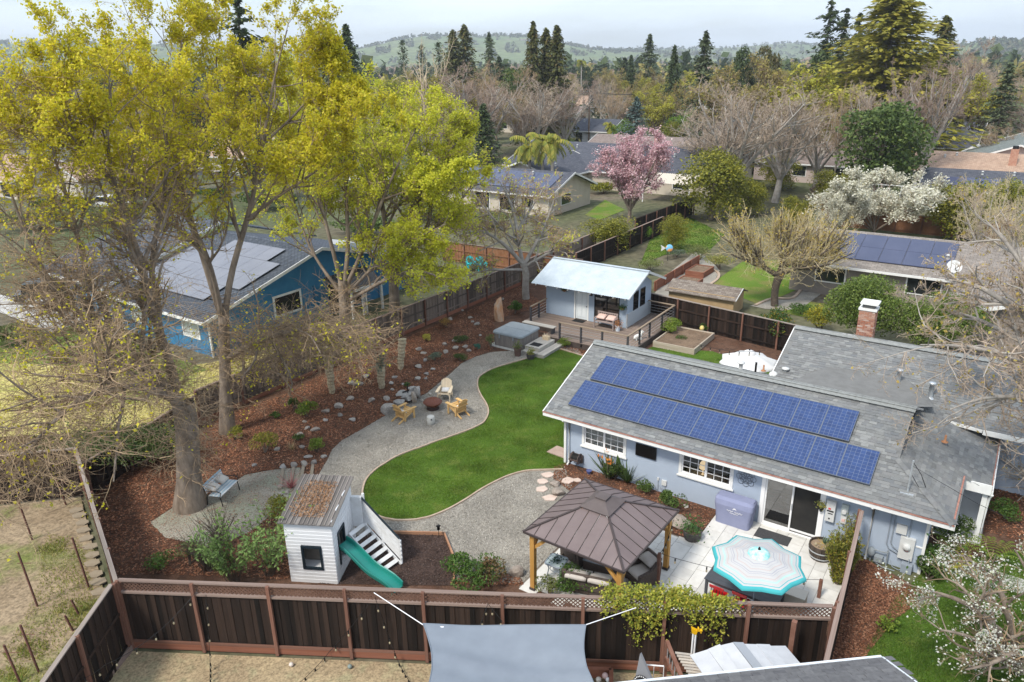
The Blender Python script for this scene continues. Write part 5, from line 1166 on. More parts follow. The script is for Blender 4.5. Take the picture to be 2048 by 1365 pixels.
NRS=ramp_mat('dark_grey_shingle',[(.105,.105,.112),(.145,.145,.15),(.125,.125,.13),(.165,.165,.17)],.95,0,.15,'island',noise=.15,bump=.3)
nx_=(r1-r0).normalized();ny_=Vector((nx_.y,-nx_.x,0));upv=(ny_+Vector((0,0,.35))).normalized()
q=[r0-nx_*1.0,r1,r1+upv*3.5,r0-nx_*1.0+upv*3.5]
MB().slab([tuple(p)for p in q][::-1],.08).build('roof',mat('dark_felt',(.10,.10,.105)),nr)
tb_=shingle_field(tuple(q[0]-Vector((0,0,.0))),tuple(nx_),tuple(upv),(q[1]-q[0]).length,3.3,lambda p:True)
tb_=[(p,ex,ey,(nn if nn[2]>0 else-nn),a,b,h)for p,ex,ey,nn,a,b,h in tb_]
tab_mass('shingles',tb_,NRS,nr)
mb=MB();mb.beam(tuple(q[0]+Vector((0,0,-.03))-ny_*.03),tuple(r1+Vector((0,0,-.03))-ny_*.03),.06,.12);mb.build('gutter',mat('pale_gutter',(.62,.66,.70),rough=.5),nr)
mb=MB();mb.beam(tuple(r1+nx_*.02+Vector((0,0,-.03))),tuple(r1+nx_*.02+upv*3.5+Vector((0,0,-.03))),.04,.1);mb.build('rake_board',mat('pale_gutter',(.62,.66,.70)),nr)
mb=MB();wv=(r0+r1)/2+ny_*.6;mb.box((wv.x,wv.y,1.2),((q[1]-q[0]).length-.8,.1,3.2),math.atan2(nx_.y,nx_.x));mb.build('wall',mat('grey_wall',(.4,.4,.4)),nr)
ws=thing('resin_shed','white resin garden shed with overlapping roof panels against the dark planks','shed',(0,0,0),0)
s0_,s1_,s2_,s3_=at(1380,1312,1.9),at(1470,1288,2.1),at(1570,1296,1.9),None
ed=[at(1380,1312,1.78),at(1416,1302,1.9),at(1440,1293,2.0),at(1466,1288,2.08),at(1486,1290,2.06),at(1512,1292,1.98),at(1538,1294,1.88),at(1570,1295,1.74)]
dn=Vector((.28,-1,0)).normalized()*1.5
RES=mat('white_resin',(.50,.51,.53),(.44,.45,.47),3,.45);RES2=mat('grey_resin_ridge',(.28,.30,.33),rough=.5)
for k in range(len(ed)-1):
    a,b=ed[k],ed[k+1];lift=Vector((0,0,.03*(k%2)));MB().slab([tuple(a+lift),tuple(b+lift+Vector((0,0,.02))),tuple(b+dn+lift),tuple(a+dn+lift)],.03).build('roof_panel',RES2 if k==3 else RES,ws)
mb=MB();ctr=(ed[0]+ed[-1])/2+dn*.5;mb.box((ctr.x,ctr.y,.7),(1.5,1.35,2.1),R_(-3));mb.build('body',RES,ws)
tl=thing('trellis','red-brown timber frame with pale cross slats leaning beside the white shed','trellis',(0,0,0),0)
a,b=at(1334,1283,1.4),at(1366,1362,1.4);mb=MB();mb.beam(tuple(a),tuple(b),.1,.08);mb.build('frame',FRED,tl);mb=MB();mb.beam(tuple(a),(a.x,a.y,-.4),.09,.09);mb.build('leg',FRED,tl);mb=MB();mb.beam((a.x,a.y,.9),(b.x,b.y,.9),.08,.06);mb.build('frame',FRED,tl)
for k in range(6):f=(k+.5)/6.5;p=a.lerp(b,f)+Vector((0,0,-.25));mb=MB();mb.beam((p.x,p.y,p.z+.2),(p.x,p.y,p.z-.22),.04,.02);mb.build('slat',GALV,tl)
for k in range(10):p=at(1350,1306,1.3).lerp(at(1384,1362,1.3),k/9);q_=p+Vector((.62,-.12,0));mb=MB();mb.beam(tuple(p),tuple(q_),.07,.02);mb.build('cross_slat',mat('bleached_lath',(.48,.42,.35),(.36,.33,.30),4,.9,rand=.1),tl)
bd=thing('grey_board','grey triangular board with a black round emblem leaning by the frame','board',(0,0,0),0)
a,b,c_=at(1280,1308,1.3),at(1306,1368,.9),at(1268,1368,.7);MB().extr([tuple(a),tuple(b),tuple(c_)],(.05,.05,0)).build('panel',mat('slate_board',(.16,.165,.18),rough=.7),bd)
ctr=at(1281,1360,.85);o=MB().lathe([(.2,0),(.2,.02),(.13,.021)],24).build('round_emblem',BLACK,bd);o.location=ctr+Vector((-.02,-.1,0));o.rotation_euler=(R_(62),0,R_(-14))
for k in range(22):a_=2*math.pi*k/22;l_=MB().bb(.15,.185,-.008,.008,.0215,.0235).build('emblem_mark',WT,o);l_.rotation_euler.z=a_
ar=thing('metal_rack','thin white metal rail frame between the grey board and red trellis','rack',(0,0,0),0);a,b=at(1292,1330,.8),at(1328,1333,.8);MB().tube([tuple(a),tuple(b)],.022,6).build('rail',WT,ar)
for p in(a.lerp(b,.45),b):MB().tube([tuple(p),(p.x,p.y,-.4)],.012,6).build('leg',WT,ar)
yt=thing('measuring_staff','white staff with bright yellow clamps upright before the dark planks','staff',(0,0,0),0)
b_=atY(1387,1290,16.25);
for dx in(-.035,.035):MB().tube([(b_.x+dx,b_.y,-.4),(b_.x+dx,b_.y,atY(1387,1262,b_.y).z)],.026,6).build('staff_pole',WT,yt)
zt_=atY(1387,1262,b_.y).z;YE=mat('yellow_plastic',(.75,.42,.01),rough=.4);mb=MB();mb.extr([(b_.x-.1,b_.y-.05,zt_+.12),(b_.x-.08,b_.y-.05,zt_-.05),(b_.x+.04,b_.y-.05,zt_-.1),(b_.x+.07,b_.y-.05,zt_+.02),(b_.x,b_.y-.05,zt_+.06)],(0,.1,0));mb.build('clamp',YE,yt);mb=MB();mb.bb(b_.x+.08,b_.x+.2,b_.y-.04,b_.y+.04,zt_-.0,zt_+.03);mb.bb(b_.x+.08,b_.x+.11,b_.y-.04,b_.y+.04,zt_+.031,zt_+.1);mb.bb(b_.x+.15,b_.x+.18,b_.y-.04,b_.y+.04,zt_-.06,zt_-.001);mb.build('clamp',YE,yt)
for i,(x,y,r,l,m)in enumerate(((1210,1357,.09,'pale pink ball among three in the planter corner',(.6,.42,.38)),(1197,1364,.08,'cream ball lying in the timber corner below the sail edge',(.6,.55,.48)),(1216,1364,.07,'small white ball beside the pink one',(.7,.7,.68)),(583,1333,.07,'pale round ball near the kickboard in the sandy yard',(.6,.52,.46)),(700,1337,.07,'grey-green ball on the sand below the kickboard',(.2,.24,.22)))):
    P=[(max(.003,r*math.sin(t)),r-r*math.cos(t))for t in np.linspace(.05,math.pi-.05,9)];o=tag(MB().lathe(P,12).build('ball',mat('ball_%d'%i,m,rough=.5)),l,'ball');o.location=at(x,y,-.395 if i>2 else-.1)
pl=thing('planter_corner','red-brown timber corner of a planter beside the shade sail','planter',(0,0,0),0)
a,b=at(1165,1345,-.1),at(1222,1345,-.1);mb=MB();mb.beam(tuple(a),tuple(b),.12,.3);mb.build('bed_board',REDW,pl);mb=MB();mb.beam(tuple(b),tuple(at(1222,1400,-.1)),.12,.3);mb.build('bed_board',REDW,pl)
rw=thing('low_kerb','low grey timber kerb along the sand at the left fence','kerb',(0,0,0),0);a,b=at(262,1296,-.3),at(200,1372,-.3);mb=MB();mb.beam(tuple(a),tuple(b),.1,.2);mb.build('timber',FTOP,rw)
# ================================================================ ground cover: mulch chips, pebbles, lawn blades
def in_poly(P,poly):
    x,y=P[:,0],P[:,1];ins=np.zeros(len(P),bool);n=len(poly)
    for i in range(n):
        x0,y0=poly[i][:2];x1,y1=poly[(i+1)%n][:2]
        c=((y0>y)!=(y1>y))&(x<(x1-x0)*(y-y0)/((y1-y0)or 1e-9)+x0);ins^=c
    return ins
def scatter(poly,n,excl=()):
    A=np.array([p[:2]for p in poly]);lo,hi=A.min(0),A.max(0);out=[]
    got=0
    for _ in range(40):
        P=rng.uniform(lo,hi,(n,2));k=in_poly(P,poly)
        for e in excl:k&=~in_poly(P,e)
        out.append(P[k]);got+=k.sum()
        if got>=n:break
    return np.concatenate(out)[:n]
LFP=[(p.x,p.y)for p in LF]
gravel_poly=[at(*p)for p in gravel_pts]
mulch_poly=[at(*p)for p in((560,1000),(640,940),(660,905),(722,860),(790,820),(855,785),(903,740),(951,713),(985,700),(990,640),(1090,612),(1044,572),(930,625),(810,678),(700,720),(575,788),(420,840),(232,928),(150,930),(228,1150),(330,1150),(600,1160),(600,1080))]
dirt_poly=px((600,935),(615,975),(560,1015),(500,1065),(420,1095),(330,1075),(300,1045),(370,1000),(440,985),(490,950),(545,940))
CHIP=ramp_mat('bark_chips',[(.20,.075,.038),(.10,.042,.025),(.30,.13,.07),(.15,.06,.034),(.38,.20,.12),(.24,.10,.05),(.075,.035,.022)],.9,noise=.3,nscale=.8)
def z3(P,z=.0):return np.c_[P,np.full(len(P),z)]
P=scatter(mulch_poly,60000,[gravel_poly,dirt_poly]);chips('bark_chips',z3(P),.10,CHIP,None,.25,2.2,.035)
P=scatter(dirt_poly,1500);chips('fallen_twigs_and_leaves',z3(P),.06,CHIP,None,.15,2.2,.015)
bed2=[HF(.8,.55),HF(7.5,.55),HF(7.5,-1.75),HF(6.2,-1.75),HF(2.2,-1.75),HF(.9,-.9)]
bed2=[HF(.75,.5),HF(7.5,.5),HF(7.5,-1.75),HF(4.2,-1.75),HF(2.6,-1.6),HF(1.0,-.9),HF(.55,-.05)]
sheet('flower_bed',bed2,.003,MULCH);P=scatter(bed2,4500);chips('bark_chips',z3(P,.004),.08,CHIP,None,.25,2.2,.03)
bed3=px((1110,699),(1170,713),(1200,700),(1290,690),(1240,700),(1130,676));P=scatter(bed3,1500);chips('bark_chips',z3(P,.004),.1,CHIP,None,.25,2.2,.03)
bed4=px((1700,1100),(1850,1195),(1790,1240),(1740,1300),(1690,1400),(1640,1400));P=scatter(bed4,9000);chips('fallen_leaves',z3(P,.006),.075,CHIP,None,.3,2.,.03)
bed5=px((1372,650),(1428,668),(1545,693),(1590,690),(1480,655),(1300,630));P=scatter(bed5,2500);chips('bark_chips',z3(P,.004),.1,CHIP,None,.25,2.2,.03)
bed6=px((1945,1060),(2060,1085),(2060,985),(1990,960));P=scatter(bed6,1500);chips('bark_chips',z3(P,.004),.09,CHIP,None,.25,2.2,.03)
bed7=px((900,1168),(1050,1172),(1030,1140),(1000,1150),(930,1150));P=scatter(bed7,900);chips('bark_chips',z3(P,.004),.08,CHIP,None,.25,2.2,.03)
play_poly=px((640,1168),(600,1100),(742,1066),(800,1069),(889,1072),(906,1118),(906,1172));P=scatter(play_poly,9000);chips('rubber_chips',z3(P,.004),.05,ramp_mat('rubber_chips',[(.05,.032,.027),(.09,.06,.05),(.03,.02,.018),(.16,.11,.09)],.9),None,.4,1.6,.03)
PEB=ramp_mat('pebbles',[(.31,.286,.245),(.42,.39,.335),(.22,.20,.175),(.52,.485,.425),(.35,.31,.265),(.27,.255,.23)],.9,noise=.22,nscale=.7)
P=scatter(gravel_poly,75000,[[(p[0],p[1])for p in lawn_poly]]);chips('pebbles',z3(P),.042,PEB,None,.5,1.3,.012)
GRASSM=ramp_mat('grass_blades',[(.07,.135,.012),(.10,.185,.018),(.135,.22,.028),(.08,.155,.014),(.18,.24,.045)],.6,.3,noise=.38,nscale=.9)
def grass(name,poly,n,h,m=GRASSM,z=0.,excl=(),w_=.018,clump=0):
    P=scatter(poly,n,excl);n=len(P)
    hh=h*rng.uniform(.5,1.25,n)*(.75+.5*np.clip(np.sin(P[:,0]*1.7+np.sin(P[:,1]*2.3))*np.cos(P[:,1]*1.9),-.5,1));a=rng.uniform(0,2*math.pi,n);ln=rng.normal(0,.55,(n,2))*hh[:,None]
    B=np.c_[P,np.full(n,z)];d=np.c_[np.cos(a),np.sin(a),np.zeros(n)]*w_/2;T=B+np.c_[ln,hh]
    V=np.stack([B-d,B+d,T],1).reshape(-1,3);return MB().raw(V,np.arange(3*n).reshape(n,3)).build(name,m,None,kind='stuff')
lp=[(p[0],p[1])for p in lawn_poly]
grass('lawn_grass',lp,170000,.055,w_=.02)
bl=[HF(-2.6,9.2),HF(.9,9.0),HF(7.2,8.6),HF(7.2,14.2),HF(4.0,15.6),HF(1.4,16.4),HF(-1.9,15.2),HF(-2.4,12.4)]
grass('back_lawn_grass',bl,26000,.06,w_=.03)
GR2=ramp_mat('front_grass_blades',[(.05,.11,.012),(.075,.15,.018),(.10,.17,.025),(.06,.12,.015),(.13,.17,.04)],.6,.3,noise=.35,nscale=.8)
grass('front_lawn_grass',px((1790,1200),(1860,1130),(2060,1100),(2200,1300),(2100,1420),(1660,1420)),60000,.08,GR2,w_=.02)
GR3=ramp_mat('yellow_green_grass',[(.17,.22,.03),(.25,.25,.05),(.40,.34,.12),(.13,.20,.025),(.33,.29,.09)],.7,.3)
grass('vineyard_tufts',px((90,1050),(150,1060),(190,1180),(180,1260),(140,1340),(20,1365),(0,1290),(60,1180)),3500,.1,GR3,-.375,w_=.03)
for c in((110,1095),(150,1210),(170,1235),(60,1300),(130,1345),(20,1350),(165,1105)):
    q=at(*c,-.375);grass('weed_patch',[(q.x+.7*math.cos(a)*U(.5,1.2),q.y+.5*math.sin(a)*U(.5,1.2))for a in np.linspace(0,5.5,8)],260,.12,GR3,-.375,w_=.03)
grass('dry_grass_blades',px((0,700),(120,680),(330,740),(640,690),(560,780),(330,840),(190,865),(-100,880)),22000,.09,ramp_mat('straw_blades',[(.58,.51,.16),(.66,.57,.24),(.48,.43,.12),(.34,.36,.07)],.8,.2),w_=.05)
grass('slope_grass',px((1280,530),(1300,480),(1380,435),(1450,470),(1420,500),(1330,510)),12000,.09,GR2,w_=.06)
# ================================================================ rocks
ROCKM=ramp_mat('pale_fieldstone',[(.27,.24,.21),(.36,.33,.295),(.31,.27,.23),(.40,.37,.335),(.25,.23,.21),(.34,.295,.25)],.9,0,.2,'object',noise=.35,bump=.5)
DROCK=mat('brown_grey_boulder',(.24,.20,.17),(.36,.31,.265),3,.9,bump=.6,bscale=8)
def rock_mesh(seed,sub=2):
    r=np.random.default_rng(seed);bm_=MB()
    t=(1+5**.5)/2;V=[(-1,t,0),(1,t,0),(-1,-t,0),(1,-t,0),(0,-1,t),(0,1,t),(0,-1,-t),(0,1,-t),(t,0,-1),(t,0,1),(-t,0,-1),(-t,0,1)]
    F=[(0,11,5),(0,5,1),(0,1,7),(0,7,10),(0,10,11),(1,5,9),(5,11,4),(11,10,2),(10,7,6),(7,1,8),(3,9,4),(3,4,2),(3,2,6),(3,6,8),(3,8,9),(4,9,5),(2,4,11),(6,2,10),(8,6,7),(9,8,1)]
    V=[np.array(v)/np.linalg.norm(v)for v in V]
    for _ in range(sub):
        mid={};F2=[]
        def m(a,b):
            k=(min(a,b),max(a,b))
            if k not in mid:p=V[a]+V[b];V.append(p/np.linalg.norm(p));mid[k]=len(V)-1
            return mid[k]
        for a,b,c in F:x,y,z=m(a,b),m(b,c),m(c,a);F2+=[(a,x,z),(b,y,x),(c,z,y),(x,y,z)]
        F=F2
    A=np.array(V);N_=r.normal(0,1,(9,3));N_/=np.linalg.norm(N_,axis=1)[:,None];cut=r.uniform(.45,.85,9)
    for n_,c in zip(N_,cut):d=A@n_;k=d>c;A[k]-=np.outer((d[k]-c)*.9,n_)
    A+=r.normal(0,.02,A.shape)
    return bm_.raw(A,np.array(F)).mesh('rock',ROCKM)
RM=[rock_mesh(s)for s in range(8)]
def rock(x,y,wpx,label,group=None,hf=.55,m=None,z=0.):
    p=at(x,y,z);dpt=(p-Vector((0,0,CAM_H))).length;r=wpx/2*dpt/CAM_F*.82
    me=RM[rnd.randrange(8)]
    if m:me=me.copy();me.materials.clear();me.materials.append(m)
    o=link('rock',me);o.location=(p.x,p.y,z+r*hf*.45);o.scale=(r*U(.9,1.15),r*U(.7,.95),r*hf*U(.8,1.2));o.rotation_euler=(U(-.2,.2),U(-.2,.2),U(0,6));return tag(o,label,'rock',group)
for x,y,w_ in((652,825,22),(680,832,18),(650,842,16),(678,815,26),(705,842,20),(716,770,26),(733,755,22),(701,768,18),(700,800,26),(742,803,24),(773,800,22),(785,781,14),(790,756,16),(783,768,14),(806,770,10)):rock(x,y,w_,'pale fieldstone half sunk in the mulch between the wrapped trunks and the gravel','stones among the wrapped trunks')
for x,y,w_ in((835,760,20),(838,735,22),(853,750,16),(852,758,14),(848,708,16),(837,700,20),(850,722,16),(865,740,16),(890,690,18),(912,698,20),(892,706,18),(910,683,14),(930,695,18),(938,703,16),(860,790,14)):rock(x,y,w_,'pale fieldstone standing in the mulch slope between hot tub and wrapped trunks','stones on the mulch slope')
for x,y,w_ in((901,640,16),(940,637,14),(953,650,18),(945,645,10),(925,622,10),(960,672,10),(1006,600,12)):rock(x,y,w_,'small pale stone scattered in the upper mulch below the grey-brown fence','stones in the upper mulch')
for x,y,w_ in((600,872,22),(630,862,22),(614,858,18),(604,895,18),(616,915,20),(555,900,18),(508,932,14),(648,915,16),(610,845,14)):rock(x,y,w_,'pale stone in the mulch above the stepped dirt path','stones above the stepped path')
for x,y,w_ in((596,980,18),(575,985,16),(560,990,16),(553,998,14),(604,1002,12),(638,980,16),(562,975,18)):rock(x,y,w_,'pale round stone around the pink spiky plant by the playhouse','stones around the pink plant')
rock(777,825,46,'large grey boulder behind the left wooden fireside chair',None,.75)
rock(1000,640,34,'tall orange-brown standing stone beside the hot tub',None,2.2,mat('orange_lichen_stone',(.40,.30,.22),(.42,.20,.09),2.2,.9,bump=.4))
rock(1032,1150,40,'round brown boulder at the gravel edge by the left gazebo post',None,.8,DROCK)
rock(1358,1046,70,'flat brown boulder in the flower bed beside the right gazebo post',None,.5,DROCK);rock(1118,988,44,'flat brown rock at the edge of the flower bed steps',None,.45,DROCK);rock(1110,972,30,'angular brown rock above the stepping stones',None,.5,DROCK);rock(1135,1002,26,'brown slab rock beside the flagstones under the gazebo roof edge',None,.4,DROCK)
rock(995,613,20,'dark little stone at the fence end near the deck',None,.7,DROCK)
rock(1372,1015,18,'cream stone in the flower bed by the dark shrub',None,.5)
FLAG=mat('peach_flagstone',(.55,.43,.36),(.62,.50,.43),2.5,.9,bump=.2)
for x,y,r in((1095,951,.24),(1085,964,.22),(1084,980,.26),(1100,997,.28),(1136,962,.26),(1155,962,.16)):
    p=at(x,y);n_=rnd.randint(5,7);a0_=U(0,6);pts=[(r*U(.75,1.1)*math.cos(a0_+2*math.pi*k/n_)*1.2,r*U(.75,1.1)*math.sin(a0_+2*math.pi*k/n_))for k in range(n_)]
    o=tag(MB().prism(pts,0,.035).build('stepping_stone',FLAG),'peach flagstone stepping stone between lawn edge and flower bed','stepping stone','peach stepping stones');o.location=(p.x,p.y,.004)
for k,(x,y)in enumerate(((562,958),(583,955),(603,952),(622,950))):
    a,b=at(x+4,y-18),at(x-2,y+22);o=thing('path_step',['lowest','second','third','topmost'][k]+' pale timber-edged step of the dirt path beside the pink spiky plant','step',(0,0,0),0);mb=MB();mb.beam((a.x,a.y,.03),(b.x,b.y,.03),.13,.08);mb.build('riser',mat('pale_step_stone',(.30,.25,.19),(.24,.20,.15),3,.9),o)
    rock(x+5,y-22,20,['lowest','second','third','topmost'][k]+' rounded stone at the upper end of a dirt path step',None,.7)
# ================================================================ fireside
PINE=mat('golden_pine',(.60,.36,.13),(.68,.45,.20),2.2,.6,stretch=(5,5,.8),rand=.08);PALEP=mat('pale_pine',(.70,.56,.38),(.76,.63,.46),2.2,.65,rand=.06)
PILW=mat('white_cushion',(.66,.65,.64),(.6,.59,.58),4,.9)
def adirondack(label,loc,rz,m,m2,cush=True,sc=1.,group=None):
    """faces -y"""
    t=thing('adirondack_chair',label,'garden chair',loc,rz,group)
    for s_ in(-1,1):
        mb=MB();mb.extr([(s_*.27,-.42,.36),(s_*.27,.52,.0),(s_*.27,.62,.0),(s_*.27,.60,.06),(s_*.27,-.40,.46),(s_*.27,-.45,.42)],(-s_*.03,0,0));mb.build('side_rail',m,t)
        piece('leg',m,t,(s_*.31,-.36,.27),(.04,.10,.54));piece('leg',m,t,(s_*.31,.22,.30),(.035,.09,.52))
        mb=MB();mb.extr([(s_*.24,-.48,.56),(s_*.38,-.5,.56),(s_*.41,-.42,.56),(s_*.38,.1,.56),(s_*.33,.36,.56),(s_*.26,.36,.56)],(0,0,.03));mb.build('armrest',m2,t)
    for k in range(6):y=-.38+k*.105;piece('seat_slat',m2,t,(0,y,.43-.36*(y+.42)/.95+.02),(.56,.095,.025),(-.33,0,0))
    for k in range(7):
        x=-.235+k*.078;h=.80-.12*(abs(k-3)/3)**2;a=R_(24);yb,zb_=.2,.22
        c=(x,yb+math.sin(a)*h/2,zb_+math.cos(a)*h/2);piece('back_slat',m2,t,c,(.07,.02,h),(-a,0,0))
    piece('back_rail',m,t,(0,.38,.55),(.66,.03,.07),(-R_(24),0,0));piece('back_rail',m,t,(0,.49,.82),(.5,.03,.06),(-R_(24),0,0));piece('back_rail',m,t,(0,.24,.20),(.52,.03,.08))
    if cush:mb=MB();cushion(mb,(0,.12,.46),(.42,.26,.13),ax=tilt(55));mb.build('cushion',PILW,t)
    if sc!=1.:t.scale=(sc,)*3
    return t
adirondack('pale wooden adirondack chair with white cushion behind the rusty fire bowl',at(891,798),R_(-8),PALEP,PALEP)
adirondack('golden wooden adirondack chair at the left of the fire bowl, back turned',at(809,838),R_(140),PINE,PINE)
adirondack('golden wooden adirondack chair on the lawn side of the fire bowl, back turned',at(916,828),R_(222),PINE,PINE)
TQ=mat('turquoise_plastic',(.01,.42,.45),(.012,.46,.49),2,.45)
g_=[adirondack('left turquoise adirondack chair beyond the grey-brown fence',at(943,540),R_(18),TQ,TQ,False,1.12),adirondack('right turquoise adirondack chair beyond the grey-brown fence, next to the bare tree',at(963,541),R_(18),TQ,TQ,False,1.12)]
fpit=thing('fire_pit','rusty domed fire bowl on a low stand among the wooden chairs','fire pit',at(866,818),0)
RUST=mat('rusty_iron',(.13,.045,.028),(.22,.085,.05),4,.8,bump=.2);RUSTD=mat('dark_iron',(.05,.03,.025),rough=.7)
MB().lathe([(.12,.14),(.34,.22),(.46,.36),(.48,.38),(.46,.39),(.44,.37),(.1,.2)],22).build('bowl',RUST,fpit)
MB().lathe([(.455,.40),(.43,.44),(.32,.52),(.16,.57),(.02,.585)],22).build('screen_lid',mat('rusty_mesh',(.11,.042,.03),(.17,.07,.05),30,.85),fpit)
for k in range(3):a=k*math.pi/3;P=[(.45*math.cos(a)*t,.45*math.sin(a)*t,.595-.19*t*t)for t in np.linspace(-1,1,11)];MB().tube(P,.014,5).build('lid_strap',RUST,fpit)
MB().lathe([(.30,0),(.33,.03),(.24,.16)],16,cap=False).build('stand',RUSTD,fpit)
sb=thing('stump_table','off-white squat side stool with small dark notch in front of the fire bowl','stool',at(862,848),0);MB().lathe([(.16,0),(.185,.05),(.2,.2),(.19,.36),(.18,.4),(.16,.39)],14).build('body',mat('off_white_ceramic',(.55,.54,.50),(.46,.45,.41),4,.7),sb);MB().bb(.02,.09,-.208,-.19,.28,.34).build('notch',BLACK,sb)
ft=thing('rock_fountain','stacked slate rock water feature with small black spout beside the fire bowl','fountain',at(815,805),0)
SLATEM=mat('grey_slate_rock',(.27,.255,.24),(.42,.40,.37),3,.85,bump=.6,bscale=9);SLATE2=mat('tan_slate',(.38,.30,.22),(.33,.30,.27),3,.85,bump=.5)
for i,(x,y,z,a,b,c)in enumerate(((-.35,-.25,.14,.42,.34,.14),(.35,-.1,.3,.3,.14,.42),(.0,.35,.3,.5,.3,.2),(-.3,.25,.36,.34,.28,.12),(.5,.35,.4,.24,.2,.42),(.05,.1,.2,.45,.3,.16),(.2,.6,.5,.3,.25,.15))):
    me=RM[i].copy();me.materials.clear();me.materials.append(SLATE2 if i==1 else SLATEM);o=link('stone',me,ft,(x,y,z));o.scale=(a,b,c);o.rotation_euler=(U(-.3,.3),U(-.3,.3),U(0,3))
mb=MB();mb.tube([(.02,.2,.45),(.02,.2,.85),(.06,.18,.95)],.03,6);mb.beam((-.25,.15,.5),(.1,.2,.56),.05,.05);mb.build('spout',BLACK,ft)
gb=thing('garden_bench','blue and white striped garden bench with two pale cushions by the grey trunk','bench',at(447,995),R_(78))
BLS=mat('pale_blue_slat',(.36,.50,.58),(.42,.56,.63),2,.7,rand=.1);WHS=mat('white_slat',(.62,.64,.65),rough=.7)
for k in range(7):piece('seat_slat',BLS if k%2 else WHS,gb,(0,-.3+k*.075,.44),(1.25,.068,.025))
for k in range(4):piece('back_slat',BLS if k%2 else WHS,gb,(0,.28+.03*k,.56+k*.1),(1.25,.02,.08),(-.3,0,0))
for s_ in(-1,1):
    mb=MB();mb.tube([(s_*.62,-.36,.0),(s_*.62,-.3,.42),(s_*.62,-.36,.6),(s_*.62,-.2,.66),(s_*.62,.25,.62)],.02,5);mb.tube([(s_*.62,.32,0),(s_*.62,.26,.42),(s_*.62,.42,.95)],.02,5);mb.build('iron_end',BLACK,gb)
for s_ in(-1,1):mb=MB();cushion(mb,(s_*.3,.16,.66),(.46,.42,.16),ax=tilt(70));mb.build('cushion',mat('cream_cushion',(.58,.54,.49),rough=.9),gb)
cb=thing('porch_bench','grey wooden bench with two pink cushions on the cottage deck','bench',HF(-5.35,15.75,.4),TH)
GWD=mat('grey_pink_wood',(.26,.21,.20),(.33,.27,.25),3,.9,rand=.1);PINK=mat('pale_pink_cushion',(.66,.46,.40),(.72,.53,.47),3,.9)
for k in range(4):piece('seat_slat',GWD,cb,(0,-.22+k*.125,.43),(1.35,.115,.03))
for k in range(9):piece('back_slat',GWD,cb,(-.6+k*.15,.28,.68),(.06,.02,.42))
piece('back_rail',GWD,cb,(0,.28,.92),(1.42,.04,.08))
for s_ in(-1,1):
    piece('leg',GWD,cb,(s_*.66,-.26,.31),(.07,.07,.62));piece('leg',GWD,cb,(s_*.66,.28,.46),(.07,.06,.92));piece('armrest',GWD,cb,(s_*.66,0,.64),(.09,.62,.04))
    mb=MB();cushion(mb,(s_*.33,.1,.68),(.58,.5,.18),ax=tilt(72));mb.build('cushion',PINK,cb)
mt=tag(MB().bb(-.4,.4,-.24,.24,0,.015).build('doormat',mat('black_rubber_mat',(.015,.015,.016),rough=.9)),'black doormat in front of the white cottage door','doormat');mt.location=HF(-7.42,16.0,.402);mt.rotation_euler.z=TH
mt=tag(MB().bb(-.32,.32,-.26,.26,0,.012).build('step_mat',mat('black_rubber_mat',(.015,.015,.016))),'small dark mat lying on the top hot tub step','mat');mt.location=HF(-7.4,10.9,.439);mt.rotation_euler.z=TH
bk=thing('wooden_caddy','light wooden caddy with upright handles on the hot tub step','caddy',HF(-7.35,11.95,.44),TH)
LW=mat('light_plywood',(.66,.50,.32),(.72,.57,.39),3,.6);MB().bb(-.2,.2,-.13,.13,0,.22).build('box',LW,bk)
for x,h in((-.18,.3),(-.06,.46),(.08,.4),(.18,.46)):piece('upright',LW,bk,(x,-.14,h/2),(.03,.02,h))
def planter_pot(label,loc,r,h,potm,folm,n=220,fr=.2,fh=.25,name='potted_plant',leaf=.09,cat='potted plant'):
    t=thing(name,label,cat,loc,0);MB().lathe([(r*.8,0),(r*.95,h*.5),(r,h*.95),(r,h),(r*.86,h),(r*.84,h*.85)],14).build('pot',potm,t);MB().lathe([(r*.86,h*.88),(.01,h*.9)],12,cap=False).build('soil',SOIL,t)
    V,F=leafcloud(rng.normal(0,1,(n,3))*(fr*.6,fr*.6,fh*.5)+(0,0,h+fh*.45),leaf);MB().raw(V,F).build('foliage',folm,t);return t
YGL=ramp_mat('yellow_green_leaves',[(.30,.28,.05),(.2,.24,.06),(.4,.33,.10)],.6,.2)
OLV=ramp_mat('olive_leaves',[(.10,.13,.04),(.16,.19,.06),(.22,.24,.08),(.13,.15,.05)],.6,.2)
planter_pot('rust-brown drum pot with sprouting plant at the hot tub corner',HF(-7.95,9.75,0),.22,.5,mat('rust_drum',(.09,.055,.045),(.14,.085,.07),4,.8),OLV)
planter_pot('dark bowl pot with yellow-green plant beside the lower deck step',HF(-7.05,9.75,0),.25,.3,mat('dark_pot',(.06,.055,.055),rough=.7),YGL)
planter_pot('white pot with orange-brown grass at the right end of the porch bench',HF(-4.45,15.65,.4),.16,.36,mat('pale_blue_pot',(.58,.64,.70),rough=.5),ramp_mat('orange_brown_leaves',[(.28,.11,.05),(.36,.18,.08),(.2,.09,.04)],.7))
planter_pot('dark round pot of green ferns on the mulch by the patio corner',at(1384,1078),.34,.36,mat('dark_stone_pot',(.065,.06,.058),(.10,.09,.085),3,.7),LEAFG,420,.36,.3)
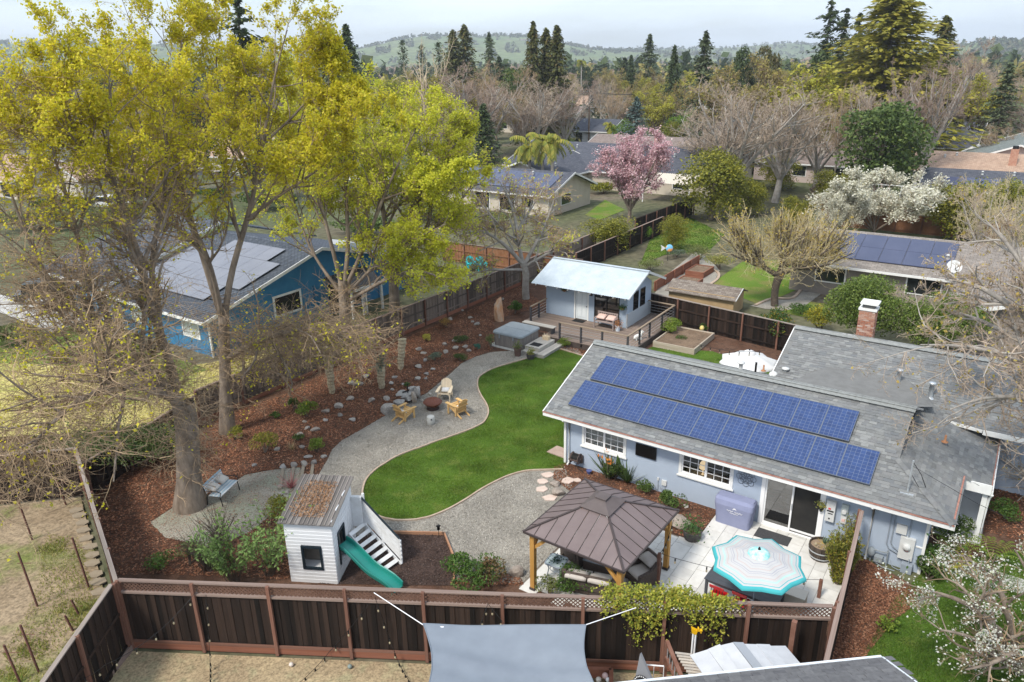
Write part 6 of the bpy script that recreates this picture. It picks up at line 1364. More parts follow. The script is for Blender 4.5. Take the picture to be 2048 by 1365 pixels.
for x,lab,zz in((-8.6,'hanging basket with green fern left of the white cottage door',2.2),(-4.45,'green hanging plant near the right front corner of the cottage',1.65)):
    t=thing('hanging_basket',lab,'hanging plant',HF(x,16.15,zz),0);MB().lathe([(.05,-.05),(.14,.03),(.16,.1)],10).build('basket',mat('copper_basket',(.25,.13,.07),rough=.7),t);MB().tube([(0,0,.1),(0,.1,.42)],.006,4).build('hook',BLACK,t);V,F=leafcloud(rng.normal(0,1,(150,3))*(.12,.12,.08)+(0,0,.14),.1);MB().raw(V,F).build('foliage',LEAFG,t)
rl=tag(MB().bb(-.09,.09,-.06,.0,-.13,.13).build('wall_lantern',mat('bronze_lantern',(.06,.05,.045),rough=.5)),'small dark lantern on the cottage wall right of the door','lantern');rl.location=HF(-6.72,16.34,2.25);rl.rotation_euler.z=TH
dg=thing('garden_statue','white animal statue on the right side of the deck inside the railing','statue',HF(-2.7,14.9,.4),R_(20));WST=mat('white_plaster',(.72,.71,.68),rough=.8)
mb=MB();P=[(-.28,0,.1),(-.2,0,.2),(0,0,.24),(.16,0,.3),(.24,0,.42)];mb.tube(P,[.05,.13,.13,.1,.06],8);mb.lathe([(.02,-.09),(.09,-.04),(.1,.03),(.05,.09),(.01,.11)],10,(.26,0,.44));mb.build('body',WST,dg)
for x in(-.16,.14):
    for y in(-.08,.08):MB().tube([(x,y,.16),(x,y,0)],.035,6).build('leg',WST,dg)
for s_ in(-1,1):MB().tube([(.22,s_*.06,.5),(.2,s_*.1,.6)],[.03,.008],5).build('ear',WST,dg)
sg=tag(MB().lathe([(.02,0),(.13,.02),(.15,.15),(.09,.28),(.02,.3)],12).build('garden_ornament',mat('yellow_glass',(.70,.52,.15),(.6,.55,.3),5,.4)),'round yellowish ornament on the corner of the raised bed by the dark fence','ornament');sg.location=HF(-.2,18.75,.3)
fs=thing('fish_ornament','blue and orange fish sculpture on a pole above the green slope','garden ornament',at(1335,522),0)
MB().tube([(0,0,0),(0,0,.9)],.02,6).build('pole',BLACK,fs);o=MB().lathe([(.01,-.05),(.27,-.04),(.31,0),(.27,.04),(.01,.05)],18).build('body',mat('blue_orange_glaze',(.18,.48,.72),(.85,.38,.12),1.6,.3,contrast=(.5,.54)),fs);o.location=(.1,0,1.1);o.rotation_euler=(R_(80),0,0);MB().extr([(-.2,-.02,1.1),(-.65,-.02,1.4),(-.55,-.02,1.12),(-.6,-.02,.85)],(0,.04,0)).build('tail',WST,fs)
# ================================================================ plants of the garden
def shrub(name,label,cat,loc,r,h,m,n=1500,leaf=.07,lump=.35,group=None,core=None,stem=True,up=.5,asp=1.8):
    """leaf-sized faces on a lumpy crown with gaps; a few stems inside"""
    t=thing(name,label,cat,loc,0,group);rx,ry=(r if isinstance(r,(tuple,list))else(r,r))
    k=max(5,int(14*lump+6));C=rng.normal(0,1,(k,3));C/=np.linalg.norm(C,axis=1)[:,None];C[:,2]=np.abs(C[:,2])*.9-.15;C*=rng.uniform(.35,.75,k)[:,None];cr_=rng.uniform(.28,.5,k)
    i=rng.integers(0,k,n);D=rng.normal(0,1,(n,3));D/=np.linalg.norm(D,axis=1)[:,None];P=C[i]+D*(cr_[i]*rng.uniform(.55,1.05,n)**.5)[:,None]
    P=P*(rx,ry,h*.5)+(0,0,h*.5);P=P[P[:,2]>.02]
    V,F=leafcloud(P,leaf,up,asp);MB().raw(V,F).build('foliage',m,t)
    if stem:
        mb=MB()
        for _ in range(7):e=C[rng.integers(0,k)]*(rx,ry,h*.5)+(0,0,h*.5);mb.tube([(U(-.05,.05)*rx,U(-.05,.05)*ry,0),tuple(e*.6),tuple(e)],[.03*h**.5,.02*h**.5,.006],4)
        mb.build('stems',BARKS,t)
    return t
BARKS=mat('brown_stem',(.10,.075,.055),(.17,.13,.10),6,.9)
LIME=ramp_mat('lime_leaves',[(.13,.21,.025),(.19,.27,.035),(.26,.32,.05),(.10,.17,.02),(.22,.28,.04)],.55,.3)
OLIVE2=ramp_mat('yellow_olive_leaves',[(.17,.18,.02),(.26,.26,.03),(.36,.33,.045),(.12,.14,.02),(.22,.23,.03)],.55,.25)
HEDGE=ramp_mat('bush_leaves',[(.06,.10,.018),(.10,.155,.026),(.15,.205,.04),(.19,.235,.05),(.075,.12,.02)],.5,.25)
DKG=ramp_mat('dark_green_leaves',[(.035,.065,.016),(.06,.10,.022),(.09,.14,.032),(.12,.18,.04),(.045,.08,.02)],.5,.2)
MIDG=ramp_mat('mid_green_leaves',[(.035,.085,.015),(.06,.125,.022),(.09,.165,.03),(.12,.19,.04),(.045,.10,.02)],.5,.25)
GREYG=ramp_mat('grey_green_leaves',[(.09,.13,.08),(.14,.18,.12),(.19,.23,.16),(.07,.10,.06)],.6,.2)
REDG=ramp_mat('red_green_leaves',[(.10,.12,.03),(.20,.10,.05),(.07,.10,.03),(.26,.13,.07),(.14,.16,.05)],.6,.2)
YELF=ramp_mat('yellow_foliage',[(.42,.38,.06),(.34,.34,.05),(.52,.45,.10),(.28,.30,.05)],.6,.3)
S_=[
(614,832,.62,.9,LIME,1600,.075,'bright lime shrub in the mulch between the wrapped trunks and the fence'),
(588,818,.28,.75,MIDG,420,.08,'small upright green plant left of the lime shrub'),(552,836,.3,.35,MIDG,380,.07,'low green tuft below the drooping twigs'),
(635,905,.42,.8,LIME,1300,.06,'fresh green grassy shrub beside the gravel path bend'),(596,882,.35,.35,DKG,420,.06,'low dark green cushion plant above the stone steps'),
(853,684,.32,.6,YELF,600,.07,'yellow-leaved little shrub on the mulch slope'),(870,722,.5,.6,GREYG,900,.06,'silvery green shrub on the mulch slope'),(922,686,.6,.5,DKG,1100,.06,'wide dark green low shrub below the fence on the mulch slope'),(920,722,.5,.45,DKG,1100,.06,'dark green dome shrub at the edge of the gravel path'),
(955,700,.2,.45,mat('blue_green_leaf',(.03,.12,.09),(.05,.16,.10),6,.6),260,.09,'small blue-green plant near the gravel edge'),(815,775,.2,.3,MIDG,260,.07,'tiny green clump above the rock fountain'),
(1030,628,.6,1.0,MIDG,1100,.11,'leafy green shrub behind the hot tub by the railing'),(1130,694,.5,.62,LIME,1500,.055,'lime green rounded shrub below the deck railing'),
(982,696,.35,1.0,OLV,420,.08,'thin staked shrub at the hot tub corner'),(893,655,.55,.7,ramp_mat('rust_leaves',[(.33,.19,.05),(.42,.26,.07),(.25,.16,.05)],.7,.2),500,.07,'orange-yellow shrub along the fence kickboard'),
(1342,672,.95,1.15,LIME,2600,.075,'large lime green shrub in the pale raised bed'),(1408,665,.45,.6,MIDG,900,.06,'small round green shrub in the raised bed corner'),(1362,686,.5,.5,DKG,800,.06,'low dark green plant at the front of the raised bed'),
(1230,958,.55,.85,DKG,1300,.08,'dark leafy shrub against the house wall right of the bird of paradise'),(1345,1018,.55,.95,DKG,1500,.075,'dark green shrub against the wall below the second window'),(1290,985,.45,.6,DKG,800,.07,'small dark shrub among the bird of paradise leaves'),
(560,1035,.75,.9,OLIVE2,2600,.06,'golden green feathery bush beside the playhouse roof'),
(940,1168,1.05,1.0,MIDG,2400,.09,'large green leafy bush behind the lattice by the play area'),(985,1165,.55,.95,REDG,1200,.08,'reddish green shrub beside the green bush at the lattice'),
(1150,1185,.8,1.0,MIDG,1500,.08,'green climbing shrub in front of the wicker sofa'),(1098,1188,.5,.7,OLV,700,.07,'sparse olive shrub at the foot of the left gazebo post'),
(1875,1150,.7,1.2,MIDG,1200,.12,'green broad-leaved shrub at the right house corner'),(1855,1160,.55,.8,DKG,800,.1,'dark green plant by the wall corner trim'),
(1900,1080,.8,1.1,DKG,1400,.09,'dark green shrub below the porch gutter'),(2010,1040,.8,.8,MIDG,1200,.08,'green shrub in the bed right of the porch post'),
(530,905,.8,1.1,OLIVE2,1300,.07,'straggly yellow-green bush by the dirt path'),(470,880,.5,.8,OLIVE2,700,.07,'yellow-green straggly bush at the base of the second trunk'),
(320,1140,.6,.7,MIDG,600,.08,'low green shrub in the leafy corner by the lattice fence'),(380,1130,.9,.9,OLV,500,.08,'thin brownish shrub at the corner of the lattice fence'),
(1775,1255,.35,.35,LIME,300,.08,'small yellow-green fern on the leaf-strewn ground'),
(1400,520,1.4,1.2,OLV,1800,.1,'brownish green shrub mass beside the red raised beds'),(1440,540,1.3,1.4,YGL,1600,.1,'yellow-green flowering shrub by the raised beds'),(1300,545,1.3,1.1,OLV,1600,.1,'dull green shrub near the fish sculpture'),(1352,515,.9,.8,GREYG,900,.1,'grey green shrub below the pink tree fence'),
(1365,600,.9,1.2,LIME,900,.1,'yellow-green shrub behind the cottage corner at the fence')]
for x,y,r,h,m,n,lf,lab in S_:shrub('shrub',lab,'shrub',at(x,y),r,h,m,n,lf)
shrub('hedge_shrub','dense dark green shrubs hiding the fence left of the big grey trunk','shrub',at(235,945),(4.2,1.7),2.5,DKG,11000,.10,1.2)
shrub('shrub','rambling green shrub in front of the low dark fence near the vineyard','shrub',at(330,915),(2.2,1.2),1.7,MIDG,2600,.09,.7)
def shoots(name,label,loc,n,h,spread,m,leafn,leaf,bark=BARKS,cat='shrub',lean=(0,0),bare=.3,group=None):
    t=thing(name,label,cat,loc,0,group);mb=MB();P=[]
    for _ in range(n):
        a=U(0,6.28);s_=spread*U(.3,1);hh=h*U(.6,1.05);b=np.array((U(-.15,.15),U(-.15,.15),0));e=np.array((s_*math.cos(a)+lean[0]*hh,s_*math.sin(a)+lean[1]*hh,hh));m_=(b+e)/2+np.array((U(-.1,.1),U(-.1,.1),.08*hh));mb.tube([b,m_,e],[.016,.011,.004],4)
        for k in range(leafn):f=U(bare,1);p=b*(1-f)**2+2*f*(1-f)*m_+e*f*f;P.append(p+rng.normal(0,leaf*.55,3))
    mb.build('stems',bark,t);V,F=leafcloud(np.array(P),leaf,.3,2.4);MB().raw(V,F).build('foliage',m,t);return t
FRESH=ramp_mat('fresh_green_leaves',[(.13,.22,.06),(.19,.29,.08),(.25,.35,.11),(.15,.24,.07)],.55,.3)
shoots('sapling_shrub','leafy green shoots rising in front of the white playhouse window',at(540,1150),28,2.7,1.7,FRESH,50,.14,lean=(.15,.1))
shoots('sapling_shrub','green shoots leaning over the lattice fence left of the playhouse',at(470,1168),26,2.4,1.2,FRESH,60,.14,lean=(.05,-.15))
shoots('twiggy_shrub','bare brown twiggy shrub in front of the lattice fence corner',at(420,1140),60,1.6,1.1,OLV,6,.06)
shoots('twiggy_shrub','bare twiggy shrub between dirt clearing and playhouse',at(440,1090),45,1.5,.9,OLV,5,.06)
shoots('climbing_shrub','yellow-leaved climbing shrub along the dark fence by the house wall',at(1676,1165),80,1.9,.6,ramp_mat('yellow_climber_leaves',[(.14,.19,.03),(.24,.26,.045),(.38,.34,.06),(.10,.14,.025),(.55,.40,.05)],.55,.3),130,.085,bare=.02)
shoots('climbing_shrub','yellow flowering climber at the wall end of the dark fence',at(1697,1098),60,1.7,.4,ramp_mat('yellow_climber_leaves',[(.14,.19,.03)]),50,.075,bare=.1)
def vine(label,px0,px1,n,seed):
    t=thing('climbing_vine',label,'climbing plant',(0,0,0),0);P=[];mb=MB()
    for _ in range(n):
        x=px0+(px1-px0)*rnd.betavariate(1.6,1.6);y0=1192+.036*(x-1100);b=at(x,y0,2.12);d=rnd.betavariate(1.5,2.2)
        side=rnd.random()
        if side<.55:p=b+Vector((U(-.2,.2),U(-.1,.42 if x<1390 else .12),.10*abs(rnd.gauss(0,1))*(1 if x<1390 else .5)))
        else:
            hang=abs(rnd.gauss(0,.42))*(1.0+.6*math.sin(x*.045)+.35*math.sin(x*.11));p=b+Vector((U(-.15,.15),-U(.04,.22),-hang+.05))
        P+=[tuple(np.array(p)+rng.normal(0,.05,3))for _ in range(5)]
    for k in range(14):x=px0+(px1-px0)*(k+.5)/14;b=at(x,1192+.036*(x-1100),2.1);mb.tube([tuple(b+Vector((0,.2,-1.6))),tuple(b+Vector((.1,.15,-.3))),tuple(b+Vector((.3,0,.1))),tuple(b+Vector((.5,-.15,-.4)))],.012,4)
    mb.build('stems',BARKS,t);V,F=leafcloud(np.array(P),.085,.6,1.7);MB().raw(V,F).build('foliage',ramp_mat('vine_leaves',[(.17,.23,.03),(.28,.31,.04),(.42,.40,.06),(.10,.15,.025),(.54,.46,.08),(.22,.27,.035)],.5,.3),t)
vine('yellow-green climbing vine spilling over the lattice fence right of the shade sail',1195,1480,1250,3)
bpz=thing('bird_of_paradise','bird of paradise clump with orange flowers against the house wall','plant',at(1218,958),0)
spiky(spiky(MB(),(0,0,0),80,1.3,.09,.25,(.75,1.45)),(.7,-.35,0),60,1.2,.085,.3,(.7,1.45)).build('foliage',ramp_mat('strap_leaves',[(.06,.10,.035),(.09,.14,.05),(.13,.18,.07)],.5),bpz);spiky(MB(),(.45,.15,0),3,1.25,.42,.1,(1.25,1.5)).build('broad_leaf',MIDG,bpz)
for k in range(9):
    a=U(0,6.28);r_=U(.1,.7);z=U(.75,1.1);fl=MB();
    spiky(fl,(r_*math.cos(a),r_*math.sin(a),z),5,.22,.05,0,(.3,1.3));fl.build('flower',mat('orange_petal',(.72,.26,.02),(.6,.2,.03),6,.6),bpz);MB().tube([(r_*.5*math.cos(a),r_*.5*math.sin(a),0),(r_*math.cos(a),r_*math.sin(a),z)],.012,4).build('stalk',BARKS,bpz)
pc=thing('cordyline','small pink-red spiky cordyline beside the stepped dirt path','plant',at(583,977),0);spiky(MB(),(0,0,0),38,.85,.045,.3,(.5,1.4)).build('foliage',ramp_mat('pink_blades',[(.35,.12,.12),(.28,.08,.09),(.44,.2,.18)],.6),pc)
dgx=thing('grass_clump','straw-coloured dry grass tuft above the stone steps','plant',at(585,900),0);spiky(MB(),(0,0,0),60,.5,.015,.5,(.5,1.4)).build('foliage',mat('straw_blade',(.42,.31,.16),rough=.8),dgx)
WRAP=mat('pale_shaggy_bark',(.50,.43,.29),(.28,.22,.14),16,.95,bump=.8,bscale=22)
YUC=ramp_mat('yucca_blades',[(.07,.12,.075),(.10,.155,.10),(.13,.185,.13)],.6)
def yucca(label,x,y,h,r,crown,lean=(0,0)):
    t=thing('yucca',label,'yucca',at(x,y),0);n_=int(h/.09);V=[]
    P=[(lean[0]*z/h+.02*math.sin(z*9),lean[1]*z/h,z)for z in np.linspace(0,h,n_)];R__=[r*(.62+.38*(z/h)**.6)*(1+.07*(-1)**k)for k,z in enumerate(np.linspace(0,h,n_))]
    MB().tube(P,R__,12,smooth=False).build('trunk',WRAP,t)
    if crown:spiky(MB(),P[-1],crown,1.15,.055,.15,(-.1,1.3)).build('crown',YUC,t)
    return t
yucca('tall pale-barked yucca trunk cut bare on the mulch, leftmost of the three',664,786,2.6,.24,0);yucca('short pale yucca trunk with a big blue-green spiky crown',763,776,1.35,.24,90,(.05,0));yucca('leaning pale yucca stump near the fence, right of the spiky crown',801,738,1.75,.23,0,(.2,.1))
for x,y,lab in((1905,1100,'bright green fern under the porch gutter corner'),(1895,1140,'golden yellow fern between the house corner and the blossom'),(1985,1120,'yellow-green fern tangled with white blossom beside the walk')):
    t=thing('fern',lab,'fern',at(x,y),0);mb=MB()
    for k in range(18):
        a=2*math.pi*k/18+U(-.1,.1);l=U(.6,.95)
        for i in range(12):
            f=(i+1)/13;c=np.array((l*f*math.cos(a),l*f*math.sin(a),.55*math.sin(f*2.2)));wd=.17*(1-f*.7);s_=np.array((-math.sin(a),math.cos(a),0));d_=np.array((math.cos(a),math.sin(a),0))
            for q in(-1,1):mb.raw([c,c+s_*q*wd+d_*.06-(0,0,.03),c+d_*.05],[[0,1,2]])
    mb.build('fronds',ramp_mat('fern_golden',[(.30,.30,.03),(.4,.36,.04),(.24,.27,.03)],.6,.3)if 'golden' in lab else LIME,t)
VST=mat('rusty_stake',(.10,.045,.035),(.17,.08,.06),5,.9)
for k,(x,y,yt_,lab)in enumerate(((75,1213,1104,'rusty vineyard stake in the middle of the bare plot'),(178,1176,1075,'rusty vineyard stake nearest the pale slabs'),(132,1010,955,'rusty stake in the shade of the bare branches near the dark fence'),(40,1365,1290,'rusty vineyard stake at the bottom left edge'),(78,1345,1250,'dark vineyard stake leaning left of the sand yard fence'),(146,1262,1235,'short red stake beside the sand yard fence'),(158,1230,1208,'short dark stake near the end of the pale slabs'),(65,1080,1000,'dark stake among the hanging branches'))):
    b=at(x,y,-.38);h=atY(x,yt_,b.y).z+.38;t=thing('vine_stake',lab,'stake',b,0);MB().tube([(0,0,0),(-.12,0,max(.6,h))],.035,5).build('stake',VST,t);MB().tube([(-.25,0,h*.8),(.2,0,h*.8)],.012,4).build('crosspiece',VST,t)
for k,(x,y)in enumerate(((152,1022),(160,1032),(166,1047),(166,1062),(174,1078),(180,1095),(184,1112),(185,1128),(192,1150),(196,1165),(200,1185))):
    b=at(x,y,-.378);n_=6;o=tag(MB().prism([(.3*U(.8,1.1)*math.cos(a),.22*U(.8,1.1)*math.sin(a))for a in np.linspace(0,5.3,n_)],0,.05).build('paving_stone',FLAG2 if False else mat('tan_slab',(.30,.245,.175),(.25,.20,.14),3,.9)),'tan slab in the curving line of stones inside the vineyard plot','paving stone','slabs along the vineyard fence');o.location=b
# ================================================================ trees
BARK=mat('grey_brown_bark',(.15,.115,.088),(.29,.235,.185),3.5,.95,bump=.8,bscale=12,stretch=(1,1,.35))
BARKL=mat('pale_grey_bark',(.27,.24,.21),(.40,.37,.33),3,.95,bump=.5,bscale=10)
TWIG=ramp_mat('grey_brown_twigs',[(.27,.19,.125),(.36,.26,.165),(.21,.15,.10),(.44,.32,.19),(.31,.22,.145)],.9)
TWIGP=ramp_mat('pinkish_grey_twigs',[(.34,.265,.20),(.42,.335,.26),(.28,.215,.16),(.47,.385,.30)],.9)
TWIGY=ramp_mat('straw_twigs',[(.50,.42,.26),(.60,.51,.32),(.42,.34,.21),(.50,.43,.24)],.9)
TWIGK=ramp_mat('dull_purple_twigs',[(.27,.20,.155),(.34,.255,.20),(.22,.16,.125),(.38,.295,.23)],.9)
SPRING=ramp_mat('yellow_green_spring_leaves',[(.58,.54,.03),(.70,.63,.04),(.80,.68,.055),(.46,.47,.03),(.64,.59,.035),(.80,.66,.10)],.5,.5)
SPRING2=ramp_mat('bright_spring_leaves',[(.52,.55,.04),(.62,.63,.055),(.72,.68,.08),(.43,.48,.035),(.66,.63,.07)],.5,.5)
BUDS=ramp_mat('ochre_buds',[(.42,.30,.06),(.46,.38,.08),(.34,.22,.06),(.40,.36,.06)],.6,.3)
def grow(st,d,ln,r0,S,wig,trop,r,rend=.35):
    n=len(st);P=np.empty((n,S+1,3));P[:,0]=st;dd=d.copy();s=(ln/S)[:,None]
    for i in range(S):
        dd=dd+r.normal(0,wig,(n,3));dd[:,2]+=trop;dd/=np.linalg.norm(dd,axis=1,keepdims=True);P[:,i+1]=P[:,i]+dd*s
    f=np.linspace(0,1,S+1);R=r0[:,None]*(1-f*(1-rend))[None];return P,R
def spawn(P,R,k,t0,t1,amin,amax,lf,r,lens,rmul=.6,up=0.):
    n,S1,_=P.shape;S=S1-1;t=r.uniform(t0,t1,(n,k))*S;i=np.minimum(t.astype(int),S-1);f=(t-i)[...,None];a=np.arange(n)[:,None]
    p=P[a,i]*(1-f)+P[a,i+1]*f;tg=P[a,i+1]-P[a,i];tg/=np.linalg.norm(tg,axis=2,keepdims=True)+1e-9;rad=(R[a,i]*(1-f[...,0])+R[a,i+1]*f[...,0])*rmul
    q=r.normal(0,1,(n,k,3));q-=(q*tg).sum(2,keepdims=True)*tg;q[...,2]+=up;q/=np.linalg.norm(q,axis=2,keepdims=True)+1e-9
    an=np.radians(r.uniform(amin,amax,(n,k)))[...,None];d=tg*np.cos(an)+q*np.sin(an);l=lens[:,None]*lf*r.uniform(.6,1.15,(n,k))*(1.15-.5*t/S)
    return p.reshape(-1,3),d.reshape(-1,3),l.ravel(),rad.ravel()
def resample(pts,rad,S):
    pts=np.array(pts,float);s=np.r_[0,np.cumsum(np.linalg.norm(np.diff(pts,axis=0),axis=1))];u=np.linspace(0,s[-1],S+1)
    P=np.stack([np.interp(u,s,pts[:,k])for k in range(3)],1);
    for _ in range(2):P[1:-1]=.25*P[:-2]+.5*P[1:-1]+.25*P[2:]
    return P,np.interp(u,s,np.array(rad,float)),s[-1]
class Tree:
    """limbs, then three or four generations of boughs, twigs and leaves"""
    def __init__(s,seed):s.r=np.random.default_rng(seed);s.trunk=MB();s.crown=MB();s.levels=[];s.tips=[]
    def limb(s,pts,rad,S=14,sides=8,kids=7,t0=.3,lf=.45,gens=((5,.5),(5,.5)),amin=25,amax=65,trop=.06,wig=.14,leaf=None,droop=0.,twr=.010,up=.3,lenbase=None,tipgrow=True):
        P,R,Ln=resample(pts,rad,S);V,F=tubes(P[None],R[None],sides);s.trunk.raw(V,F,0,True)
        Pn,Rn=P[None],R[None];lens=np.array([lenbase or Ln]);k=kids;tt0=t0;l_f=lf
        if tipgrow:
            e=(P[-1]-P[-2]);e/=np.linalg.norm(e)
        for g,(kk,ll)in enumerate(((kids,lf),)+tuple(gens)):
            st,d,ln,r0=spawn(Pn,Rn,kk,tt0,1.0,amin,amax,ll,s.r,lens,.62,up if g==0 else up*.4)
            last=g==len(gens);r0=np.maximum(r0,twr)if not last else np.full(len(r0),twr*.75)
            Sg=5 if not last else 3
            Pn,Rn=grow(st,d,ln,r0,Sg,wig,trop*(1 if not last else .6)-droop*(g+1)*.06,s.r);lens=ln
            V,F=tubes(Pn,Rn,5 if g==0 else 3)
            (s.trunk if g==0 else s.crown).raw(V,F,0,g==0)
            tt0=.2
        s.tips.append((Pn,leaf))
        return P
    def leaves(s,fn,per,size,mi=1,jit=.12,asp=1.5,up=1.1):
        """fn(P) -> probability of leafing at each twig end"""
        for Pn,lf in s.tips:
            Q=Pn[:,1:].reshape(-1,3);w_=fn(Q)*(1 if lf is None else lf);keep=s.r.random(len(Q))<w_;Q=Q[keep]
            if not len(Q):continue
            Q=np.repeat(Q,per,0)+s.r.normal(0,jit,(len(Q)*per,3));V,F=leafcloud(Q,size,up,asp,.5);s.crown.raw(V,F,mi)
    def build(s,name,label,cat,loc,mats,group=None,rz=0.):
        t=thing(name,label,cat,loc,rz,group);s.trunk.build('trunk',mats[0],t);s.crown.build('crown',list(mats[1:]),t);return t
    def meshes(s,mats):return s.trunk.mesh('trunk',mats[0]),s.crown.mesh('crown',list(mats[1:]))
def pl_(pix,Y0,rel):
    out=[]
    for q in pix:
        p=atY(q[0],q[1],Y0+(q[2]if len(q)>2 else 0));out.append((p.x-rel.x,p.y-rel.y,p.z-rel.z))
    return out
def smooth01(a,b,x):return np.clip((x-a)/(b-a),0,1)
b=at(381,1012);Y=b.y;A=Tree(3)
trunkA=pl_([(381,1012),(378,960),(376,900),(374,850),(366,805)],Y,b);A.limb(trunkA,[.72,.60,.56,.56,.54],10,14,10,.35,.0,((4,.6),),lenbase=2.2)if False else None
P,R,Ln=resample(trunkA,[.66,.46,.42,.42,.40],12);V,F=tubes(P[None],R[None],16);A.trunk.raw(V,F,0,True)
def shoots_at(T,pts,n,ln,rad=.012,down=.3,leaf=.3,k2=5,l2=.45,amp=.25,trop=-.05):
    pts=np.array(pts);i=T.r.integers(0,len(pts),n);st=pts[i]+T.r.normal(0,amp,(n,3));d=T.r.normal(0,1,(n,3));d[:,2]=np.abs(d[:,2])*.3-down*T.r.random(n);d/=np.linalg.norm(d,axis=1)[:,None]
    l=ln*T.r.uniform(.5,1.2,n);Pn,Rn=grow(st,d,l,np.full(n,rad*1.5),5,.22,trop,T.r);V,F=tubes(Pn,Rn,3);T.crown.raw(V,F,0)
    s2,d2,l2_,r2=spawn(Pn,Rn,k2,.2,1,25,75,l2,T.r,l);P2,R2=grow(s2,d2,l2_,np.full(len(s2),rad*.7),3,.22,trop,T.r);V,F=tubes(P2,R2,3);T.crown.raw(V,F,0)
    T.tips.append((P2,leaf))
gA=((6,.52),(6,.48),(3,.5))
L1=pl_([(362,820),(330,770,-.2),(290,735,-.5),(240,690,-.9),(190,650,-1.3),(130,610,-1.8),(70,570,-2.0)],Y,b)
L2=pl_([(364,815),(345,745,.2),(325,680,.4),(303,620,.5),(287,545,.6),(268,480,.6),(248,430,.7),(225,370,.8),(214,300,.8),(210,230,.9),(225,160,1)],Y,b)
L3=pl_([(290,555,.6),(262,500,.2),(255,470,0),(280,455,0),(300,470,.0)],Y,b)
L4=pl_([(350,800),(300,765,-.8),(240,740,-1.6),(180,720,-2.2),(120,700,-2.6),(70,715,-2.8)],Y,b)
L9=pl_([(350,800),(280,770,-2),(205,775,-4),(140,810,-5.4),(80,870,-6.4),(30,940,-7)],Y,b)
L5=pl_([(240,690,-.9),(205,620,-.6),(180,560,-.5),(160,505,-.5),(150,440,-.4),(120,350,-.2),(95,270,0),(80,200,0)],Y,b)
L6=pl_([(130,610,-1.8),(80,530,-1.6),(40,440,-1.5),(10,350,-1.5),(-10,270,-1.4)],Y,b)
L7=pl_([(325,680,.4),(300,560,1.2),(310,470,2),(330,390,2.4),(335,300,2.6),(330,210,2.8),(320,140,3)],Y,b)
L8=pl_([(225,370,.8),(180,310,.4),(140,240,.2),(110,160,0),(120,110,0)],Y,b)
for pts,rad,kids,lf,tw in((L1,[.34,.33,.30,.26,.2,.14,.06],10,.40,.011),(L2,[.30,.29,.27,.24,.22,.20,.17,.14,.1,.07,.03],14,.28,.010),(L3,[.14,.12,.09,.06,.03],5,.6,.010),(L4,[.22,.19,.15,.11,.07,.03],10,.45,.011),(L5,[.16,.15,.13,.12,.1,.07,.05,.02],13,.32,.010),(L6,[.12,.10,.08,.05,.02],9,.4,.010),(L7,[.2,.17,.15,.12,.09,.06,.03],13,.32,.010),(L9,[.22,.19,.16,.13,.08,.03],14,.42,.010),(L8,[.1,.09,.07,.04,.02],10,.45,.010)):
    A.limb(pts,[q*.60 for q in rad],16,9,int(kids*1.25),.22,lf*1.15,gA,25,70,.05,.17,None,0.,tw*.85)
shoots_at(A,[trunkA[-1],trunkA[-2],trunkA[-3],L1[1],L2[1],L4[1]],240,1.6,.0085,.5,.35,6,.5,.4)
shoots_at(A,[trunkA[1],trunkA[2],trunkA[3]],50,1.0,.010,.5,.3,5,.5,.5)
shoots_at(A,L9[2:],360,1.9,.0085,.5,.35,7,.5,.7)
shoots_at(A,L4[2:]+L1[3:]+L6[:2]+L5[:3],360,1.9,.0085,.4,.35,7,.5,.5)
shoots_at(A,L1+L2[1:8]+L5+L6+L7[1:5],620,1.8,.0085,.0,.3,7,.5,.35,.02)
A.leaves(lambda Q:.035+.60*smooth01(11.5,14.2,Q[:,2])+.12*smooth01(-5.5,-8,Q[:,0])*smooth01(6,8,Q[:,2]),4,.10,1,.085)
A.build('tree','huge grey-trunked tree at the left, forking low, bare below and yellow-budded above','tree',b,(BARK,TWIG,SPRING))
b2=at(455,864);Y2=b2.y;B=Tree(5)
tB=pl_([(455,864),(452,800),(450,730),(448,660),(447,610)],Y2,b2);P,R,Ln=resample(tB,[.40,.29,.25,.235,.22],12);V,F=tubes(P[None],R[None],14);B.trunk.raw(V,F,0,True)
B1=pl_([(445,640),(424,575,-.3),(408,520,-.4),(385,450,-.4),(365,380,-.3),(350,300,-.2),(348,220,0),(355,140,0),(365,70,0)],Y2,b2)
B2=pl_([(449,640),(458,560,.3),(475,500,.5),(495,440,.6),(512,370,.8),(525,290,1),(540,200,1),(555,120,1.2),(575,60,1.2)],Y2,b2)
B3=pl_([(445,640),(430,560,-1),(400,470,-1.6),(360,420,-2),(330,370,-2.2),(300,300,-2.2),(270,220,-2),(250,130,-2)],Y2,b2)
B4=pl_([(495,440,.6),(545,400,.4),(600,365,.2),(650,330,.2),(690,280,.4),(700,220,.5)],Y2,b2)
B5=pl_([(450,720),(500,690,-.4),(560,665,-.9),(620,655,-1.2),(680,665,-1.4),(720,690,-1.4)],Y2,b2)
B6=pl_([(452,770),(500,735,.8),(560,705,1.8),(620,690,2.6),(690,690,3)],Y2,b2)
B7=pl_([(512,370,.8),(470,290,1.8),(440,210,2.4),(430,130,2.8),(440,60,3)],Y2,b2)
B8=pl_([(525,290,1),(590,230,1.6),(640,170,2),(670,110,2.2)],Y2,b2)
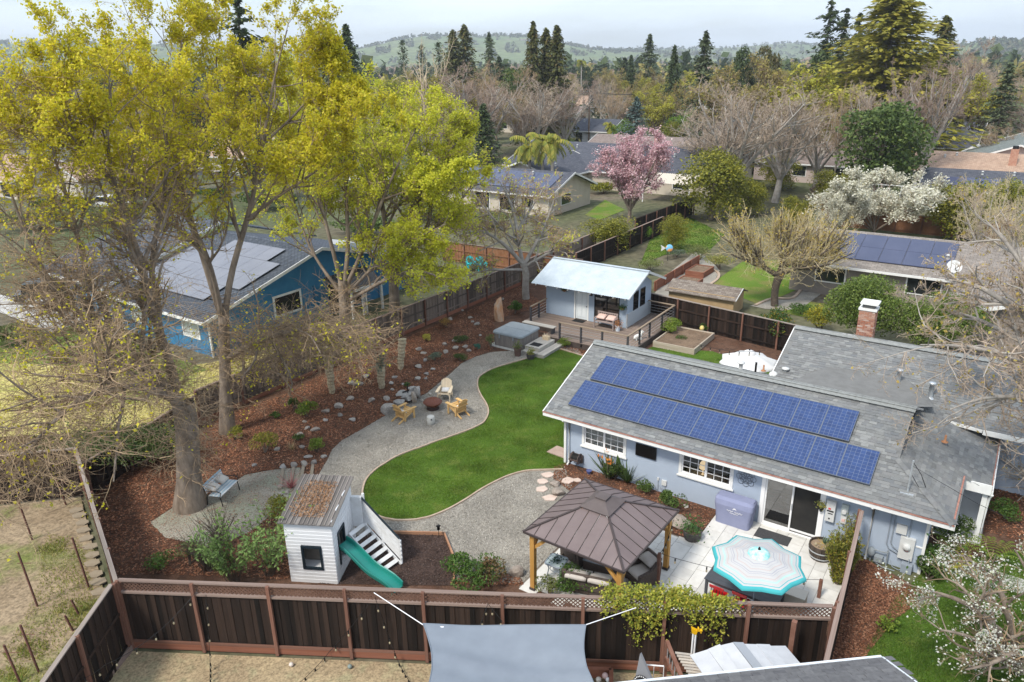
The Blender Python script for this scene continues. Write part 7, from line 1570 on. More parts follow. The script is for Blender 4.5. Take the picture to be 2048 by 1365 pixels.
for pts,rad,kids,lf in((B1,[.28,.26,.24,.22,.19,.15,.11,.07,.03],14,.30),(B2,[.30,.28,.26,.23,.19,.15,.11,.07,.03],15,.30),(B3,[.22,.20,.18,.15,.12,.09,.06,.03],14,.30),(B4,[.16,.14,.12,.09,.06,.03],12,.42),(B7,[.15,.13,.1,.07,.03],12,.42),(B8,[.12,.1,.07,.03],11,.5)):
    B.limb(pts,[q*.50 for q in rad],16,9,int(kids*1.25),.25,lf*1.15,gA,25,70,.05,.16,1.0,0.,.009)
for pts,rad in((B5,[.16,.13,.1,.07,.04,.02]),(B6,[.15,.12,.1,.06,.03])):B.limb(pts,rad,12,8,16,.15,.42,((7,.52),(6,.5),(3,.5)),25,80,-.02,.2,.4,.5,.009)
shoots_at(B,[tB[1],tB[2],tB[3],tB[3],tB[4],B5[1],B5[2],B6[1]],240,1.6,.0085,.4,.4,6,.5,.35)
shoots_at(B,B5[2:]+B6[2:]+B5[1:3],520,1.8,.009,.5,.45,6,.5,.5)
B.leaves(lambda Q:.05+.72*smooth01(9.8,12.6,Q[:,2])+.2*smooth01(3,6,Q[:,0])*smooth01(6,9,Q[:,2]),4,.11,1,.09)
B.build('tree','tall tree with a straight grey trunk behind the forked one, dense yellow-green top','tree',b2,(BARK,TWIG,SPRING))
b3=at(690,694);Y3=b3.y;C_=Tree(8)
tC=pl_([(690,694),(690,650),(688,600),(686,560)],Y3,b3);P,R,Ln=resample(tC,[.42,.34,.31,.30],8);V,F=tubes(P[None],R[None],12);C_.trunk.raw(V,F,0,True)
for pts,rad in(([(684,575),(668,510,-.3),(655,460,-.4),(640,400,-.4),(625,320,-.2),(612,250,0),(605,200,0)],[.2,.18,.16,.13,.1,.06,.03]),([(688,570),(697,500,.2),(694,430,.3),(690,350,.4),(700,280,.5),(715,220,.6)],[.22,.2,.17,.13,.08,.03]),([(692,575),(722,510,0),(742,460,0),(765,400,.2),(795,330,.3),(830,265,.4),(845,225,.4)],[.2,.18,.16,.13,.09,.06,.03]),([(694,590),(740,540,-.6),(790,500,-1),(845,470,-1.4),(890,450,-1.6)],[.16,.14,.11,.07,.03]),([(684,590),(650,545,.4),(620,500,.8),(595,430,1.2),(575,350,1.5),(560,280,1.5)],[.16,.14,.11,.08,.05,.03]),([(765,400,.2),(820,380,-.4),(870,360,-.8),(920,340,-1)],[.1,.08,.06,.03]),([(742,460,0),(760,400,1.5),(755,330,2.4),(765,260,3)],[.1,.08,.06,.03])):
    C_.limb(pl_(pts,Y3,b3),[q*.66 for q in rad],14,8,15,.25,.40,gA,25,70,.04,.16,1.,0.,.013)
C_.limb(pl_([(700,600),(770,560,-1.2),(830,540,-2),(870,545,-2.4),(900,575,-2.6)],Y3,b3),[.12,.1,.08,.05,.02],12,7,12,.2,.36,gA,25,75,-.02,.18,1.3,.3,.012)
shoots_at(C_,[tC[0],tC[1],tC[2]],150,1.8,.014,.1,.12,6,.5,.5,.06)
shoots_at(C_,[tuple(np.array(tC[0])+(x,-.8+y,1.0))for x,y in((-2.6,-1.5),(-1.6,-1),(-.6,-.6),(.6,.3),(1.4,1),(2.2,2),(-3.2,-2))],240,1.5,.013,.2,.15,6,.5,.8,-.03)
C_.leaves(lambda Q:.12+.34*smooth01(4.5,7.5,Q[:,2]),4,.14,1,.12)
C_.build('tree','many-stemmed spring-green tree in front of the blue gable wall','tree',b3,(BARK,TWIG,SPRING2))
b4=at(790,640);D_=Tree(12);Y4=b4.y
P,R,Ln=resample(pl_([(790,640),(788,580),(785,520)],Y4,b4),[.4,.34,.3],6);V,F=tubes(P[None],R[None],10);D_.trunk.raw(V,F,0,True)
for pts,rad in(([(785,530),(770,450,.5),(760,380,.8),(755,300,1),(760,240,1)],[.2,.17,.13,.08,.03]),([(787,530),(815,450,0),(835,380,0),(850,310,.2),(860,255,.2)],[.2,.17,.13,.08,.03]),([(788,540),(840,490,-.8),(885,440,-1.2),(925,400,-1.5),(950,360,-1.5)],[.18,.15,.11,.07,.03]),([(835,380,0),(880,330,1),(910,290,1.5),(930,260,1.6)],[.1,.08,.05,.03]),([(790,560),(850,545,-1.8),(880,530,-2.6),(905,540,-3)],[.12,.1,.06,.03])):
    D_.limb(pl_(pts,Y4,b4),rad,12,8,15,.25,.46,gA,25,70,.03,.17,1.,0.,.013)
D_.leaves(lambda Q:.14+.30*smooth01(4,7,Q[:,2]),4,.14,1,.12)
D_.build('tree','spring-green tree drooping over the grey-brown fence beside the turquoise chairs','tree',b4,(BARK,TWIG,SPRING2))
b5=at(1052,598);E_=Tree(14);Y5=b5.y
P,R,Ln=resample(pl_([(1052,598),(1050,575),(1054,550),(1046,525)],Y5,b5),[.30,.26,.26,.24],6);V,F=tubes(P[None],R[None],10);E_.trunk.raw(V,F,0,True)
for pts,rad in(([(1046,530),(1020,500,-.5),(985,470,-1),(950,460,-1.4),(925,470,-1.5)],[.17,.14,.1,.07,.03]),([(1046,528),(1035,480,0),(1030,430,.3),(1015,390,.5),(1000,365,.6)],[.16,.13,.1,.07,.03]),([(1048,530),(1070,490,.5),(1090,450,1),(1105,410,1.4),(1115,380,1.5)],[.16,.13,.1,.06,.03]),([(1048,535),(1090,510,0),(1130,490,.2),(1160,480,.4)],[.13,.1,.06,.03]),([(1046,540),(1010,540,-1),(970,540,-1.8),(940,550,-2)],[.12,.09,.05,.02]),([(1030,470),(1060,420,2),(1080,390,3),(1090,370,3.4)],[.1,.08,.05,.03]),([(1035,490),(980,430,1.4),(955,400,2.2),(940,370,2.6)],[.1,.08,.05,.03])):
    E_.limb(pl_(pts,Y5,b5),rad,12,7,13,.15,.46,((7,.54),(6,.5),(4,.5)),25,80,.0,.2,1.,.3,.013)
E_.leaves(lambda Q:np.full(len(Q),.045),1,.14,1,.06)
E_.build('tree','bare grey tangled tree with stout leaning trunk behind the metal roofed cottage','tree',b5,(BARKL,TWIG,SPRING2))
b6=at(1549,612);F_=Tree(16);Y6=b6.y
P,R,Ln=resample(pl_([(1549,612),(1549,585),(1552,565),(1560,550)],Y6,b6),[.26,.24,.26,.3],6);V,F=tubes(P[None],R[None],10);F_.trunk.raw(V,F,0,True)
K6=pl_([(1556,552),(1565,525,0),(1560,500,.2)],Y6,b6);K7=pl_([(1556,552),(1590,535,-.3),(1640,525,-.5)],Y6,b6);K8=pl_([(1556,552),(1520,530,-.2),(1490,505,-.3)],Y6,b6);K9=pl_([(1556,552),(1575,530,1),(1600,505,1.4)],Y6,b6)
for pts in(K6,K7,K8,K9):
    F_.limb(pts,[.20,.15,.09],8,8,38,.35,1.5,((8,.42),(6,.42)),12,50,.10,.10,1.,0.,.0065,up=1.1,lenbase=2.5)
shoots_at(F_,[K6[-1],K6[1],K9[-1],K7[1],K8[1]],160,2.9,.010,-.9,.8,7,.35,.25,.05)
shoots_at(F_,[K7[-1],K7[1],K8[-1]],90,2.2,.012,.2,.8,5,.4,.3,.0)
F_.leaves(lambda Q:np.full(len(Q),.35),1,.11,1,.05)
F_.build('tree','pollarded mulberry with straw-coloured shoots on the lawn beside the curved path','tree',b6,(mat('dark_bark',(.07,.055,.042),(.14,.11,.085),4,.95,bump=.6,bscale=12),TWIGY,BUDS))
b7=HF(24.5,12.0);G_=Tree(18);Y7=b7.y
P,R,Ln=resample([(0,0,0),(.1,0,1.5),(.2,.1,3)],[.3,.26,.24],6);V,F=tubes(P[None],R[None],10);G_.trunk.raw(V,F,0,True)
for pts,rad in(([(2130,690),(2060,640,0),(1990,590,.3),(1930,560,.5),(1890,560,.6)],[.16,.13,.1,.06,.02]),([(2130,760),(2050,730,-1),(1980,700,-1.6),(1900,690,-2),(1840,690,-2.2)],[.14,.11,.08,.05,.02]),([(2130,690),(2080,590,.5),(2040,520,1),(2000,470,1.4),(1970,440,1.5)],[.14,.12,.09,.06,.02]),([(2130,820),(2060,800,-2),(2000,790,-2.6),(1940,800,-3),(1900,820,-3.2)],[.12,.1,.07,.04,.02]),([(2130,740),(2040,680,1),(1960,640,2),(1900,620,2.6)],[.12,.1,.07,.03])):
    G_.limb(pl_(pts,Y7,b7),rad,12,6,15,.12,.45,((7,.52),(6,.5),(3,.5)),25,75,.01,.18,1.,.1,.009)
G_.leaves(lambda Q:np.full(len(Q),.05),1,.10,1,.05)
G_.build('tree','bare pinkish-twigged tree reaching in from the right edge over the roof','tree',b7,(BARKL,TWIGP,BUDS))
b8=at(2100,1000);H_=Tree(20)
for k in range(9):
    a=R_(100+k*17);H_.limb([(0,0,0),(.9*math.cos(a),.8*math.sin(a),.8),(2.3*math.cos(a),1.9*math.sin(a),1.6+.2*(k%3))],[.06,.045,.015],8,5,9,.2,.5,((5,.5),),25,70,.03,.16,1.,0.,.009)
H_.leaves(lambda Q:np.full(len(Q),.10),1,.08,1,.04)
H_.build('tree','bare grey twiggy small tree at the right edge in front of the porch wing','tree',b8,(BARKL,TWIGP,BUDS))
b9=at(2040,1345);I_=Tree(22);Y9=b9.y
for pts,rad in(([(2040,1345),(2000,1270,-.5),(1960,1220,-.8),(1900,1190,-.8),(1850,1180,-.8)],[.12,.1,.08,.05,.02]),([(2040,1345),(2020,1240,0),(2000,1170,.3),(1960,1130,.5),(1920,1110,.6)],[.11,.09,.07,.05,.02]),([(2040,1345),(1990,1310,-1),(1940,1270,-1.3),(1880,1260,-1.5)],[.1,.08,.05,.02]),([(2040,1345),(2080,1230,.3),(2060,1150,.6),(2030,1100,.8)],[.1,.08,.05,.02]),([(2040,1345),(2030,1300,-1.2),(1985,1330,-1.6),(1930,1340,-1.8)],[.09,.07,.05,.02])):
    I_.limb(pl_(pts,Y9,b9),rad,12,7,11,.2,.36,((6,.5),(5,.5)),25,75,.03,.2,1.,0.,.006)
BLOS=ramp_mat('white_blossom',[(.70,.70,.62),(.78,.78,.72),(.62,.64,.52),(.74,.73,.68),(.45,.50,.28)],.7,.3)
I_.leaves(lambda Q:.08+.5*(np.sin(Q[:,0]*2.3+Q[:,1]*1.7)*np.sin(Q[:,2]*2.1+Q[:,1])>.1),3,.05,1,.06,1.1)
I_.leaves(lambda Q:np.full(len(Q),.16),1,.07,2,.07)
I_.build('tree','white blossoming pear tree over the lawn in the bottom right corner','tree',b9,(BARK,TWIG,BLOS,MIDG))
# ================================================================ the houses round about
TANR=cells_mat('tan_tabs',.4,.16,(.36,.25,.185),(.44,.32,.24),(.24,.16,.12),.014,.95,.5,.1)
BRNR=cells_mat('brown_tabs',.4,.16,(.20,.16,.145),(.26,.215,.195),(.13,.105,.095),.014,.95,.5,.1)
GRYR=cells_mat('charcoal_tabs',.4,.16,(.075,.08,.10),(.115,.12,.14),(.045,.05,.06),.014,.95,.5,.1)
GRNR=cells_mat('grey_green_tabs',.4,.16,(.17,.195,.185),(.22,.24,.23),(.12,.13,.125),.014,.95,.5,.1)
LGRR=cells_mat('taupe_tabs',.4,.16,(.21,.185,.165),(.29,.26,.235),(.13,.115,.10),.014,.95,.5,.1)
BEIGE=mat('beige_stucco',(.56,.50,.41),(.50,.44,.36),1,.9);CREAM=mat('cream_stucco',(.62,.57,.48),(.56,.51,.43),1,.9);TAUPE=mat('taupe_wall',(.27,.235,.205),(.24,.21,.185),1,.9)
WALLW=mat('white_siding',(.72,.72,.72),(.66,.66,.67),1,.8);GBLUE=mat('grey_blue_siding',(.20,.24,.28),(.17,.21,.25),1,.85);PINKW=mat('pinkish_stucco',(.52,.43,.39),(.48,.39,.36),1,.9)
def gable_house(label,c,rz,Lx,Dy,hw,rise,wm,rm,over=.5,wins=(),ends=(),chim=None,garage=None,trim=None,solar_=None,vents=2,cat='house'):
    """ridge along local x, centre c; wins: (x0,x1,z0,z1) on the front (-y); ends: (y0,y1,z0,z1) on the +x gable"""
    trim=trim or WHITE
    t=thing('house',label,cat,(c[0],c[1],0),rz);hx,hy=Lx/2,Dy/2;zr=hw+rise
    mb=MB();mb.bb(-hx,hx,-hy,hy,-.1,hw);
    for s_ in(-1,1):mb.raw([(s_*hx,-hy,hw),(s_*hx,hy,hw),(s_*hx,0,zr-.06)],[[0,1,2]])
    mb.build('wall',wm,t)
    k=rise/hy;ze=hw-over*k+.06;mb=MB()
    mb.extr([(-hx-over,-hy-over,ze),(hx+over,-hy-over,ze),(hx+over,0,zr+.06),(-hx-over,0,zr+.06)],(0,0,-.1));mb.extr([(hx+over,hy+over,ze),(-hx-over,hy+over,ze),(-hx-over,0,zr+.06),(hx+over,0,zr+.06)],(0,0,-.1));r=mb.build('roof',rm,t)
    mb=MB();
    for s_ in(-1,1):
        x=s_*(hx+over+.03);mb.beam((x,-hy-over,ze-.05),(x,0,zr+.01),.05,.2);mb.beam((x,0,zr+.01),(x,hy+over,ze-.05),.05,.2)
    mb.build('rake_board',trim,t);MB().bb(-hx-over,hx+over,-hy-over-.06,-hy-over-.005,ze-.17,ze-.01).build('fascia',trim,t)
    for w_ in wins:
        mb=MB();mb.bb(w_[0]-.1,w_[1]+.1,-hy-.05,-hy-.005,w_[2]-.1,w_[3]+.1);f=mb.build('window',WHITE,t);MB().bb(w_[0],w_[1],-hy-.07,-hy-.051,w_[2],w_[3]).build('pane',DARKGLASS,f)
    for w_ in ends:
        mb=MB();mb.bb(hx+.005,hx+.05,w_[0]-.1,w_[1]+.1,w_[2]-.1,w_[3]+.1);f=mb.build('window',WHITE,t);MB().bb(hx+.051,hx+.07,w_[0],w_[1],w_[2],w_[3]).build('pane',DARKGLASS,f)
    if garage:
        g=MB().bb(hx+.005,hx+.06,garage[0],garage[1],0,2.15).build('garage_door',CREAM,t)
        MB().bb(hx+.061,hx+.07,garage[0]+.2,garage[1]-.2,1.75,2.0).build('garage_window',DARKGLASS,g)
    if chim:c_=MB().bb(chim[0]-.4,chim[0]+.4,chim[1]-.35,chim[1]+.35,hw,zr+.9).build('chimney',mat('chimney_brick',(.40,.19,.13),(.48,.28,.20),6,.9),t);MB().bb(chim[0]-.3,chim[0]+.3,chim[1]-.25,chim[1]+.25,zr+.901,zr+1.25).build('flue',BLACK,c_)
    if solar_:
        x0,x1,n,rows=solar_
        for i in range(n):
            for j in range(rows):
                xa=x0+(x1-x0)*i/n;xb=x0+(x1-x0)*(i+1)/n-.03;ya=-hy+.5+j*1.75;yb=ya+1.72;zz=lambda y:zr+.06+k*y+.10
                MB().extr([(xa,ya,zz(ya)),(xb,ya,zz(ya)),(xb,yb,zz(yb)),(xa,yb,zz(yb))],(0,0,-.04)).build('solar_panel',BLUEP,t)
    for i in range(vents):x=U(-hx*.7,hx*.7);y=-hy*U(.2,.6);MB().lathe([(.14,0),(.12,.3),(.18,.32),(.03,.42)],8,(x,y,zr+.06+k*y)).build('roof_vent',LGREY,t)
    return t
BLUEP=mat('dark_blue_solar_glass',(.045,.055,.105),(.06,.07,.125),.6,.15,spec=.6)
uV=Vector((math.cos(TH),math.sin(TH),0));vV=Vector((-math.sin(TH),math.cos(TH),0))
Rn=Vector((22.4,51.5,0));c=Rn+uV*4.2+vV*4.9
gable_house('taupe bungalow with dark blue solar panels behind the big green bush',c,TH,13.4,9.0,2.42,1.4,TAUPE,LGRR,.5,[(-4.9,-3.0,1.0,2.0),(1.0,3.0,1.0,2.0),(5.2,6.3,1.1,2.0)],solar_=(-5.6,3.4,6,2),vents=1)
w0=Vector((25.2,41.8,0));gable_house('taupe roofed wing with pale edge board behind the bare branches at right',w0+vV*6+uV*5.6,TH+math.pi/2,14,10,2.3,1.7,TAUPE,LGRR,.5,vents=1)
dish=thing('satellite_dish','white satellite dish on the taupe bungalow roof corner','satellite dish',at(1905,545,3.0),0);MB().tube([(0,0,-.6),(0,0,.3)],.04,6).build('mast',GALV,dish);o=MB().lathe([(.02,.0),(.25,.03),(.45,.12)],16,cap=False).build('reflector',LGREY,dish);o.location=(0,-.05,.35);o.rotation_euler=(R_(50),0,R_(-20));MB().tube([(0,-.1,.2),(0,-.55,.55)],.025,5).build('arm',BLACK,dish)
c1_=Vector((7.1,85.6,0))-uV*8.2
gable_house('beige house with dark solar roof just behind the bare tangled tree',c1_,TH,16,9.4,2.5,1.7,BEIGE,GRYR,.6,[(-2,0,.3,2.1),(1.5,3.5,.3,2.1),(4.5,6,.8,2.0)],[(-2,0,.9,2)],solar_=(-6,7.5,9,2))
gable_house('long beige house with charcoal roof and brick chimney behind the pink tree',Vector((16.5,106,0)),TH,30,15,2.5,2.5,BEIGE,GRYR,.6,[(-6,-4,.9,2.1),(5,7,.9,2.1),(10,12,.9,2.1)],chim=(3.5,2),vents=5)
gable_house('beige gabled wing of the charcoal roofed house beside the palms',Vector((5.2,101.5,0)),TH+math.pi/2,12,9,2.5,1.7,BEIGE,GRYR,.6,vents=1)
pr=thing('patio_roof','cream corrugated patio roof between pink tree and round olive tree','patio roof',(19.6,90.2,0),TH);corr((-3,-2.4,2.4),(1,0,0),(0,.98,.15),6,4,.3,.03,'roof',mat('cream_metal',(.60,.54,.45),rough=.6),pr)
for x in(-2.9,2.9):piece('post',WHITE,pr,(x,-2.2,1.2),(.12,.12,2.4))
gable_house('brown-roofed house with small white gable beyond the charcoal roof',Vector((26,121,0)),TH,26,11,2.5,1.9,CREAM,BRNR,.6,[(2,4,.9,2.1),(6,8,.9,2.1)],chim=(8,1),vents=3)
gable_house('small white gable on the brown roof beyond the hedge',Vector((25.0,113.4,0)),TH+math.pi/2,6,5.5,2.5,1.4,CREAM,BRNR,.4,vents=0)
gable_house('white gabled house with charcoal roof beyond the palms',Vector((16.2,160,0)),TH,15,9,2.8,1.8,WALLW,GRYR,.6,[(-5,-3,.9,2.1),(-1,1.5,.4,2.2)],[(-1.5,1.5,.9,2.2)],vents=1)
gable_house('white gable wing facing the palms of the far charcoal roofed house',Vector((10.5,157,0)),TH+math.pi/2,9,6,2.8,1.5,WALLW,GRYR,.5,vents=0)
gable_house('far tan-roofed house beyond the utility pole',Vector((24,232,0)),TH,18,10,3.2,2.6,CREAM,TANR,.6,[(-4,-2,1,2.2)],vents=1)
gable_house('grey-blue house with charcoal roof and white roof pipes behind the white blossom',Vector((45.6,82.5,0))+uV*6.8+vV*4.4,TH,14,8.6,2.45,1.5,GBLUE,GRYR,.5,[(-4.5,-3.3,.9,2.0),(-1.5,-.3,.9,2.0)],solar_=(-5.5,4,6,1))
gable_house('tan-roofed house with white wall top at the right edge',Vector((58,93,0)),TH,14,9,2.9,1.7,WALLW,TANR,.6,chim=(3,-2.4))
gable_house('pinkish house with grey-green roof at the far right edge',Vector((69,103,0)),TH+math.pi/2,18,12,3.0,2.2,PINKW,GRNR,.7)
gable_house('yellowish house with dark roof behind the white tent',Vector((65,126,0)),TH,20,11,2.6,2.0,mat('yellow_stucco',(.55,.45,.27),rough=.9),GRYR,.6,[(-6,-4,.9,2.1)],chim=(-5,-3))
tn=thing('tent','white peaked canopy tent by the dark roofed house at right','tent',atY(1952,322,112),TH);tn.location.z=0
mb=MB();q=[(-2.2,-2.2,2.3),(2.2,-2.2,2.3),(2.2,2.2,2.3),(-2.2,2.2,2.3)]
for k in range(4):mb.raw([q[k],q[(k+1)%4],(0,0,3.6)],[[0,1,2]])
mb.build('canopy',WALLW,tn)
for p in q:piece('pole',WALLW,tn,(p[0],p[1],1.15),(.08,.08,2.3))
gable_house('tan-roofed house behind the big trunk at the far left',Vector((-70,110,0)),TH,20,11,2.6,2.0,BEIGE,TANR,.7,[(-6,-4,.8,2.1),(6,8.5,.2,2.2)])
gable_house('beige garage gable with pale door behind the grey trunk',Vector((-55.5,106,0)),TH-math.pi/2,12,8,2.7,1.7,BEIGE,TANR,.6,garage=(-2.6,2.6))
gable_house('tan-roofed cream house seen between the two left trunks',Vector((-44,128,0)),TH,16,12,2.8,2.4,CREAM,TANR,.6,[(-3,-1,.9,2.1),(2,3.5,.3,2.1)],chim=(-3,2))
for x,y,lab in((452,358,'dark green wheeled bin beside the cream house'),(440,352,'brown wheeled bin beside the cream house')):
    p=atY(x,y,116);t=thing('wheeled_bin',lab,'bin',(p.x,p.y,0),TH);MB().extr([(-.3,-.35,0),(.3,-.35,0),(.35,-.4,1.0),(-.35,-.4,1.0)],(0,.75,0)).build('body',mat('bin_green',(.02,.06,.045),rough=.5)if 'green' in lab else mat('bin_brown',(.12,.06,.04),rough=.6),t);MB().bb(-.37,.37,-.42,.38,1.001,1.08).build('lid',BLACK,t)
far=[(1440,228,250,'far grey roof right of the spruce',GRYR,WALLW),(1120,238,210,'pale wall and brown roof between bare trees in the centre',BRNR,CREAM),(1010,255,190,'brown roof half hidden by bare trees left of the palms',BRNR,BEIGE),(860,212,290,'red-brown roof among trees left of centre',TANR,CREAM),(1405,300,140,'brown roof by the tall bare pinkish tree',BRNR,BEIGE),(1650,330,105,'grey roof seen through the bare pinkish tree',BRNR,PINKW),(1560,265,160,'pale roof among budding trees right of centre',GRNR,CREAM),(2030,215,260,'far pale roofed house at the right edge',BRNR,PINKW),(180,232,230,'pale far house behind the left crown',GRYR,WALLW),(720,190,330,'tan far roof beside the left crown edge',TANR,CREAM),(1360,205,320,'far grey roof below the two dark firs',GRYR,WALLW),(1860,268,150,'white wall and grey roof behind the purple bare tree',GRYR,WALLW)]
for x,y,Yd,lab,rm_,wm_ in far:
    p=atY(x,y,Yd);gable_house(lab,(p.x,p.y),TH+(0 if rnd.random()<.6 else math.pi/2),U(12,18),U(8,10),2.7,U(1.6,2.2),wm_,rm_,.5,[(-3,-1.4,.9,2.1),(2,3.5,.9,2.1)],[(-1,1,.9,2.1)],vents=0)
def car(label,loc,rz,paint,kind='car',L_=4.5,W_=1.8,H_=1.45,boxy=0.):
    t=thing('parked_car',label,kind,loc,rz);w2=W_/2
    pr=[(-L_/2,.35),(-L_/2,.75+.1*boxy),(-L_*.32,.85+.12*boxy),(L_*.22,.85+.12*boxy),(L_*.46,.72+.2*boxy),(L_/2,.6),(L_/2,.3),(-L_/2,.3)]
    mb=MB();mb.extr([(x,-w2,z)for x,z in pr],(0,W_,0));mb.build('body',paint,t)
    z0=.85+.12*boxy;mb=MB();a=[(-L_*.46+.3*(1-boxy),z0),(-L_*.36,H_),(L_*.06,H_),(L_*.22,z0)];mb.extr([(x,-w2*.86,z)for x,z in a],(0,W_*.86,0));mb.build('cabin',DARKGLASS,t)
    MB().bb(-L_*.35,L_*.05,-w2*.84,w2*.84,H_+.002,H_+.05).build('roof',paint,t)
    for x in(-L_*.31,L_*.31):
        for s_ in(-1,1):
            o=MB().lathe([(.2,-.1),(.33,-.09),(.34,0),(.33,.09),(.2,.1)],14).build('wheel',BLACK,t);o.location=(x,s_*(w2-.06),.33);o.rotation_euler=(math.pi/2,0,0);MB().lathe([(.19,-.11),(.19,.11)],10).build('rim',ALU,o)
    for s_ in(-1,1):MB().bb(L_/2-.03,L_/2+.02,s_*w2*.62-.16,s_*w2*.62+.16,.55,.68).build('headlight',LGREY,t)
WPT=mat('white_car_paint',(.70,.70,.70),rough=.25,spec=.6);DPT=mat('dark_green_car_paint',(.02,.035,.035),rough=.25,spec=.6);BPT=mat('grey_blue_car_paint',(.16,.19,.23),rough=.25,spec=.6)
car('white car parked in the driveway behind the crooked grey limb',(-48.6,92.2,0),TH+.2,WPT);car('dark jeep on the driveway behind the white car',(-45.0,97.0,0),TH+.5,DPT,'jeep',4.3,1.85,1.85,1.)
car('dark van parked behind the jeep at the garage',(-43.2,101.2,0),TH+1.2,BPT,'van',4.6,1.9,1.9,1.);car('dark car beside the blue house path at the left edge',tuple(at(105,598)),TH+1.0,DPT)
car('pale blue-grey car on the far street behind the palms',(-3.5,150,0),TH+1.5,BPT);car('white car on the far street left of the palms',(-8.5,158,0),TH+1.5,WPT)
ac=thing('garbage_box','pale utility cabinet beside the blue house path','cabinet',at(92,622),TH);MB().bb(-.5,.5,-.35,.35,0,.8).build('body',LGREY,ac)
def upole(label,x,Yd,top,lamp=False):
    p=atY(x,250,Yd);h=atY(x,top,Yd).z;t=thing('utility_pole',label,'utility pole',(p.x,p.y,0),TH+.5);POLE=mat('pole_wood',(.13,.09,.065),(.19,.14,.105),4,.9)
    MB().tube([(0,0,0),(0,0,h)],.17,8).build('pole',POLE,t)
    for z in(h-.5,h-3.2):piece('crossarm',POLE,t,(0,0,z),(2.6,.14,.16))
    for z in(h-.5,h-3.2):
        for x_ in(-1.2,-.5,.5,1.2):MB().lathe([(.05,0),(.06,.12),(.03,.2)],6,(x_,0,z+.08)).build('insulator',GREYMET,t)
    o=MB().lathe([(.05,-.6),(.32,-.55),(.32,.5),(.1,.6)],12).build('transformer',mat('dark_transformer',(.03,.03,.035),rough=.6),t);o.location=(.42,.1,h-1.6)
    return Vector((p.x,p.y,h-.4))
q1=upole('wooden utility pole with crossarms and dark transformer in the middle distance',1178,154,180);q2=upole('plain wooden utility pole among bare trees left of centre',1038,172,205);q3=upole('thin utility pole beside the dark firs right of centre',1366,175,170)
wl=thing('power_lines','thin power lines strung between the wooden utility poles','power line',(0,0,0),0)
for a,b in((q2,q1),(q1,q3)):
    for s_ in(-1,0,1):P=[a.lerp(b,k/10)+Vector((s_*.8,s_*.6,-1.0*4*(k/10)*(1-k/10)))for k in range(11)];MB().tube([tuple(p)for p in P],.022,3).build('wire',BLACK,wl)
wp=thing('pipe_frame','white pipe frame above the white blossom beside the grey-blue house','pipe frame',(0,0,0),0)
a,b=at(1735,368,2.6),at(1850,376,2.6);MB().tube([tuple(a),tuple(b)],.05,6).build('top_pipe',WHITE,wp)
for k in range(6):p=a.lerp(b,k/5);MB().tube([tuple(p),(p.x,p.y,0)],.03,5).build('upright',WHITE,wp)
# ================================================================ far and middle trees: prototypes, then copies
def bare_proto(seed,h,spread,lean=0.,n0=6,up=.5,twr=.02,gens=((6,.55),(6,.52),(4,.5)),fork=.25,leafm=None,leafp=0.,leafs=.3,mats=None,leafper=2):
    T=Tree(seed);hb=h*fork;P,R,_=resample([(0,0,0),(lean*.3,0,hb*.5),(lean*.5,0,hb)],[h*.030,h*.024,h*.021],5);V,F=tubes(P[None],R[None],8);T.trunk.raw(V,F,0,True);r=T.r
    for k in range(n0):
        a=2*math.pi*k/n0+r.uniform(-.4,.4);s_=spread*r.uniform(.55,1.0);z=h*r.uniform(.8,1.0)if k else h;s_=s_ if k else s_*.2
        T.limb([(lean*.5,0,hb*.95),(lean+s_*.35*math.cos(a),s_*.35*math.sin(a),hb+(z-hb)*.38),(lean+s_*.75*math.cos(a),s_*.75*math.sin(a),hb+(z-hb)*.75),(lean+s_*math.cos(a),s_*math.sin(a),z)],[h*.014,h*.011,h*.007,h*.003],8,5,9,.2,.42,gens,25,65,.06,.16,1.,0.,twr,up=up)
    if leafm:T.leaves(lambda Q:np.full(len(Q),leafp),leafper,leafs,1,leafs*.9)
    return T.meshes(mats or(BARKL,TWIGP,leafm or TWIGP)),h,spread
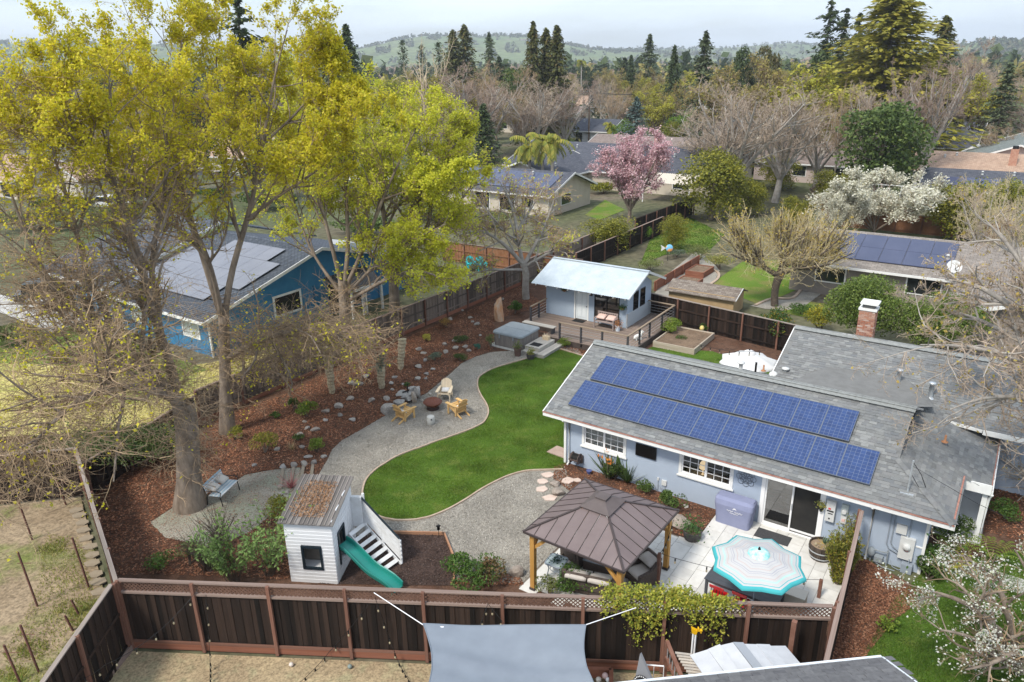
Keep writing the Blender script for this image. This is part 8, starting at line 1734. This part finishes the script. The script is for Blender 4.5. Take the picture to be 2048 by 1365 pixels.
def conifer_proto(seed,h,R,mats,n=330,k=7,zb=.06,droop=.25,leaf=.75,power=.8,gap=0.,flat=1.2,irreg=.25,asp=2.2):
    r=np.random.default_rng(seed);T=MB();T.tube([(0,0,0),(0,0,h*.97)],np.array([h*.018,h*.003]),7);z=h*(zb+(1-zb)*r.random(n)**1.15);a=r.uniform(0,2*math.pi,n)
    L_=2.1*R*((1-z/h)**power+.03)*r.uniform(1-irreg*1.4,1+irreg*.5,n)*(1-gap*(np.sin(z*1.7+np.sin(a))>.3));t=np.linspace(.12,1,k)[None]*np.ones((n,1));t+=r.normal(0,.04,t.shape)
    P=np.stack([t*L_[:,None]*np.cos(a)[:,None],t*L_[:,None]*np.sin(a)[:,None],z[:,None]+L_[:,None]*(.12*t-droop*t*t)],-1)+r.normal(0,.18*leaf,(n,k,3));P=P.reshape(-1,3)
    n_=len(P);aa=np.repeat(a,k)+r.normal(0,.5,n_);d=np.stack([np.cos(aa),np.sin(aa),-.25+r.normal(0,.25,n_)],1);d/=np.linalg.norm(d,axis=1)[:,None];q=r.normal(0,.5,(n_,3));q[:,2]+=flat;b=np.cross(q,d);b/=np.linalg.norm(b,axis=1)[:,None]
    s_=leaf*r.uniform(.6,1.3,n_)[:,None];V=np.stack([P-d*s_*.5,P-b*s_/asp*.5,P+d*s_*.6,P+b*s_/asp*.5],1).reshape(-1,3)
    C=MB().raw(V,np.arange(4*n_).reshape(n_,4));st=P.reshape(n,k,3)[:,[0,-1]];st[:,0,:2]*=.1;st[:,0,2]=z
    V,F=tubes(st[::3],np.tile([.05*h/20,.015],(len(st[::3]),1)),3);C.raw(V,F,1)
    return(T.mesh('trunk',mats[0]),C.mesh('crown',[mats[1],BARKS])),h,R
def round_proto(seed,h,R,m,n=6000,leaf=.4,lumps=30,trunk=.1,squash=1.):
    r=np.random.default_rng(seed);C=r.normal(0,1,(lumps,3));C/=np.linalg.norm(C,axis=1)[:,None];C*=r.uniform(.35,.78,lumps)[:,None];rr=r.uniform(.28,.48,lumps)
    i=r.integers(0,lumps,n);D=r.normal(0,1,(n,3));D/=np.linalg.norm(D,axis=1)[:,None];D[:,2]=np.where(D[:,2]<-.5,-D[:,2],D[:,2]);P=C[i]+D*(rr[i]*r.uniform(.6,1.08,n))[:,None];hc=h*(1-trunk)/2
    P=P*(R,R,hc)+(0,0,h*trunk+hc);P=P[P[:,2]>.1];V,F=leafcloud(P,leaf,.5,1.6);T=MB();T.tube([(0,0,0),(.05,0,h*.3),(0,.1,h*.6)],[h*.03,h*.022,h*.01],8)
    for k in range(8):e=C[k]*(R,R,hc)+(0,0,h*trunk+hc);T.tube([(0,0,h*.25),tuple(e*.6+np.array((0,0,h*.12))),tuple(e)],[h*.014,h*.009,.02],5)
    return(T.mesh('trunk',BARK),MB().raw(V,F).mesh('crown',m)),h,R
DKC=ramp_mat('dark_conifer',[(.04,.065,.025),(.06,.09,.032),(.085,.115,.04),(.05,.075,.03),(.10,.12,.045)],.7,.15)
RDW=ramp_mat('redwood_foliage',[(.07,.08,.025),(.10,.11,.03),(.14,.14,.04),(.06,.075,.024),(.16,.11,.04)],.7,.15)
OLC=ramp_mat('olive_redwood',[(.22,.22,.03),(.30,.28,.04),(.38,.34,.05),(.16,.17,.028),(.42,.35,.06)],.7,.35)
FIRG=ramp_mat('grey_green_fir',[(.07,.095,.045),(.10,.13,.065),(.13,.155,.075),(.075,.09,.04)],.7,.15)
BLSP=ramp_mat('blue_spruce',[(.07,.11,.10),(.10,.15,.135),(.13,.18,.16),(.06,.09,.08)],.7,.15)
PINEG=ramp_mat('brown_green_pine',[(.08,.09,.03),(.12,.12,.04),(.17,.135,.06),(.065,.08,.03),(.20,.15,.08)],.7,.15)
SPF=ramp_mat('far_yellow_green',[(.36,.36,.04),(.46,.43,.05),(.30,.31,.04),(.52,.46,.07)],.6,.3)
OCH=ramp_mat('ochre_budding',[(.34,.27,.09),(.42,.34,.11),(.28,.24,.08),(.40,.36,.09)],.7,.3)
EVG=ramp_mat('evergreen_broadleaf',[(.05,.085,.022),(.08,.125,.03),(.11,.16,.04),(.15,.195,.05)],.6,.2)
BRG=ramp_mat('bright_green_tree',[(.11,.22,.02),(.16,.29,.03),(.22,.33,.04),(.09,.17,.02)],.6,.3)
PNK=ramp_mat('pink_blossom',[(.66,.42,.45),(.74,.54,.55),(.58,.31,.35),(.78,.64,.64),(.44,.20,.23),(.70,.50,.52)],.7,.3)
WBL=ramp_mat('cream_blossom',[(.60,.58,.46),(.68,.66,.55),(.52,.51,.38),(.72,.70,.62),(.36,.34,.20)],.7,.3)
MIST=ramp_mat('mistletoe',[(.22,.20,.03),(.28,.24,.04),(.17,.16,.03)],.7,.2)
PR={}
PR['bareP']=[bare_proto(30+i,11,4.6+.5*i,.4*i,8,.5,.014,mats=(BARKL,TWIGP))for i in range(2)]
PR['bareK']=[bare_proto(40+i,11,4.2,-.3*i,8,.6,.014,mats=(BARKL,TWIGK))for i in range(2)]
PR['bareG']=[bare_proto(50+i,11,5.0,.2,8,.4,.014,mats=(BARKL,TWIG))for i in range(2)]
PR['dead']=[bare_proto(56,12,4.5,.5,6,.4,.03,((4,.5),),mats=(mat('bleached_bark',(.48,.38,.26),(.56,.47,.34),3,.9),TWIGY))]
PR['spring']=[bare_proto(60+i,11,4.6,.2,7,.5,.016,((6,.55),(6,.5),(3,.5)),.25,SPF,.22,.27,(BARK,TWIG,SPF),2)for i in range(2)]
PR['ochre']=[bare_proto(64+i,11,4.8,.2,7,.5,.016,((6,.55),(6,.5),(3,.5)),.22,OCH,.18,.24,(BARK,TWIG,OCH),2)for i in range(2)]
PR['ever']=[round_proto(70+i,9,4.2,EVG,7500,.34)for i in range(2)]
PR['bright']=[round_proto(74,7,4.0,BRG,5000,.3)]
PR['yolive']=[round_proto(76+i,7,3.4,OLIVE2,9000,.22,34,.0)for i in range(2)]
PR['redwood']=[conifer_proto(80+i,24,4.2,(BARK,RDW),620,11,.05,.2,1.1,.75)for i in range(2)]
PR['dark']=[conifer_proto(84+i,20,3.6,(BARK,DKC),500,10,.06,.2,.95,.85)for i in range(2)]
PR['fir']=[conifer_proto(88+i,24,4.8,(BARK,FIRG),420,12,.08,.16,.9,.8,.45,1.2,.4)for i in range(2)]
PR['openfir']=[conifer_proto(92+i,28,4.4,(BARK,DKC),260,12,.12,.1,.95,.6,.5,1.0,.6)for i in range(2)]
PR['olivered']=[conifer_proto(96,30,7.4,(BARK,OLC),1300,16,.03,.16,1.0,.62,.25,1.1,.3)]
PR['spruce']=[conifer_proto(98,12,3.0,(BARK,BLSP),420,9,.03,.12,.55,.9,.2)]
PR['cypress']=[conifer_proto(100,14,1.1,(BARK,DKC),300,4,.02,-.3,.6,.35)]
PR['pine']=[round_proto(104,13,6.0,PINEG,4500,.6,18,.25)]
PR['pinebroad']=[round_proto(106,16,5.0,DKC,4500,.6,20,.12)]
CONI=('redwood','dark','fir','openfir','olivered','spruce')
def tree(proto,label,x,top,Yd,wpx=None,group=None,cat='tree',name='tree',i=None):
    (tm,cm),h0,R0=PR[proto][rnd.randrange(len(PR[proto]))if i is None else i]
    p=atY(x,top,Yd);h=max(1.5,p.z);s_=h/h0;w_=s_ if wpx is None else(wpx/2*Yd/CAM_F*1.06)/R0*(1. if proto in CONI else 1.12)
    t=thing(name,label,cat,(p.x,p.y,0),U(0,6.28),group);a=link('trunk',tm,t);b_=link('crown',cm,t);t.scale=(w_,w_,s_);return t
tree('redwood','dark redwood left of the pair on the skyline',905,62,200,44);tree('redwood','taller right redwood of the pair on the skyline',928,52,203,44)
tree('fir','grey-green fir right of the redwood pair',978,66,230,42)
tree('redwood','tallest redwood at the left of the dark cluster in the centre',1066,47,150,40);tree('redwood','middle redwood of the dark central cluster',1092,60,152,44);tree('redwood','right redwood of the dark central cluster',1114,54,150,46)
tree('fir','tall grey-green fir on the skyline right of the utility pole',1300,70,220,46);tree('dark','small dark pointed fir left of the tall fir',1263,112,210,26);tree('dark','slender dark fir right of the tall fir',1350,92,170,30)
tree('fir','full grey-green fir standing before the skyline right of centre',1413,64,130,66);tree('pinebroad','broad dark pine right of the full fir',1488,98,165,60);tree('pine','brownish broad pine beside the dark pine',1535,94,160,74)
tree('openfir','tallest open-branched fir of the right group',1664,4,150,62);tree('openfir','second open-branched fir, between the tallest and the big olive redwood',1694,20,150,56);tree('openfir','third open-branched fir against the olive redwood',1722,28,152,58);tree('pinebroad','dark pine below the open-branched firs',1640,105,148,86)
tree('olivered','huge olive-green redwood cut by the top edge',1795,-14,120,190);tree('openfir','open fir behind the huge olive redwood',1775,-10,140,70);tree('redwood','dark pointed redwood right of the huge olive one',1893,36,130,66)
tree('fir','fir with drooping boughs at the right edge behind the yellow round tree',2022,128,120,70);tree('cypress','thin cypress left of the redwood pair',804,82,260,12);tree('cypress','second thin cypress near the redwood pair',842,92,260,12);tree('cypress','third thin cypress left of the redwood pair',876,86,255,14)
tree('dark','dark conifer tip behind the left yellow-green crown',692,52,140,56);tree('openfir','dark open conifer above the left tree crown',470,-8,95,110);tree('dark','dark small conifer beside the left crown top',655,58,150,30)
tree('spruce','blue-grey spruce in the middle distance',1274,196,135,56);tree('bright','bright green rounded tree right of the blue spruce',1375,222,140,74);tree('bright','bright green shrub-tree left of the blue spruce',1250,240,140,50);tree('yolive','pale lime shrub below the bright green tree',1350,243,132,50)
tree('ever','round green umbrella-shaped tree before the central redwoods',1028,138,175,64);tree('yolive','yellow-olive tree left of the dead tree',790,150,170,80);tree('dead','bleached bare tree with cut limbs left of centre',850,108,130,100)
tree('bareK','large bare tree with mistletoe left of the central redwoods',935,158,125,150);tree('bareG','bare grey tree behind the mistletoe tree',985,150,140,130);tree('bareP','bare tree in front of the central redwoods',1075,178,130,150);tree('bareK','dark bare tree right of the central redwoods',1130,190,135,110)
tree('bareP','tall pale pinkish bare tree behind the round olive tree',1482,190,84,230);tree('bareP','second pinkish bare tree right of the tall pale one',1570,215,88,210);tree('bareP','third pinkish bare tree before the brown roof',1420,235,98,170);tree('bareG','grey bare tree between the pinkish trees and the magnolia',1650,225,94,150);tree('ochre','ochre budding tree behind the pale pinkish trees',1500,160,110,150);tree('spring','wide yellow-green budding tree right of centre',1612,168,110,170)
tree('ever','large dark green magnolia below the olive redwood',1775,206,86,168,name='magnolia_tree');tree('bareK','purple-grey bare tree right of the magnolia',1878,140,92,150);tree('bareP','bare tree behind the magnolia crown',1745,190,100,120);tree('spring','rounded bright yellow tree on a thin trunk at the right',1970,174,130,96)
tree('bareG','small dark bare tree beside the dark roof at right',2010,262,108,90);tree('bareG','white-barked slim tree left of the magnolia',1690,196,92,36)
tree('yolive','large round olive-green shrub tree beside the green slope',1432,300,79,150);tree('yolive','round lime tree clipped to a ball behind the mulberry',1675,338,84,96);tree('yolive','big yellow-green round bush behind the cottage roof',1222,430,66,104);tree('bright','small clipped ball topiary on the green slope',1291,450,70,28)
tree('yolive','yellow-olive tree behind the bare branches at right',1935,352,66,150);tree('yolive','yellowish bush against the right edge',2030,360,70,90)
shrub('shrub','big dense green bush between the chimney and the taupe bungalow','shrub',(20.4,40.6,0),(3.3,2.3),5.0,HEDGE,19000,.13,1.2)
shrub('shrub','second lobe of dense green bushes right of the chimney','shrub',(23.8,38.6,0),(3.1,2.1),4.3,HEDGE,17000,.13,1.2)
shrub('shrub','dark glossy citrus bush with orange fruit by the dark fence','shrub',at(1546,688),(1.15,1.15),2.4,ramp_mat('citrus_leaves',[(.03,.07,.015),(.05,.11,.02),(.08,.15,.03),(.04,.085,.018),(.40,.26,.02)],.45,.2),3200,.11,.6)
shrub('shrub','yellow-fruited lemon bush between the citrus bush and chimney','shrub',at(1640,668),(1.2,1.2),1.9,ramp_mat('lemon_leaves',[(.16,.19,.03),(.26,.26,.03),(.42,.35,.03),(.10,.14,.02),(.5,.40,.03)],.5,.25),2400,.11,.6)
shrub('shrub','low wild green growth by the lower side lawn','shrub',at(1605,630),(1.2,1.0),.8,MIDG,1200,.1,.6)
PR['pink']=[bare_proto(110,8.2,3.7,.1,9,.7,.016,((7,.5),(6,.45)),.16,PNK,.8,.17,(BARK,TWIGK,PNK),3)]
PR['white']=[bare_proto(112,4.6,4.4,.1,9,.5,.014,((7,.5),(6,.45)),.12,WBL,.75,.15,(BARK,TWIG,WBL),3)]
tree('pink','pink blossoming plum tree beyond the cottage',1264,292,78,128,name='plum_tree');tree('white','wide white blossoming tree behind the taupe bungalow',1765,366,69,225,name='blossom_tree');tree('white','lower white blossoming branches left of the wide blossom tree',1690,400,68,90,name='blossom_tree')
PR['straw']=[bare_proto(116,6,4.6,.2,9,.2,.016,((7,.5),(6,.5)),.12,None,0,.1,(BARKL,TWIGY))]
tree('straw','pale straw-twigged bare tree in front of the yellow-olive tree at right',1990,378,56,170);tree('straw','bare pale-twigged tree at the right edge above the taupe wing',2045,430,50,150)
cn=thing('cane_clump','tall bare straight canes beside the magnolia','canes',at(1790,400),0);mb=MB()
for k in range(60):x=U(-3.6,3.6);mb.tube([(x,U(-.5,.5),0),(x*1.15+U(-.3,.3),U(-.5,.5),U(2.6,4.6))],[.03,.012],4)
mb.build('canes',TWIGP,cn,kind='stuff')
PALMG=ramp_mat('palm_fronds',[(.20,.22,.03),(.28,.28,.04),(.15,.19,.03),(.38,.32,.06),(.24,.25,.03)],.6,.25)
def palm(label,x,Yd,top,hfr,fan=False,n=26,fl=3.0):
    p=atY(x,top,Yd);h=p.z-hfr;t=thing('palm_tree',label,'palm tree',(p.x,p.y,0),0);MB().tube([(0,0,0),(.05,0,h*.5),(0,0,h)],[.26,.2,.17],8).build('trunk',BARKL,t);V=[];F=[];k0=0
    for k in range(n):
        a=U(0,6.28);el=U(-.2,1.25);l=fl*U(.75,1.1);q=np.array((0,0,h));d=np.array((math.cos(a)*math.cos(el),math.sin(a)*math.cos(el),math.sin(el)))
        sdv_=np.array((-math.sin(a),math.cos(a),0));m_=12
        for i in range(m_):
            q2_=q+d*l/m_;d=d+np.array((0,0,-.20 if not fan else-.05));d/=np.linalg.norm(d)
            if i>1:
                for s_ in(-1,1):
                    e=q+sdv_*s_*.5*(1-.5*i/m_)+np.array((0,0,-.42));V+=[q,q2_,e+d*.1,e-d*.02];F.append((k0,k0+1,k0+2,k0+3));k0+=4
            q=q2_
    MB().raw(np.array(V),np.array(F)).build('crown',PALMG,t)
palm('left queen palm of the three before the beige gable',1058,94.6,262,1.9);palm('middle queen palm of the three before the beige gable',1084,94.5,250,1.9);palm('right queen palm of the three before the beige gable',1104,94.4,256,1.9,fl=3.3)
palm('fan palm beside the round lime ball tree',1716,90,322,1.2,True,34,1.6);palm('thin small palm by the white gabled house',1222,150,237,1.4,False,18,2.0);palm('tall thin palm on the skyline right of the central redwoods',1163,260,115,1.5,False,18,2.4)
for x,y,r,h,m,lab in((1140,300,2.2,2.0,EVG,'dark green hedge before the white gabled house'),(1165,300,1.5,1.4,ramp_mat('red_hedge',[(.18,.07,.05),(.24,.10,.07)],.7),'reddish shrub before the white gabled house'),(1330,308,6,1.4,MIDG,'long green hedge before the brown roofed house'),(1180,372,2.4,2.8,OLIVE2,'loose yellow-green small tree beside the beige gable'),(1205,388,2.2,1.6,OLIVE2,'yellow-green shrubs below the beige gable wall'),(1660,395,2.6,2.0,TWIGK,'reddish bare shrub left of the lime ball tree'),(1600,345,3,2.4,TWIGK,'purplish bare shrubbery behind the pinkish trees'),(520,420,4.5,2.6,DKG,'dark green shrubs between blue roof and street'),(430,395,3,1.2,MIDG,'green shrubs on the far side of the street'),(250,445,5,2.2,OLV,'olive shrubs behind the blue roof at left'),(80,460,5,2.4,OLV,'olive brown shrubs at the left edge behind the blue roof'),(130,420,4,1.6,MIDG,'green shrubs before the tan-roofed house at left'),(660,400,2.5,5.5,OLIVE2,'tall yellow-green shrub right of the blue roof'),(720,470,4,2.2,EVG,'dark shrubs behind the blue gable roof'),(860,440,4,2.0,OLV,'dull shrubs behind the many-stemmed tree'),(960,455,4,1.6,OLV,'dull green shrubs below the bare tangled tree'),(1890,410,1.2,1.2,LIME,'lime shrub by the brown fence at the white pipe frame'),(40,690,2.2,1.4,OLV,'straggly shrub at the left edge of the dry lawn')):
    p=at(x,y);shrub('shrub',lab,'shrub',p,(r,r*.6),h,m,int(1500*min(2.5,max(.8,r/2))),.28,.6)
for x,y,w_,l in((1600,430,70,'low olive shrub tree behind the mulberry'),(1350,470,60,'olive shrub tree at the foot of the pink plum'),(1500,400,84,'olive green tree beside the round olive-green tree'),(1560,350,90,'olive tree below the ochre budding tree')):tree('yolive',l,x,y-40,at(x,y+30).y,w_)
for k,(x,y,w_)in enumerate(((915,176,1),(880,190,1),(945,205,.9),(900,225,1),(962,232,.8),(870,160,.8),(1250,168,.9),(1300,182,.9),(1270,190,.8))):
    p=atY(x,y,124 if x<1000 else 178);V,F=leafcloud(rng.normal(0,1,(160,3))*.55*w_,.34);o=tag(MB().raw(V,F).build('mistletoe',MIST),'clump of yellow-green mistletoe high in a bare tree','mistletoe','mistletoe clumps');o.location=p
BZ_=[('bareP',.22,'bare pinkish-grey tree'),('bareK',.15,'bare dull purple-brown tree'),('bareG',.12,'bare grey-brown tree'),('spring',.14,'yellow-green budding tree'),('ochre',.13,'ochre budding tree'),('ever',.12,'round dark evergreen tree'),('dark',.06,'dark pointed conifer'),('pinebroad',.03,'broad dark pine'),('yolive',.03,'olive-green rounded tree')]
kinds=[b_[0]for b_ in BZ_];wts=[b_[1]for b_ in BZ_];nm=dict((b_[0],b_[2])for b_ in BZ_)
placed=[];houses=[o for o in bpy.data.objects if o.name.startswith('house')and o.parent is None]
cnt=0;tries=0
while cnt<235 and tries<5000:
    tries+=1;f=rnd.random();Yd=100+250*f**1.1;x=U(-80,2130)if rnd.random()>.25 else U(640,1500);p=atY(x,250,Yd)
    lx,ly=HL(p)
    if 45<ly<57 and lx<-22:continue
    if-31<lx<-17 and 90<ly<200 and rnd.random()<.9:continue
    if any((h_.location.x-p.x)**2+(h_.location.y-p.y)**2<90 for h_ in houses):continue
    if any((a-p.x)**2+(b_-p.y)**2<16+Yd*.05 for a,b_ in placed):continue
    if Yd<125 and 980<x<1440 or Yd<165 and 1080<x<1300:continue
    if Yd<112 and 1750<x<2060:continue
    kd=rnd.choices(kinds,wts)[0];hgt={'dark':U(9,17),'pinebroad':U(10,14),'ever':U(4.5,8),'yolive':U(4,6)}.get(kd,U(7,11.5))
    if Yd<160 and kd not in('ever','yolive')and 1000<x<1760:hgt=min(hgt,8.5)
    top=0;(tm,cm),h0,R0=PR[kd][rnd.randrange(len(PR[kd]))];s_=hgt/h0;side='left' if x<700 else 'middle' if x<1400 else 'right';band='near' if Yd<200 else 'far'
    where={'left':'behind the big left trees','middle':'in the picture middle','right':'in the right third'}[side]
    t=thing('tree','%s among the %s houses %s'%(nm[kd],'nearer' if band=='near' else 'farther',where),'tree',(p.x,p.y,-.02),U(0,6.28),'%s trees, %s %s'%(nm[kd].split(' tree')[0],band,side));link('trunk',tm,t);link('crown',cm,t);ww=s_*U(.9,1.2);t.scale=(ww,ww,s_);placed.append((p.x,p.y));cnt+=1
# ================================================================ far wood, hills, haze
def far_wood(name,n,Y0,Y1,cols,hmin,hmax,k,seed,xr=(-300,2350),zfun=None,con=.15):
    r=np.random.default_rng(seed);Yd=np.exp(r.uniform(math.log(Y0),math.log(Y1),n));x=r.uniform(*xr,n);X=(x-1024)/CAM_F*Yd*1.06;h=r.uniform(hmin,hmax,n);isC=r.random(n)<con
    h=np.where(isC,h*1.45,h);w_=np.where(isC,h*.16,h*r.uniform(.4,.65,n));z0=np.zeros(n)if zfun is None else zfun(X,Yd)
    D=r.normal(0,1,(n,k,3));D/=np.linalg.norm(D,axis=2,keepdims=True);rad=r.uniform(.55,1.0,(n,k,1));P=D*rad;P[...,2]=np.abs(P[...,2])
    tz=P[...,2];taper=np.where(isC[:,None],1-tz*.95,1.);P[...,0]*=w_[:,None]*taper;P[...,1]*=w_[:,None]*taper;P[...,2]=z0[:,None]+tz*h[:,None];P[...,0]+=X[:,None];P[...,1]+=Yd[:,None]
    s_=np.repeat((h*.42*(26/k)**.5)[:,None],k,1).ravel()*r.uniform(.6,1.2,n*k);Q=P.reshape(-1,3);a=r.normal(0,1,Q.shape);a/=np.linalg.norm(a,axis=1)[:,None];nn=r.normal(0,1,Q.shape);nn[:,2]+=.8;b=np.cross(nn,a);b/=np.linalg.norm(b,axis=1)[:,None]
    V=np.stack([Q-a*s_[:,None]/2,Q-b*s_[:,None]/2.4,Q+a*s_[:,None]/2,Q+b*s_[:,None]/2.4],1).reshape(-1,3)
    mi=np.repeat(np.where(isC,0,1+r.integers(0,len(cols)-1,n)),k);mb=MB()
    for c in range(len(cols)):sel=mi==c;Vs=V.reshape(-1,4,3)[sel].reshape(-1,3);mb.raw(Vs,np.arange(len(Vs)).reshape(-1,4),c)
    return mb.build(name,cols,None,kind='stuff')
fw=[DKC,ramp_mat('far_bare_crowns',[(.30,.22,.175),(.37,.28,.22),(.25,.18,.145),(.41,.32,.25)],.9,.2),ramp_mat('far_ochre_crowns',[(.36,.29,.09),(.43,.36,.11),(.29,.25,.07)],.9,.2),ramp_mat('far_green_crowns',[(.09,.12,.035),(.14,.165,.05),(.19,.20,.06)],.9,.2),ramp_mat('far_dark_crowns',[(.035,.055,.025),(.05,.07,.03)],.9,.2)]
far_wood('distant_wood',2600,330,1900,fw,7,13,26,201);far_wood('middle_wood',420,200,420,fw,5,9.5,110,202,con=.06)
hillG=ground_mat('hill_grass',[(.13,.18,.07),(.17,.20,.085),(.11,.13,.06)],(.006,.011),.05,.0)
def hill(name,prof,Yr,depth,seed):
    """ridge heights read at distance Yr; slopes run down towards and away from the viewer"""
    r=np.random.default_rng(seed);xs=np.linspace(prof[0][0],prof[-1][0],90);ys=np.interp(xs,[p[0]for p in prof],[p[1]for p in prof]);top=[atY(a,b,Yr)for a,b in zip(xs,ys)];n=len(xs);m_=26;V=[]
    ph_=r.uniform(0,6,8)
    for j in range(m_+1):
        t=j/m_*2-1;f=math.cos(t*math.pi/2)**1.4
        for i,p in enumerate(top):bump_=1+.12*math.sin(i*.33+ph_[0]+t*4)*(1-f)+.07*math.sin(i*.9+ph_[1]+t*7)*(1-f);V.append((p.x*(1+t*depth/Yr*.3),Yr+t*depth,-.6+(p.z+.6)*f*bump_))
    V=np.array(V);F=np.array([(j*n+i,j*n+i+1,(j+1)*n+i+1,(j+1)*n+i)for j in range(m_)for i in range(n-1)]);o=MB().raw(V,F,0,True).build(name,hillG);o['kind']='structure';return V.reshape(m_+1,n,3)
Hh=[hill('hill',[(560,118),(680,112),(740,96),(800,81),(850,73),(890,74),(930,71),(960,76),(1000,72),(1080,77),(1130,90),(1180,100),(1260,104),(1400,112)],2600,900,1),
hill('hill',[(1050,118),(1180,104),(1260,98),(1340,100),(1420,97),(1460,96),(1520,91),(1570,87),(1640,92),(1720,98),(1800,102),(1900,108),(2100,112)],3200,900,2),
hill('hill',[(1780,130),(1860,112),(1900,98),(1930,88),(1960,85),(1990,90),(2030,100),(2100,104),(2300,112)],1700,560,3),
hill('hill',[(-500,120),(-100,92),(150,84),(330,90),(500,100),(640,112)],2300,800,4)]
def hill_trees(name,G,n,seed,dense):
    r=np.random.default_rng(seed);m_,k_=G.shape[0],G.shape[1];mid=(m_-1)//2;out=[]
    while len(out)<n:
        j=r.uniform(1,mid+.2);i=r.uniform(0,k_-1.01);a,b=int(j),int(i);p=G[a,b]*(1-(j-a))+G[min(a+1,m_-1),b]*(j-a);q=G[a,b+1]-G[a,b];p=p+q*(i-b)
        if dense or j>mid-2.0 or math.sin(i*.8)*math.sin(j*1.1+i*.3)>.35:out.append(p)
    P0=np.array(out);h=r.uniform(7,14,n);K=9;D=r.normal(0,1,(n,K,3));D/=np.linalg.norm(D,axis=2,keepdims=True);D[...,2]=np.abs(D[...,2]);Q=(P0[:,None]+D*r.uniform(.4,1,(n,K,1))*np.stack([h*.6,h*.6,h],1)[:,None]).reshape(-1,3);s_=np.repeat(h,K)*.6
    aa=r.normal(0,1,Q.shape);aa/=np.linalg.norm(aa,axis=1)[:,None];nn=r.normal(0,1,Q.shape);nn[:,2]+=.8;b=np.cross(nn,aa);b/=np.linalg.norm(b,axis=1)[:,None];V=np.stack([Q-aa*s_[:,None]/2,Q-b*s_[:,None]/2,Q+aa*s_[:,None]/2,Q+b*s_[:,None]/2],1).reshape(-1,3)
    MB().raw(V,np.arange(len(V)).reshape(-1,4)).build(name,ramp_mat('hill_crowns',[(.05,.075,.03),(.08,.10,.04),(.12,.12,.06),(.16,.14,.09)],.9,.1),None,kind='stuff')
hill_trees('hill_wood',Hh[0],900,301,False);hill_trees('hill_wood',Hh[1],900,302,True);hill_trees('hill_wood',Hh[2],1100,303,True);hill_trees('hill_wood',Hh[3],700,304,True)
for k in range(9):
    x=U(1925,2010);Yd=1250+U(-80,120);p=atY(x,U(122,133),Yd);t=thing('house','small white house on the foot of the wooded right hill','house',p,U(-.6,.6),'white houses on the right hill');s_=U(10,18);MB().bb(-s_/2,s_/2,-5,5,-6,3.5).build('wall',WALLW,t);MB().extr([(-s_/2-1,-6,3.4),(-s_/2-1,6,3.4),(-s_/2-1,0,6)],(s_+2,0,0)).build('roof',GRYR if k%2 else BRNR,t)
for k in range(5):
    p=atY(U(985,1075),U(84,90),2300);t=thing('house','tiny pale house on the crest of the central green hill','house',p,U(-.6,.6),'pale houses on the central hill');MB().bb(-9,9,-6,6,-12,4).build('wall',WALLW,t);MB().extr([(-10,-7,4),(-10,7,4),(-10,0,7)],(20,0,0)).build('roof',BRNR,t)
hz_=MB().bb(-3000,3000,-70,4300,-2,140).build('haze',None or mat('dummy_haze',(1,1,1)));hm=bpy.data.materials.new('haze');hm.use_nodes=True;t_=hm.node_tree;t_.nodes.clear();o_=t_.nodes.new('ShaderNodeOutputMaterial');pv=t_.nodes.new('ShaderNodeVolumePrincipled');pv.inputs['Color'].default_value=(.86,.92,.98,1);pv.inputs['Density'].default_value=.00026;pv.inputs['Anisotropy'].default_value=.3;t_.links.new(pv.outputs[0],o_.inputs['Volume']);hz_.data.materials.clear();hz_.data.materials.append(hm);hz_['kind']='stuff'
